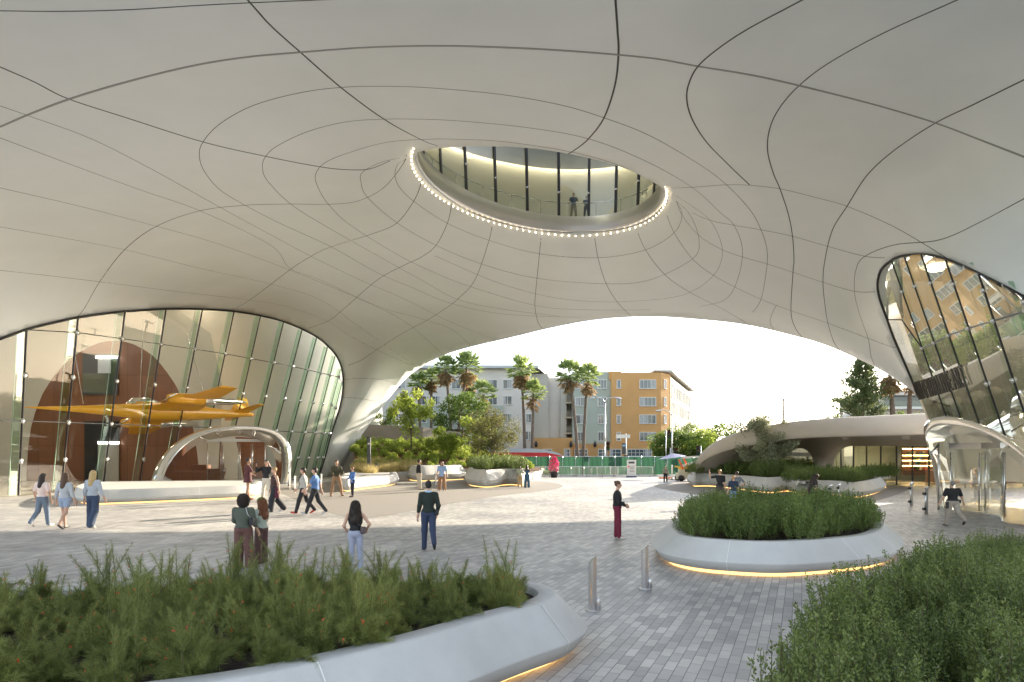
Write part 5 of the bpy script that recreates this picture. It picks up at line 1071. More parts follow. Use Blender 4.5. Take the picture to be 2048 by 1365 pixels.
# green mesh fence: posts and screens
FY = 76.0; M['screen'] = leaf_mat('green_privacy_mesh', (.012, .038, .027), (.04, .115, .072), .35, .7)  # brighter green puts sun shining through the mesh into the colour
fz = Z_(914, FY); fe = empty('mesh_fence', at(1220, FY), 0, 'long temporary fence with green privacy mesh, some screens coloured as sunlit', 'fence'); us = np.linspace(1020, 1440, 17)
for k, (a, b) in enumerate(zip(us, us[1:])):
    xa, xb = X_(a, FY) - X_(1220, FY), X_(b, FY) - X_(1220, FY); n = 10; V_ = []; 
    for i in range(n + 1):
        for j in range(5): V_.append((xa + (xb - xa) * i / n, .05 * math.sin(i * 1.7 + k * 2 + j * .8), .08 + (fz - .1) * j / 4))
    mb = MB(); mb.add(V_, [(i * 5 + j, (i + 1) * 5 + j, (i + 1) * 5 + j + 1, i * 5 + j + 1) for i in range(n) for j in range(4)], True); mb.build('mesh_screen', M['screen'], fe)
    mb = MB(); mb.tube([(xa, -.08, 0), (xa, -.08, fz + .08)], .035, 6); mb.build('post', M['steel'], fe)
    mb = MB(); mb.box((xa, -.1, .06), (.35, .7, .12)); mb.build('foot_block', M['concrete_warm'], fe)
mb = MB(); mb.tube([(X_(1020, FY) - X_(1220, FY), -.06, fz), (X_(1440, FY) - X_(1220, FY), -.06, fz)], .03, 6); mb.build('top_rail', M['steel'], fe)
# crowd barriers
def barrier():
    root = empty('crowd_barrier', (0, 0, 0)); L, H = 2.2, 1.05; mb = MB(); q = catmull([(-L / 2, 0, .18), (-L / 2, 0, H - .15), (-L / 2 + .12, 0, H), (L / 2 - .12, 0, H), (L / 2, 0, H - .15), (L / 2, 0, .18)], 3); mb.tube(q + [q[0]], .035, 6, False); mb.build('frame', M['satin'], root)
    for k in range(17): mb = MB(); x = -L / 2 + .12 + k * (L - .24) / 16; mb.tube([(x, 0, .18), (x, 0, H)], .015, 4, False); mb.build('bar', M['satin'], root)
    for s in (-1, 1): mb = MB(); mb.tube([(s * .8, -.3, .0), (s * .8, 0, .2), (s * .8, .3, .0)], .02, 5); mb.build('foot', M['darkgrey'], root)
    return root
b0 = barrier()
BL = [(1057, 69, 'left of the potted red flowers, half behind the couple'), (1083, 70, 'directly left of the potted red flowers'), (1137, 71, 'first right of the potted red flowers'), (1163, 71.2, 'second right of the potted red flowers'), (1189, 70.5, 'third right of the potted red flowers'), (1215, 70.8, 'fourth right of the potted red flowers'), (1242, 70.5, 'directly left of the white notice board'), (1284, 70.5, 'right of the white notice board')]
for i, (u, Y, l) in enumerate(BL):
    o = b0 if i == 0 else copy_tree(b0); o.location = at(u, Y); o.rotation_euler = (0, 0, random.uniform(-.12, .12)); tag(o, 'grey steel crowd barrier ' + l, 'barrier', 'crowd barriers before the green fence')
# notice board, pots, safety bits
root = empty('notice_board', at(1263, 69.5), 0, 'white notice board with red and black lines standing by the barriers', 'sign'); mb = MB(); mb.box((0, 0, .95), (.95, .08, 1.65)); mb.build('board', M['white'], root); mb = MB(); mb.box((0, -.045, 1.5), (.6, .01, .2)); 
for k in range(5): mb.box((.05, -.045, 1.15 - k * .14), (.5 - .05 * (k % 2), .01, .04))
mb.build('printed_lines', M['darkgrey'], root); mb = MB(); mb.box((-.3, -.047, 1.1), (.16, .01, .16)); mb.build('red_mark', M['redflower'], root); mb = MB(); mb.box((0, 0, .06), (1.0, .4, .12)); mb.build('base', mat('navy_base', (.03, .05, .2), .5), root)
root = empty('flower_pot', at(1108, 68.5), 0, 'dark pot with tall magenta bougainvillea before the fence', 'potted plant'); mb = MB(); mb.lathe([(.3, 0), (.42, .5), (.45, .62), (.36, .62), (.34, .55)], (0, 0, 0), 14); mb.build('pot', M['black'], root)
M['magenta'] = leaf_mat('magenta_bract', (.35, .01, .07), (.65, .05, .18), .4); q = rng.uniform(-1, 1, (1300, 3)); q = q[np.linalg.norm(q, axis=1) < 1]; q = q * [.45, .45, .95] * (1.1 - .35 * q[:, 2:3]) + [0, 0, 1.4]; tag(leaves_mesh('flowers', q, rng.normal(0, 1, q.shape), .13, .1, M['magenta'], root), kind='stuff'); q2 = q[:260] + rng.normal(0, .08, (len(q[:260]), 3)); leaves_mesh('leaves', q2, rng.normal(0, 1, q2.shape), .14, .07, M['mid'], root)
for i, (u, l) in enumerate([(1074, 'left'), (1086, 'right')]): tree('pot_shrub', at(u, 72), 1, (.7, .5, .4, .6), M['mid'], M['bark'], 'low green shrub behind the barriers, the %s one of two' % l, cat='shrub', seed=80 + i, n=700, leaf=.16, clump=10, tr=.03, wr=.5)
# white canopy tops behind left hedge
root = empty('market_umbrella', at(1332, 66), 0, 'pale lavender patio umbrella leaning over the pavement near the fence', 'umbrella'); mb = MB(); mb.tube([(0, 0, 0), (-.05, 0, 2.15)], .035, 6); mb.build('pole', M['darkgrey'], root)
hub = Vector((.6, 0, 2.45)); cn = [hub + Vector((1.35 * math.cos(a), 1.3 * math.sin(a), -.42 + .18 * math.cos(a))) for a in [6.283 * k / 8 for k in range(8)]]; mb = MB(); mb.add([hub] + cn, [(0, i + 1, (i + 1) % 8 + 1) for i in range(8)]); mb.build('canopy', leaf_mat('lavender_canvas', (.42, .42, .62), (.5, .5, .7), .3), root)
for c in cn[::2]: mb = MB(); mb.tube([hub + Vector((0, 0, -.05)), c + Vector((0, 0, -.03))], .012, 4); mb.build('rib', M['steel'], root)
mb = MB(); mb.tube([(0, 0, 2.15), hub + Vector((0, 0, -.04))], .03, 6); mb.build('arm', M['darkgrey'], root); mb = MB(); mb.box((-.1, 0, .08), (1.1, .6, .12)); mb.build('base', mat('orange_plastic', (.8, .2, .04), .5), root)
# access lift
M['orange'] = mat('orange_paint', (.85, .12, .03), .4); M['yellow'] = mat('yellow_paint', (.85, .60, .10), .45)
root = empty('boom_lift', at(1376, 60), 0, 'folded orange and cream boom lift parked beside the pavilion tip', 'access platform')
mb = MB(); mb.box((-.2, 0, .45), (1.5, 1.2, .55)); mb.box((-.2, 0, .85), (1.1, 1.0, .35)); mb.build('chassis', mat('cream_paint', (.6, .55, .42), .5), root)
for x in (-.75, .4):
    for y in (-.62, .62): mb = MB(); mb.tube([(x, y - .1, .27), (x, y + .1, .27)], .27, 14); w_ = mb.build('wheel', M['black'], root)
for a, b, wd, m in [((-.9, -.4, 1.9), (-.3, -.4, .5), .12, 'orange'), ((-.3, .3, 2.0), (.35, .3, .6), .14, 'orange'), ((.2, 0, .7), (1.1, 0, 2.0), .13, 'orange'), ((.75, .35, 1.0), (1.35, .35, 2.15), .1, 'orange'), ((-.6, 0, 1.3), (1.0, 0, 1.75), .2, 'white'), ((-.8, .1, 1.1), (.8, .1, 1.2), .18, 'yellow'), ((-1.2, -.2, 1.3), (-.5, -.2, 1.15), .14, 'yellow'), ((-.4, .2, 2.05), (1.0, .2, 2.15), .16, 'white'), ((-.2, -.1, 1.45), (.6, -.1, .9), .16, 'yellow')]: mb = MB(); mb.bar(a, b, wd, wd); mb.build('boom_arm', M[m], root)
mb = MB(); mb.box((-.2, -.53, .95), (.4, .02, .25)); mb.build('panel', M['black'], root)
root = empty('warning_post', at(1344, 62), 0, 'slim white post on a dark base beside the boom lift', 'bollard'); mb = MB(); mb.lathe([(.07, .05), (.07, 1.35), (.03, 1.42)], (0, 0, 0), 10); mb.build('post', M['white'], root); mb = MB(); mb.box((.35, 0, .04), (1.6, .8, .07)); mb.build('base_plate', M['black'], root)
# bus
root = empty('city_bus', at(1040, 88), 0, 'red and silver city bus passing behind the green fence', 'bus'); bx1 = X_(1133, 88) - X_(1040, 88); bx0 = bx1 - 12.5; zt = Z_(897.5, 88)
prof = [(bx1 - .05, .5), (bx1, 1.3), (bx1 - .1, 1.9), (bx1 - 1.4, 2.6), (bx1 - 3.2, zt - .12), (bx1 - 4.5, zt), (bx0 + .2, zt), (bx0, zt - .3), (bx0, .5)]
mb = MB(); n = len(prof); mb.add([(x, -1.25, z) for x, z in prof] + [(x, 1.25, z) for x, z in prof], [tuple(range(n))[::-1], tuple(range(n, 2 * n))] + [(i, (i + 1) % n, (i + 1) % n + n, i + n) for i in range(n)]); mb.build('body', mat('silver_bus_paint', (.50, .54, .60), .3), root)
mb = MB(); q = [(bx0 + .1, 1.95), (bx0 + .1, 2.62), (bx1 - 2.6, 2.55), (bx1 - .5, 2.1), (bx1 - .02, 1.75), (bx1 - .02, 1.55), (bx1 - .8, 1.8)]; mb.add([(x, -1.262, z) for x, z in q], [tuple(range(len(q)))]); mb.build('red_band', mat('bus_red', (.62, .02, .03), .3), root)
mb = MB(); mb.add([(x, -1.258, z) for x, z in [(bx0 + .3, .95), (bx1 - .5, .95), (bx1 - .6, 1.7), (bx0 + .3, 1.9)]], [(0, 1, 2, 3)]); mb.build('window', M['winglass'], root)
for k in range(4): mb = MB(); mb.add([(bx0 + .3 + k * 3, -1.264, .95), (bx0 + .38 + k * 3, -1.264, .95), (bx0 + .38 + k * 3, -1.264, 1.9), (bx0 + .3 + k * 3, -1.264, 1.9)], [(0, 1, 2, 3)]); mb.build('window_post', M['darkgrey'], root)
for x in (bx0 + 2.2, bx1 - 2.2): mb = MB(); mb.tube([(x, -1.27, .5), (x, -1.0, .5)], .5, 18); mb.build('wheel', M['black'], root)
# garden light column, speaker
root = empty('light_column', at(738, 60, 0), 0, 'dark square light column standing in the golden grasses', 'lamp'); mb = MB(); zt = Z_(876, 60); mb.box((0, 0, zt / 2 + .3), (.28, .28, zt - .6)); mb.build('column', M['darkgrey'], root); mb = MB(); mb.tube([(0, -.145, Z_(888, 60)), (0, -.16, Z_(888, 60))], .1, 12); mb.build('camera_disc', M['white'], root); mb = MB(); mb.box((0, 0, zt + .02), (.3, .3, .05)); mb.build('cap', M['black'], root)
root = empty('garden_speaker', at(753, 59.8, .9), 0, 'small dark green garden speaker near the light column', 'speaker'); mb = MB(); mb.lathe([(.2, 0), (.22, .5), (.2, .62), (.1, .68)], (0, 0, 0), 14); mb.build('body', mat('dark_green', (.03, .07, .05), .6), root); mb = MB(); mb.lathe([(.23, .3), (.23, .5)], (0, 0, 0), 14); mb.build('grille', M['black'], root)
# ================================================================ BOLLARDS
def bollard(name, p, H, r, label, cat='bollard', side=1, group=None):
    root = empty(name, p, 0, label, cat, group); n = 24; mb = MB(); lo = []; hi = []
    for k in range(n): a = 6.283 * k / n; x, y = r * math.cos(a), r * math.sin(a); lo.append((x, y, .012)); hi.append((x, y, H - r * .9 * side + x * side * .9 * 1.0 + (0)))
    mb.add(lo + hi, [(i, (i + 1) % n, (i + 1) % n + n, i + n) for i in range(n)], True); mb.add(hi, [tuple(range(n))]); mb.build('post', M['steel'], root)
    mb = MB(); mb.lathe([(r * 1.75, 0), (r * 1.75, .012), (r * 1.0, .018)], (0, 0, .001), 28); mb.build('base_plate', M['satin'], root)
    return root
for (u, v, l) in [(1185, 1222, 'nearer brushed steel bollard with slanted top between the two white planters'), (1290, 1179, 'brushed steel bollard with slanted top beside the centre planter')]:
    o = bollard('bollard', G(u, v), .84 if u < 1200 else .82, .063, l, group='slant topped steel bollards'); mb = MB(); mb.lathe([(.02, .02), (.035, .03), (.035, .17), (.015, .21)], (.085, -.03, 0), 10); mb.build('lock_cover', M['satin'], o)
def reader(u, v, l, Hpx, flip=1, name='access_post'):
    p = G(u, v); H = Hpx / F * p.y; root = empty(name, p, 0, l, 'access post', 'steel access posts'); mb = MB(); mb.box((.0, 0, H / 2), (.07, .12, H)); mb.build('post', M['satin'], root); mb = MB(); mb.add([(-.07, -.09, H - .02), (.07, -.09, H + .06), (.07, .09, H + .06), (-.07, .09, H - .02)], [(0, 1, 2, 3)]); mb.build('cap', M['steel'], root)
    for z in (H * .2, H * .78): mb = MB(); mb.box((-.09 * flip, 0, z), (.1, .1, .1)); mb.build('sensor', M['black'], root)
    mb = MB(); mb.tube([(-.05 * flip, 0, .02), (-.05 * flip, 0, H)], .025, 8); mb.build('rail', M['steel'], root)
reader(1823, 1013, 'left steel access post near the security guard', 46); reader(1853, 1029, 'right steel access post near the security guard', 53)
reader(580, 979, 'steel access post at the right foot of the lobby portal', 42); reader(590, 986, 'short steel access post between the portal and the walking men', 34); reader(643, 978, 'steel access post behind the man in the blue shirt', 30)
reader(872, 970, 'slim steel post beside the woman in the light blue shirt', 27); reader(1662, 999, 'steel post behind the crouching person, left of two', 27); reader(1679, 999, 'steel post behind the crouching person, right of two', 29)
# generic show aircraft hung in the lobby: straight wing with two engine pods, no known design
root = empty('model_aircraft', (0, 0, 0), 0, 'yellow and silver model aircraft hanging from cables inside the lobby', 'model aircraft'); M['ac'] = mat('glossy_yellow', (.85, .42, .03), .3); M['chrome'] = mat('bright_chrome', (.85, .84, .80), .12, 1)
A0, A1 = Vector((P(50, 815, 44))), Vector((P(505, 830, 63))); ax = (A1 - A0); LN = ax.length; root.location = A0; root.rotation_euler = (ax.to_track_quat('X', 'Z').to_matrix() @ Matrix.Rotation(R(-20), 3, 'X')).to_euler()
mb = MB(); prof = [(0, .03), (.08, .12), (.2, .26), (.34, .48), (.46, .70), (.58, .72), (.72, .55), (.86, .34), (1, .15)]
mb.tube([(x * LN, 0, 0) for x, r in prof], [r for x, r in prof], 20)
b = mb.build('fuselage', M['ac'], root)
def airfoil(name, r0, r1, t0, t1, y0, y1, z0, z1, m): 
    mb = MB(); q = [(0, 0), (.25, .09), (.6, .06), (1, 0), (.6, -.03), (.25, -.04)]; rows = []
    for (xa, xb), y, z, t in ((r0, y0, z0, t0), (r1, y1, z1, t1)): rows.append([Vector((xa + (xb - xa) * a, y, z + h * t)) for a, h in q])
    mb.loft(rows, closed=True, smooth=False); mb.add(rows[1], [tuple(range(6))]); return mb.build(name, m, root)
for s in (-1, 1):
    airfoil('wing', (LN * .40, LN * .66), (LN * .56, LN * .66), 3.2, 1.2, s * .4, s * 5.2, -.1, .1, M['ac']); airfoil('tailplane', (LN * .86, LN * .97), (LN * .93, LN * .98), 1.5, .7, s * .1, s * 2.0, .1, .2, M['ac'])
    mb = MB(); mb.tube([(LN * x, s * 2.6, .05) for x in (.44, .47, .52, .60)], [.28, .42, .44, .40], 18); e = mb.build('engine_pod', M['ac'], root); mb = MB(); mb.tube([(LN * x, s * 2.6, .05) for x in (.60, .66, .74, .80, .83)], [.38, .37, .30, .16, .03], 18); mb.build('engine_cone', M['chrome'], e)
    mb = MB(); mb.lathe([(.05, -.02), (.05, .02)], (LN * .44, s * 2.6, .05), 8); mb.tube([(LN * .435, s * 2.6 - .9, .05), (LN * .435, s * 2.6 + .9, .05)], [.05, .05], 6); mb.build('propeller', M['chrome'], e)
airfoil('fin', (LN * .86, LN * .99), (LN * .94, LN), 1.2, .6, 0, .01, .1, 1.6, M['ac']).rotation_euler = (0, 0, 0)
mb = MB(); mb.tube([(LN * x, 0, z) for x, z in ((.36, .42), (.40, .72), (.46, .80), (.52, .66))], [.1, .32, .36, .12], 14); mb.build('cockpit_glass', M['chrome'], root)
Mi = root.matrix_basis.to_3x3().inverted()
for a, b in [(.42, (0, 3, 6)), (.42, (2.5, -1, 6)), (.75, (0, 0, 7)), (.2, (0, 1, 8))]:
    mb = MB(); p = Vector((LN * a, 0, .4)); d = ax.to_track_quat('X', 'Z').inverted() @ Vector(b); mb.tube([p, p + d], .02, 4); mb.build('cable', M['steel'], root)
# reception desk
root = empty('reception_desk', at(392, 57.6), 0, 'curved timber reception desk inside the lobby portal', 'desk'); mb = MB(); o_ = catmull([Vector(p) for p in [(-2.6, .4, 0), (-2.2, -.3, 0), (0, -.6, 0), (1.8, -.3, 0), (2.3, .5, 0)]], 5)
mb.loft([[p * .9 + Vector((0, 0, .12)) for p in o_], [p + Vector((0, 0, .8)) for p in o_], [p * 1.02 + Vector((0, 0, 1.15)) for p in o_], [p * .8 + Vector((0, .4, 1.15)) for p in o_]]); mb.build('front', M['wood'], root); mb = MB(); mb.loft([[p * .9 for p in o_], [p * .9 + Vector((0, 0, .12)) for p in o_]]); mb.build('plinth_light', M['white'], root); mb = MB(); mb.box((.3, .3, 1.3), (1.3, .8, .35)); mb.build('raised_counter', M['wood'], root)
# ================================================================ PEOPLE (one continuous surface per body, meshed from blended tapered limbs)
def surface_nets(f, o, h):
    nx, ny, nz = f.shape; s = f < 0; c = np.zeros((nx - 1, ny - 1, nz - 1), dtype=np.int8)
    for a in (0, 1):
        for b in (0, 1):
            for d in (0, 1): c += s[a:nx - 1 + a, b:ny - 1 + b, d:nz - 1 + d]
    act = (c > 0) & (c < 8); idx = np.full(c.shape, -1, dtype=np.int64); I = np.argwhere(act); idx[act] = np.arange(len(I))
    acc = np.zeros((len(I), 3)); cnt = np.zeros(len(I)); off = [(a, b, d) for a in (0, 1) for b in (0, 1) for d in (0, 1)]
    for p in off:
        for ax in range(3):
            if p[ax]: continue
            q = list(p); q[ax] = 1; fa = f[I[:, 0] + p[0], I[:, 1] + p[1], I[:, 2] + p[2]]; fb = f[I[:, 0] + q[0], I[:, 1] + q[1], I[:, 2] + q[2]]
            k = (fa < 0) != (fb < 0); t = np.where(k, fa / np.where(k, fa - fb, 1), 0); pos = np.tile(np.array(p, float), (len(I), 1)); pos[:, ax] += t; acc[k] += pos[k]; cnt[k] += 1
    V = (I + acc / cnt[:, None]) * h + o; Q = []
    for ax in range(3):
        b, d = [(1, 2), (2, 0), (0, 1)][ax]; sl0 = [slice(None)] * 3; sl1 = [slice(None)] * 3; sl0[ax] = slice(0, -1); sl1[ax] = slice(1, None)
        ch = s[tuple(sl0)] != s[tuple(sl1)]; E = np.argwhere(ch); E = E[(E[:, b] > 0) & (E[:, d] > 0) & (E[:, b] < f.shape[b] - 1) & (E[:, d] < f.shape[d] - 1)]
        def at_(db, dd): e = E.copy(); e[:, b] -= db; e[:, d] -= dd; return idx[e[:, 0], e[:, 1], e[:, 2]]
        q = np.stack([at_(1, 1), at_(0, 1), at_(0, 0), at_(1, 0)], 1); fl = ~s[E[:, 0], E[:, 1], E[:, 2]]; q[fl] = q[fl][:, ::-1]; Q.append(q)
    return V, np.concatenate(Q)
def sdf_mesh(name, prims, h, k, mat_, parent, clip=None, noise=None):
    """prims: ('c', a, b, ra, rb) tapered capsule or ('e', centre, radii, rot) ellipsoid"""
    lo = np.array([1e9] * 3); hi = -lo
    for p in prims:
        if p[0] == 'c': a, b = np.array(p[1]), np.array(p[2]); r = max(p[3], p[4]); lo = np.minimum(lo, np.minimum(a, b) - r); hi = np.maximum(hi, np.maximum(a, b) + r)
        else: c, r = np.array(p[1]), max(p[2]); lo = np.minimum(lo, c - r); hi = np.maximum(hi, c + r)
    lo -= 2.5 * h + .01; hi += 2.5 * h + .01; n = np.ceil((hi - lo) / h).astype(int) + 1
    ax = [lo[i] + h * np.arange(n[i]) for i in range(3)]; f = np.full(n, .25, dtype=np.float32)
    for p in prims:
        if p[0] == 'c': a, b = np.array(p[1], float), np.array(p[2], float); r = max(p[3], p[4]); l2, h2 = np.minimum(a, b) - r, np.maximum(a, b) + r
        else: c, rr = np.array(p[1], float), np.array(p[2], float); l2, h2 = c - rr.max(), c + rr.max()
        m = k * 1.2 + 2 * h; i0 = np.maximum(0, np.floor((l2 - m - lo) / h).astype(int)); i1 = np.minimum(n, np.ceil((h2 + m - lo) / h).astype(int) + 1)
        X, Y, Z = np.meshgrid(*[ax[i][i0[i]:i1[i]] for i in range(3)], indexing='ij')
        if p[0] == 'c':
            d = b - a; t = np.clip(((X - a[0]) * d[0] + (Y - a[1]) * d[1] + (Z - a[2]) * d[2]) / (d @ d + 1e-9), 0, 1)
            g = np.sqrt((X - a[0] - t * d[0]) ** 2 + (Y - a[1] - t * d[1]) ** 2 + (Z - a[2] - t * d[2]) ** 2) - (p[3] + (p[4] - p[3]) * t)
        else:
            Rm = p[3] if len(p) > 3 and p[3] is not None else np.eye(3); q = np.stack([X - c[0], Y - c[1], Z - c[2]], -1) @ Rm; k0 = np.linalg.norm(q / rr, axis=-1); k1 = np.linalg.norm(q / rr ** 2, axis=-1); g = k0 * (k0 - 1) / (k1 + 1e-9)
        sl = tuple(slice(i0[i], i1[i]) for i in range(3)); f0 = f[sl]; hh = np.maximum(k - np.abs(f0 - g), 0) / k; f[sl] = np.minimum(f0, g) - hh * hh * k * .25
    if clip is not None or noise is not None:
        X, Y, Z = np.meshgrid(*ax, indexing='ij')
        if noise is not None: f += noise(X, Y, Z)
        if clip is not None:
            for pl_ in clip: f = np.maximum(f, pl_(X, Y, Z))
    f[0] = f[-1] = .1; f[:, 0] = f[:, -1] = .1; f[:, :, 0] = f[:, :, -1] = .1
    V, Q = surface_nets(f, lo, h)
    return meshobj(name, V.astype(np.float32), Q, mat_, parent, smooth=True)
MC = {}
def cm(col, rough=.75, var=.08, name='cloth'):
    k = (tuple(col), rough, name)
    if k not in MC: MC[k] = mat(name, col, rough, var=var, scale=14, bump=.25, bscale=26)
    return MC[k]
def stripe_mat(a, b, sc):
    m, nt, bs = new_mat('striped_cloth'); N = nt.nodes; L = nt.links; tc = N.new('ShaderNodeTexCoord'); wv = N.new('ShaderNodeTexWave'); wv.bands_direction = 'Z'; wv.inputs['Scale'].default_value = sc; L.new(tc.outputs['Object'], wv.inputs[0]); r = N.new('ShaderNodeValToRGB'); r.color_ramp.elements[0].position = .35; r.color_ramp.elements[1].position = .45; r.color_ramp.elements[0].color = (*b, 1); r.color_ramp.elements[1].color = (*a, 1); L.new(wv.outputs[0], r.inputs[0]); L.new(r.outputs[0], bs.inputs['Base Color']); bs.inputs['Roughness'].default_value = .8; return m
SK = {'light': (.56, .33, .23), 'tan': (.42, .24, .15), 'brown': (.20, .10, .06), 'dark': (.09, .045, .03)}
HR = {'black': (.012, .010, .009), 'dark': (.03, .018, .012), 'brown': (.10, .05, .025), 'auburn': (.20, .07, .025), 'light': (.38, .22, .09), 'blond': (.55, .38, .17), 'grey': (.18, .17, .16)}
def rot(ax, a):
    return np.array(Matrix.Rotation(R(a), 3, ax))
def person(u, v, Hpx, face, label, skin='light', hair=('short', 'dark'), top=((.1, .1, .1), 'long'), bottom=((.05, .05, .08), 'trousers'), shoes=(.03, .03, .03), legs=((0, 0, 4), (0, 0, 4)), arms=((0, 8, 12, 0), (0, 8, 12, 0)), lean=0, head=(0, 0), extra=(), build=1.0, z0=0.0, Y=None, width=1.0, group=None, hem=None):
    """face: degrees, 0 walks away from the viewpoint, 90 faces right of the picture, 180 faces the camera. legs: (thigh forward, knee bend, out); arms: (forward, out, elbow bend, inward)"""
    p0 = Vector(((u - CX) / F * Y, Y, z0)) if Y else G(u, v); dist = p0.y; H = Hpx / F * dist; sc = H / 1.75; root = empty('person', p0, R(-face), label, 'person', group); root.scale = (sc, sc, sc)
    h = .0095 if dist < 21 else (.013 if dist < 32 else (.018 if dist < 48 else .024)); h = h / max(.8, min(1.2, sc)); B = build; near = dist < 34
    Lr = rot('X', -lean); piv = np.array([0, 0, .95])
    def T(p): return Lr @ (np.array(p, float) - piv) + piv
    def TC(a, b, ra, rb): return ('c', a, b, ra, rb)
    sk = []; hipz = .93
    # legs
    J = []
    for s, (fw, kb, ot) in zip((-1, 1), legs):
        hp = np.array([s * .088 * B, 0, hipz]); d1 = rot('X', fw) @ np.array([s * math.sin(R(ot)), 0, -math.cos(R(ot))]); d1 = d1 / np.linalg.norm(d1); kn = hp + d1 * .43; d2 = rot('X', fw - kb) @ np.array([s * math.sin(R(ot)) * .6, 0, -1]); d2 = d2 / np.linalg.norm(d2); an = kn + d2 * .42
        ft = rot('X', (fw - kb) * .75) @ np.array([s * .12, 1, -.12]); ft /= np.linalg.norm(ft); J.append((hp, kn, an, an + ft * .17 + np.array([0, 0, -.045]), ft))
    zmin = min(min(j[2][2] - .085, j[3][2] - .03) for j in J); dz = -zmin
    for hp, kn, an, to, ft in J:
        sk += [TC(hp, kn, .082 * B, .054 * B), TC(kn, kn + (an - kn) * .35 + np.array([0, -.012, 0]), .052 * B, .053 * B), TC(kn + (an - kn) * .35 + np.array([0, -.012, 0]), an, .052 * B, .036), TC(an, to, .036, .026), TC(an + np.array([0, -.02, -.03]), an, .033, .033)]
    # torso, neck, head
    sk += [('e', T([0, -.01, .95]), [.155 * B, .105 * B, .12]), TC(T([0, 0, 1.0]), T([0, 0, 1.15]), .105 * B, .105 * B), ('e', T([0, -.005, 1.28]), [.155 * B, .105 * B, .17], Lr), TC(T([-.13 * B, -.01, 1.40]), T([.13 * B, -.01, 1.40]), .055, .055), TC(T([0, -.01, 1.42]), T([0, .012, 1.53]), .052, .048)]
    hc = T([0, .02, 1.63]); Hr = Lr @ rot('Z', -head[1]) @ rot('X', head[0])
    def HP(p): return hc + Hr @ np.array(p, float)
    sk += [('e', HP([0, -.005, .02]), [.072, .092, .095], Hr), ('e', HP([0, .025, -.045]), [.052, .058, .060], Hr), TC(HP([0, .088, .012]), HP([0, .104, -.022]), .010, .015)]
    for s in (-1, 1): sk += [('e', HP([s * .073, -.005, -.005]), [.012, .02, .032], Hr), TC(HP([s * .03, .075, .035]), HP([s * .045, .068, .035]), .012, .010)]
    sk += [TC(HP([-.018, .082, -.052]), HP([.018, .082, -.052]), .009, .009)]
    # arms and hands
    A = []
    for s, (fw, ot, eb, inw) in zip((-1, 1), arms):
        sh = T([s * .185 * B, -.01, 1.40]); d1 = Lr @ rot('X', fw) @ np.array([s * math.sin(R(ot)), 0, -math.cos(R(ot))]); el = sh + d1 * .29; d2 = Lr @ rot('X', fw + eb) @ np.array([s * math.sin(R(ot)), 0, -math.cos(R(ot))]); d2 = d2 + np.array([-s * math.sin(R(inw)), 0, 0]); d2 /= np.linalg.norm(d2); wr = el + d2 * .255; A.append((s, sh, el, wr, d2))
        sk += [TC(sh, el, .048 * B, .037 * B), TC(el, wr, .038 * B, .025)]
        side = np.cross(d2, [0, 1, 0] if abs(d2[1]) < .8 else [s * 1., 0, 0]); side /= np.linalg.norm(side); nrm_ = np.cross(side, d2)
        if near:
            fr = nrm_ if abs(d2[2]) > .6 else side; th = fr * (1 if fr[1] > 0 else -1); pa = wr + d2 * .045; inn = np.cross(d2, th); inn /= np.linalg.norm(inn); inn *= -1 if inn[0] * s > 0 else 1
            sk += [TC(wr, wr + d2 * .075 + th * .018, .024, .017), TC(wr, wr + d2 * .075 - th * .018, .024, .017)]
            for q, (o_, l_) in enumerate([(.027, .068), (.010, .078), (-.008, .072), (-.026, .055)]):
                b0_ = wr + d2 * .078 + th * o_; m_ = b0_ + d2 * l_ * .5 + inn * .006; e_ = m_ + d2 * l_ * .45 + inn * .022; sk += [TC(b0_, m_, .0095, .009), TC(m_, e_, .009, .0075)]
            tb = wr + d2 * .03 + th * .025; tm = tb + th * .025 + d2 * .03 + inn * .006; sk += [TC(tb, tm, .012, .010), TC(tm, tm + d2 * .03 + th * .004 + inn * .01, .010, .008)]
        else: sk += [('e', wr + d2 * .07, [.022, .03, .06], np.stack([side, nrm_, d2], 1)), TC(wr + d2 * .03, wr + d2 * .075 + nrm_ * .04, .011, .009)]
    mv = np.array([0, 0, dz])
    def sh_(pr): return [(('c', p[1] + mv, p[2] + mv, p[3], p[4]) if p[0] == 'c' else ('e', p[1] + mv) + tuple(p[2:])) for p in [tuple([q[0]] + [np.array(x) if not isinstance(x, (int, float)) and x is not None else x for x in q[1:]]) for q in pr]]
    body = sdf_mesh('body', sh_(sk), h, .028, cm(SK[skin], .5, .04, 'skin_' + skin), root)
    # eyes and brows where the face can be seen
    if near and 60 < abs(face) % 360 < 300:
        for s in (-1, 1):
            mb = MB(); c = HP([s * .030, .083, .018]) + mv; t_ = MB().lathe([(.001, -.007), (.007, -.004), (.008, 0), (.007, .004), (.001, .007)], (0, 0, 0), 8); mb.add([Vector(v_) + Vector(c) for v_ in t_.V], t_.F, True); mb.build('eye', M['black'], root)
    # shoes
    shp = []
    for hp, kn, an, to, ft in J: shp += [TC(an + np.array([0, -.012, -.045]) - ft * .015, an + ft * .06 + np.array([0, 0, -.05]), .038, .040), TC(an + ft * .06 + np.array([0, 0, -.048]), to + ft * .012 + np.array([0, 0, -.0]), .042, .032)]
    sdf_mesh('shoe', sh_(shp), h, .02, cm(shoes, .5, .05, 'shoe'), root, clip=[lambda X, Y, Z: .006 - Z])
    # trousers, shorts, skirt
    bc, bt = bottom; bz = 1.03 + dz; tp = []
    wide = {'trousers': (.105, .078, .062), 'slim': (.098, .068, .048), 'wide': (.11, .10, .11), 'shorts': (.115, .095, .0), 'dress': (.12, .12, .0), 'long_skirt': (.12, .11, .11)}[bt]
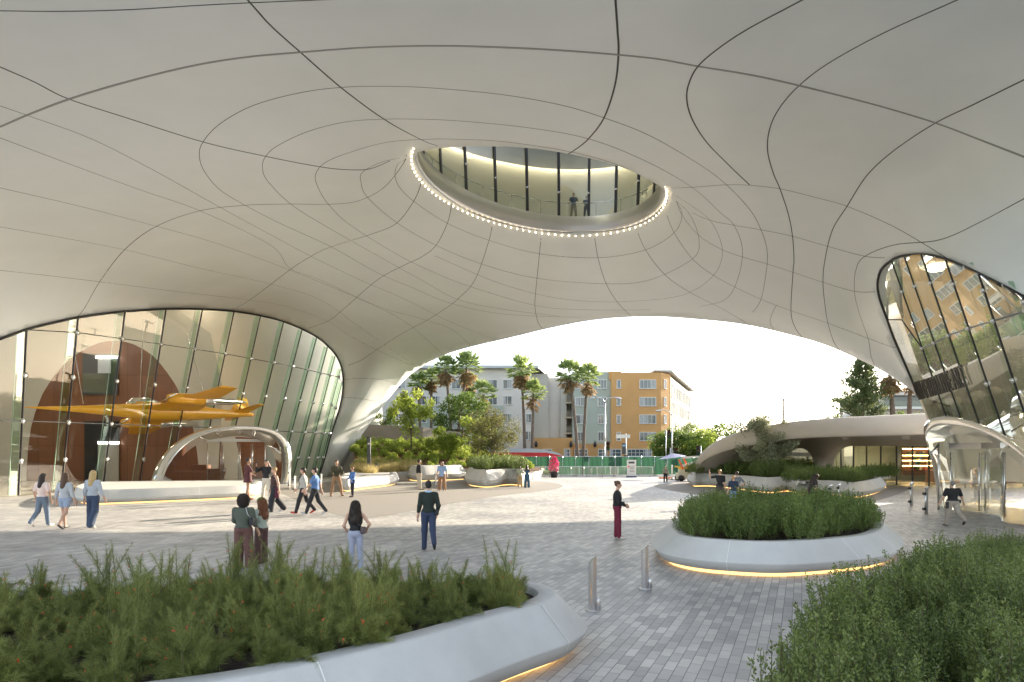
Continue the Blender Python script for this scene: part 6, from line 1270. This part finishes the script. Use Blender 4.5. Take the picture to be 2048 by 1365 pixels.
    if bt != 'dress':
        tp += [('e', T([0, -.015, .94]), [.175 * B, .128 * B, .13]), TC(T([0, 0, .98]), T([0, 0, 1.05]), .125 * B, .118 * B)]
        for (hp, kn, an, to, ft) in J:
            if bt == 'shorts': tp += [TC(hp, hp + (kn - hp) * .45, wide[0] * B, wide[1] * B)]
            else: tp += [TC(hp, kn, wide[0] * B, wide[1] * B), TC(kn, an + (an - kn) * .06, wide[1] * B, wide[2])]
        cl = [lambda X, Y, Z: Z - bz - .03, lambda X, Y, Z: .025 - Z]
        sdf_mesh({'shorts': 'shorts', 'long_skirt': 'skirt'}.get(bt, 'trousers'), sh_(tp), h, .035, cm(bc, .8), root, clip=cl)
    # top
    tc_, sl_ = top[0], top[1]; mt_ = top[2] if len(top) > 2 else cm(tc_, .8); g = .018 if sl_ != 'jacket' else .03
    hz = (hem if hem is not None else .95) + dz
    q = [('e', T([0, -.005, 1.27]), [(.165 + g) * B * width, (.115 + g) * B, .20], Lr), TC(T([0, 0, 1.0]), T([0, 0, 1.2]), (.125 + g * .8) * B * width, (.118 + g * .5) * B * width), TC(T([-.125 * B, -.01, 1.40]), T([.125 * B, -.01, 1.40]), .062 + g * .4, .062 + g * .4)]
    if bt == 'dress' or hz < .85 + dz: q += [TC(np.array([s * .06, 0, hz - dz - .02]), T([s * .02, 0, 1.05]), .19 if bt == 'dress' else .15 * B, .115 * B) for s in (-1, 1)]
    else: q += [('e', T([0, -.012, .97]), [.18 * B, .135 * B, .14])]
    for s, sh, el, wr, d2 in A:
        if sl_ in ('long', 'jacket'): q += [TC(sh, el, (.056 + g * .5) * B, (.047 + g * .5) * B), TC(el, wr - d2 * .015, (.047 + g * .5) * B, .036 + g * .3)]
        elif sl_ == 'short': q += [TC(sh, sh + (el - sh) * .72, (.060 + g * .5) * B, .056 * B + g * .4)]
    nz = 1.475 + dz
    cl = [lambda X, Y, Z: hz - Z + .012 * np.sin(X * 31) * (1 if bt == 'dress' else .3), (lambda X, Y, Z: np.minimum(Z - nz - .04 * (lean > 10), .3 - .0 * Z) if lean < 25 else Z * 0 - 1)]
    if sl_ == 'tank': nz2 = 1.40 + dz; cl.append(lambda X, Y, Z: np.where(np.abs(X) > .075, Z - nz2, -1.))
    sdf_mesh({'jacket': 'jacket'}.get(sl_, 'dress' if bt == 'dress' else 'shirt'), sh_(q), h, .03, mt_, root, clip=cl)
    # hair
    hs, hcol = hair; hm = mat('hair_' + hcol, HR[hcol], .45, var=.35, scale=40, bump=.7, bscale=60) if ('hair', hcol) not in MC else MC[('hair', hcol)]; MC[('hair', hcol)] = hm
    cap = [('e', HP([0, -.015, .035]), [.083, .098, .095], Hr)]; fz = lambda X, Y, Z: .006 * np.sin(X * 140 + Z * 60) * np.sin(Y * 120) + .004 * np.sin(Z * 170 + X * 90)
    front = [lambda X, Y, Z: (((X - (hc + mv)[0]) * Hr[0, 1] + (Y - (hc + mv)[1]) * Hr[1, 1] + (Z - (hc + mv)[2]) * Hr[2, 1]) - .055) * .9 - np.maximum(0, ((Z - (hc + mv)[2]) - .03)) * 1.2]
    if hs == 'short': hp_ = cap + [('e', HP([0, -.05, -.01]), [.070, .055, .062], Hr)]
    elif hs == 'bun': hp_ = cap + [('e', HP([0, -.09, .09]), [.035, .035, .035])]
    elif hs == 'ponytail': hp_ = cap + [TC(HP([0, -.10, .02]), T([0, -.12, 1.42]), .03, .02)]
    elif hs == 'long': hp_ = cap + [TC(HP([0, -.045, -.02]), T([0, -.085, 1.33]), .085, .085), TC(HP([-.05, -.02, 0]), T([-.085, -.045, 1.34]), .045, .045), TC(HP([.05, -.02, 0]), T([.085, -.045, 1.34]), .045, .045)]
    elif hs == 'curly_long': hp_ = cap + [('e', HP([0, -.03, .03]), [.11, .115, .105]), TC(HP([0, -.05, -.03]), T([0, -.10, 1.28]), .12, .105), TC(HP([-.07, -.03, -.02]), T([-.12, -.06, 1.34]), .06, .055), TC(HP([.07, -.03, -.02]), T([.12, -.06, 1.34]), .06, .055)]; fz = lambda X, Y, Z: .013 * np.sin(X * 150 + Z * 90) * np.sin(Y * 130 + Z * 60) + .010 * np.sin(Z * 190 + X * 120 + Y * 80)
    elif hs == 'afro': hp_ = [('e', HP([0, -.02, .025]), [.148, .14, .145]), ('e', HP([0, -.03, -.06]), [.14, .11, .11])]; fz = lambda X, Y, Z: .012 * np.sin(X * 160 + Z * 90) * np.sin(Y * 140 + Z * 70) + .012 * np.sin(Z * 180 + X * 110 + Y * 90)
    sdf_mesh('hair', sh_(hp_), h, .03, hm, root, clip=front, noise=fz)
    if hs in ('afro', 'curly_long') and near:   # loose curls that break the outline
        pp = []; 
        for kind in hp_[:(2 if hs == 'afro' else 3)]:
            c = np.array(kind[1]) if kind[0] == 'e' else (np.array(kind[1]) + np.array(kind[2])) / 2; rr = np.array(kind[2]) if kind[0] == 'e' else np.array([kind[3], kind[3], np.linalg.norm(np.array(kind[1]) - kind[2]) / 2 + kind[4]])
            d = unit(rng.normal(0, 1, (900, 3))); P1 = c + mv + d * rr * 1.0; k_ = (d @ Hr[:, 1]) < .35; pp.append((P1[k_], d[k_]))
        Pp = np.concatenate([a for a, b in pp]); Dd = np.concatenate([b for a, b in pp]); leaves_mesh('loose_curl', Pp - Dd * .01, Dd * .6 + rng.normal(0, .8, Dd.shape), .035, .008, hm, root)
    def bx_(name, c, d, m, Mx=None): mb = MB(); mb.box(Vector(c) + Vector(mv), d, M=Mx); o = mb.build(name, m, root); bv = o.modifiers.new('b', 'BEVEL'); bv.width = min(d) * .25; bv.segments = 2; return o
    for e in extra:
        if e[0] == 'bag':      # shoulder bag on side s
            s, z, col = e[1:4]; bx_('bag', (s * .23 * B, -.03, z), (.09, .24, .17), cm(col, .5, .05, 'leather')); mb = MB(); mb.tube([Vector(p) + Vector(mv) for p in [(s * .21, -.05, z + .08), (s * .17, -.135, 1.32), (s * .10, -.08, 1.47)] ], .009, 6); mb.build('strap', cm(e[4] if len(e) > 4 else col, .5, .05, 'leather'), root)
        if e[0] == 'cross':    # cross-body strap over the back
            s, z, col = e[1:4]; bx_('bag', (s * .20, -.05, z), (.13, .2, .17), cm(col, .5, .05, 'leather')); mb = MB(); mb.tube([Vector(p) + Vector(mv) for p in [(s * .19, -.09, z + .08), (s * .06, -.150, 1.2), (-s * .07, -.13, 1.38), (-s * .10, -.05, 1.49)]], .009, 6); mb.build('strap', cm(col, .5, .05, 'leather'), root)
        if e[0] == 'scarf': sdf_mesh('headscarf', sh_([('e', HP([0, -.015, .045]), [.105, .118, .105], Hr)]), h, .02, cm(e[1], .7), root, clip=[lambda X, Y, Z: ((hc + mv)[2] + .035) - Z])
        if e[0] == 'band': sdf_mesh('hairband', sh_([TC(HP([-.09, .02, .06]), HP([0, .03, .145]), .012, .012), TC(HP([0, .03, .145]), HP([.09, .02, .06]), .012, .012)]), h, .02, cm(e[1], .7), root)
        if e[0] == 'belt': mb = MB(); mb.loft([[Vector((.195 * B * math.cos(a), .15 * B * math.sin(a) - .01, z)) + Vector(mv) for a in [6.283 * k / 24 for k in range(24)]] for z in (.985, 1.025)], closed=True); mb.build('belt', M['black'], root)
        if e[0] == 'pouch': bx_('pouch', (e[1] * .2 * B, e[2], e[3]), (.10, .12, e[4]), M['black'])
        if e[0] == 'collar': sdf_mesh('collar', sh_([TC(T([-.03, -.015, 1.475]), T([.03, -.015, 1.475]), .058, .058)]), h, .02, cm(e[1], .7), root, clip=[lambda X, Y, Z: Z - (1.505 + dz), lambda X, Y, Z: 1.455 + dz - Z])
        if e[0] == 'phone': s, sh, el, wr, d2 = A[e[1]]; bx_('phone', tuple(wr + d2 * .11), (.075, .012, .14), M['black'])
        if e[0] == 'open': sdf_mesh('undershirt', sh_([TC(T([0, .045, 1.0]), T([0, .055, 1.38]), .105 * B, .092 * B)]), h, .02, cm(e[1], .7), root, clip=[lambda X, Y, Z: Z - (1.46 + dz), lambda X, Y, Z: (.93 + dz) - Z])
        if e[0] == 'tied': sdf_mesh('tied_jacket', sh_([TC([-.17, -.05, .93], [.17, -.05, .93], .10, .10), TC([.20, -.03, .92], [.27, -.04, .62], .07, .10), TC([-.20, -.03, .92], [-.26, -.02, .66], .06, .09)]), h, .05, cm(e[1], .8), root)
        if e[0] == 'watch': s, sh, el, wr, d2 = A[e[1]]; mb = MB(); mb.tube([Vector(wr - d2 * .02 + mv), Vector(wr + d2 * .015 + mv)], .033, 10); mb.build('watch', M['black'], root)
    return root
WK = lambda a: ((a, 6, 3), (-a * .9, a * 1.1, 3))
# walking trio on the left, backs to the viewpoint
person(85, 1053, 106, 10, 'woman walking away in pale pink top and blue jeans, leftmost of three', hair=('long', 'dark'), top=((.80, .62, .55), 'short'), bottom=((.15, .19, .25), 'trousers'), shoes=(.75, .70, .62), legs=((-10, 30, 2), (9, 4, 2)), arms=((-8, 16, 24, 16), (0, 14, 20, 12)), head=(-22, 0), hem=.98)
person(130, 1058, 112, 4, 'woman walking away in striped top and denim shorts, middle of three', hair=('long', 'brown'), top=((.8, .8, .8), 'long', stripe_mat((.80, .80, .80), (.06, .07, .12), 11)), bottom=((.32, .38, .50), 'shorts'), shoes=(.02, .02, .02), legs=((10, 2, 1), (-14, 26, 1)), arms=((-4, 12, 14, 0), (-2, 12, 14, 0)), hem=.98)
person(186, 1056, 114, 5, 'blond woman walking away in grey sweater and wide dark jeans', hair=('long', 'blond'), top=((.42, .45, .50), 'long'), bottom=((.04, .06, .11), 'wide'), shoes=(.5, .45, .35), legs=((8, 4, 5), (-12, 18, 5)), arms=((-4, 10, 10, 0), (4, 14, 14, 0)), extra=(), hem=.98, width=1.05)
# group at the portal
person(496, 1001, 83, 60, 'woman in short dark patterned dress standing by the lobby doors', skin='tan', hair=('bun', 'dark'), top=((.10, .03, .035), 'short'), bottom=((0, 0, 0), 'dress'), shoes=(.3, .1, .08), legs=((4, 2, 1), (-3, 2, 1)), arms=((10, 14, 60, 0), (30, 10, 80, 20)), hem=.74)
person(533, 1003, 82, 185, 'man in black leather jacket raising a camera to his face', hair=('short', 'black'), top=((.02, .02, .022), 'jacket'), bottom=((.62, .56, .47), 'trousers'), shoes=(.10, .06, .04), legs=((2, 2, 6), (6, 4, 6)), arms=((62, 30, 95, 40), (62, 30, 95, 40)), extra=(('phone', 1),), hem=.98)
person(549, 1025, 90, 235, 'woman in brown sleeveless top with maroon jacket tied at her waist', hair=('bun', 'light'), top=((.06, .03, .028), 'tank'), bottom=((.02, .02, .025), 'wide'), shoes=(.6, .6, .62), legs=((17, 8, 2), (-16, 22, 2)), arms=((-10, 20, 10, 0), (0, 22, 8, 0)), build=1.16, extra=(('tied', (.09, .012, .03)),), hem=.95)
person(607, 1028, 93, 262, 'man in open light jacket over black shirt walking left', hair=('short', 'dark'), top=((.42, .40, .36), 'jacket'), bottom=((.02, .02, .024), 'trousers'), shoes=(.5, .05, .03), legs=((20, 6, 2), (-15, 24, 2)), arms=((-18, 14, 14, 0), (26, 10, 14, 0)), extra=(('open', (.015, .015, .017)),), hem=.92)
person(630, 1030, 95, 268, 'man in blue short sleeved shirt walking left beside the man in a jacket', hair=('short', 'dark'), top=((.10, .20, .42), 'short'), bottom=((.02, .02, .024), 'trousers'), shoes=(.45, .45, .46), legs=((21, 4, 2), (-15, 22, 2)), arms=((28, 8, 16, 0), (-24, 8, 12, 0)), hem=.90)
person(673, 993, 72, 150, 'man in olive jacket and tan trousers looking at his phone', skin='light', hair=('short', 'brown'), top=((.07, .065, .035), 'jacket'), bottom=((.34, .20, .11), 'trousers'), shoes=(.10, .05, .03), legs=((10, 4, 12), (-2, 2, 14)), arms=((22, 12, 95, 20), (22, 12, 60, 10)), extra=(('phone', 0),))
person(705, 995, 60, 225, 'child with red brown hair in blue shirt beside the man in olive', hair=('short', 'auburn'), top=((.08, .18, .45), 'long'), bottom=((.02, .02, .04), 'slim'), shoes=(.05, .05, .06), legs=((6, 2, 5), (-4, 2, 5)), arms=((20, 14, 30, 0), (10, 8, 60, 30)), hem=.82)
person(838, 980, 60, 65, 'man in black shirt and beige trousers in front of the mulched slope', hair=('short', 'black'), top=((.015, .015, .017), 'long'), bottom=((.55, .48, .38), 'trousers'), shoes=(.02, .02, .02), legs=((2, 2, 5), (4, 2, 5)), arms=((-8, 8, 10, 0), (0, 6, 10, 0)))
person(884, 982, 58, 190, 'woman in light blue shirt and brown trousers facing the plaza', hair=('long', 'brown'), top=((.30, .42, .66), 'short'), bottom=((.33, .18, .10), 'wide'), shoes=(.6, .6, .6), legs=((3, 2, 6), (-4, 4, 8)), arms=((0, 16, 20, 0), (-6, 16, 30, 0)), build=1.08, hem=.84)
person(1040, 975, 42, 170, 'man in pale green shirt and tan trousers beside the woman in blue', skin='brown', hair=('short', 'black'), top=((.42, .45, .33), 'short'), bottom=((.50, .33, .16), 'trousers'), shoes=(.02, .02, .02), arms=((4, 12, 12, 0), (6, 12, 12, 0)), hem=.86)
person(1054, 976, 45, 350, 'woman with long hair in long blue dress next to the planter', skin='brown', hair=('long', 'dark'), top=((.045, .12, .20), 'tank'), bottom=((.045, .12, .20), 'wide'), shoes=(.3, .2, .1), arms=((4, 16, 70, 10), (0, 10, 12, 0)), hem=.9)
person(1331, 966, 34, 175, 'guard in beige shirt and black trousers near the lavender umbrella', skin='tan', hair=('short', 'grey'), top=((.30, .27, .22), 'long'), bottom=((.015, .015, .017), 'trousers'), arms=((4, 14, 16, 0), (4, 14, 16, 0)), build=1.1)
# foreground
person(487, 1137, 144, 6, 'woman with big dark curly hair in olive sweater, seen from behind', skin='tan', hair=('afro', 'dark'), top=((.085, .095, .07), 'long'), bottom=((.13, .06, .05), 'wide'), shoes=(.05, .04, .04), legs=((2, 2, 3), (4, 2, 3)), arms=((22, 14, 40, 10), (6, 10, 18, 0)), build=1.14, width=1.12, extra=(('bag', 1, 1.13, (.012, .012, .02), (.55, .55, .55)),), hem=.98)
person(523, 1128, 130, 295, 'woman with green headscarf and long curly auburn hair facing left', skin='light', hair=('curly_long', 'auburn'), top=((.40, .46, .38), 'short'), bottom=((.10, .05, .045), 'wide'), legs=((2, 2, 3), (4, 2, 3)), arms=((14, 10, 55, 30), (14, 10, 55, 30)), head=(-14, 0), extra=(('scarf', (.10, .28, .04)),), hem=.95)
person(711, 1143, 139, -6, 'woman with long curly dark hair in black sleeveless top and pale jeans', skin='light', hair=('curly_long', 'dark'), top=((.012, .012, .014), 'tank'), bottom=((.36, .38, .48), 'trousers'), shoes=(.4, .4, .4), legs=((2, 2, 3), (4, 2, 3)), arms=((-6, 20, 50, 40), (-18, 36, 70, 60)), extra=(('cross', 1, 1.02, (.10, .07, .07)), ('band', (.35, .5, .55))), hem=1.02)
person(857, 1101, 139, -12, 'man in dark green sweater and jeans walking away across the plaza', hair=('short', 'black'), top=((.018, .026, .020), 'long'), bottom=((.035, .05, .10), 'trousers'), shoes=(.025, .025, .03), legs=((6, 2, 1), (-16, 34, 1)), arms=((2, 8, 8, 0), (-8, 12, 30, 20)), extra=(('collar', (.45, .60, .80)), ('pouch', 1, -.08, .96, .14)))
person(1235, 1078, 114, 95, 'woman in black top and dark red trousers standing alone facing right', hair=('bun', 'brown'), top=((.014, .014, .016), 'long'), bottom=((.16, .012, .035), 'trousers'), shoes=(.7, .7, .68), legs=((-2, 2, 1), (4, 2, 1)), arms=((4, 6, 62, 30), (4, 6, 58, 26)), extra=(('pouch', 0, .16, 1.06, .12),), hem=.98)
person(1440, 1012, 72, 8, 'man in black tee shirt and dark trousers shading his eyes with a hand', skin='light', hair=('short', 'light'), top=((.014, .016, .018), 'short'), bottom=((.06, .055, .05), 'trousers'), arms=((70, 60, 130, 50), (0, 6, 8, 0)), hem=.93)
person(1474, 1013, 69, 12, 'man in grey shirt with hands on hips behind the one in navy', skin='light', hair=('short', 'dark'), top=((.13, .15, .18), 'short'), bottom=((.04, .04, .045), 'trousers'), arms=((-10, 26, 30, 10), (-12, 38, 75, 60)))
person(1467, 1019, 67, 6, 'young man in navy tee shirt and blue jeans seen from behind', skin='light', hair=('short', 'light'), top=((.02, .035, .07), 'short'), bottom=((.16, .25, .42), 'trousers'), arms=((4, 10, 12, 0), (4, 10, 14, 0)), hem=.93)
person(1622, 1018, 70, 85, 'woman with long dark hair in dark clothes leaning over behind the shrubs', skin='tan', hair=('curly_long', 'dark'), top=((.03, .022, .022), 'jacket'), bottom=((.03, .022, .022), 'trousers'), lean=22, head=(-25, 0), arms=((20, 8, 30, 0), (20, 8, 20, 0)), build=1.1)
person(1650, 1020, 58, 280, 'person in black bending low beside the dark haired woman', skin='tan', hair=('bun', 'dark'), top=((.02, .016, .016), 'long'), bottom=((.02, .02, .02), 'trousers'), lean=50, head=(-20, 0), legs=((38, 60, 8), (30, 60, 8)), arms=((40, 8, 30, 0), (40, 8, 30, 0)))
person(1905, 1053, 91, 2, 'security guard in black polo and khaki trousers walking toward the doors', skin='light', hair=('short', 'grey'), top=((.012, .012, .013), 'short'), bottom=((.36, .31, .25), 'trousers'), shoes=(.012, .012, .012), legs=((8, 2, 4), (-20, 36, 4)), arms=((2, 22, 18, 0), (0, 24, 14, 0)), build=1.2, width=1.05, extra=(('belt',), ('pouch', -1, -.06, .82, .26), ('pouch', 1, -.02, .96, .14), ('watch', 0)), hem=.99)
# two visitors up in the gallery behind the oculus glass
for (u, l, tcol, bcol, hp_) in [(1147, 'taller visitor in navy tee shirt and khaki trousers up in the oculus gallery', (.03, .05, .10), (.36, .30, .22), 52), (1173, 'shorter visitor in navy top and dark jeans up in the oculus gallery', (.025, .035, .08), (.02, .03, .08), 46)]:
    person(u, 0, hp_ + 2, 180, l, hair=('short', 'dark'), top=(tcol, 'short'), bottom=(bcol, 'trousers'), arms=((30, 14, 40, 10), (30, 14, 40, 10)), Y=42.75, z0=RZ + 1.02, hem=.95, legs=((4, 4, 6), (-4, 6, 6)))
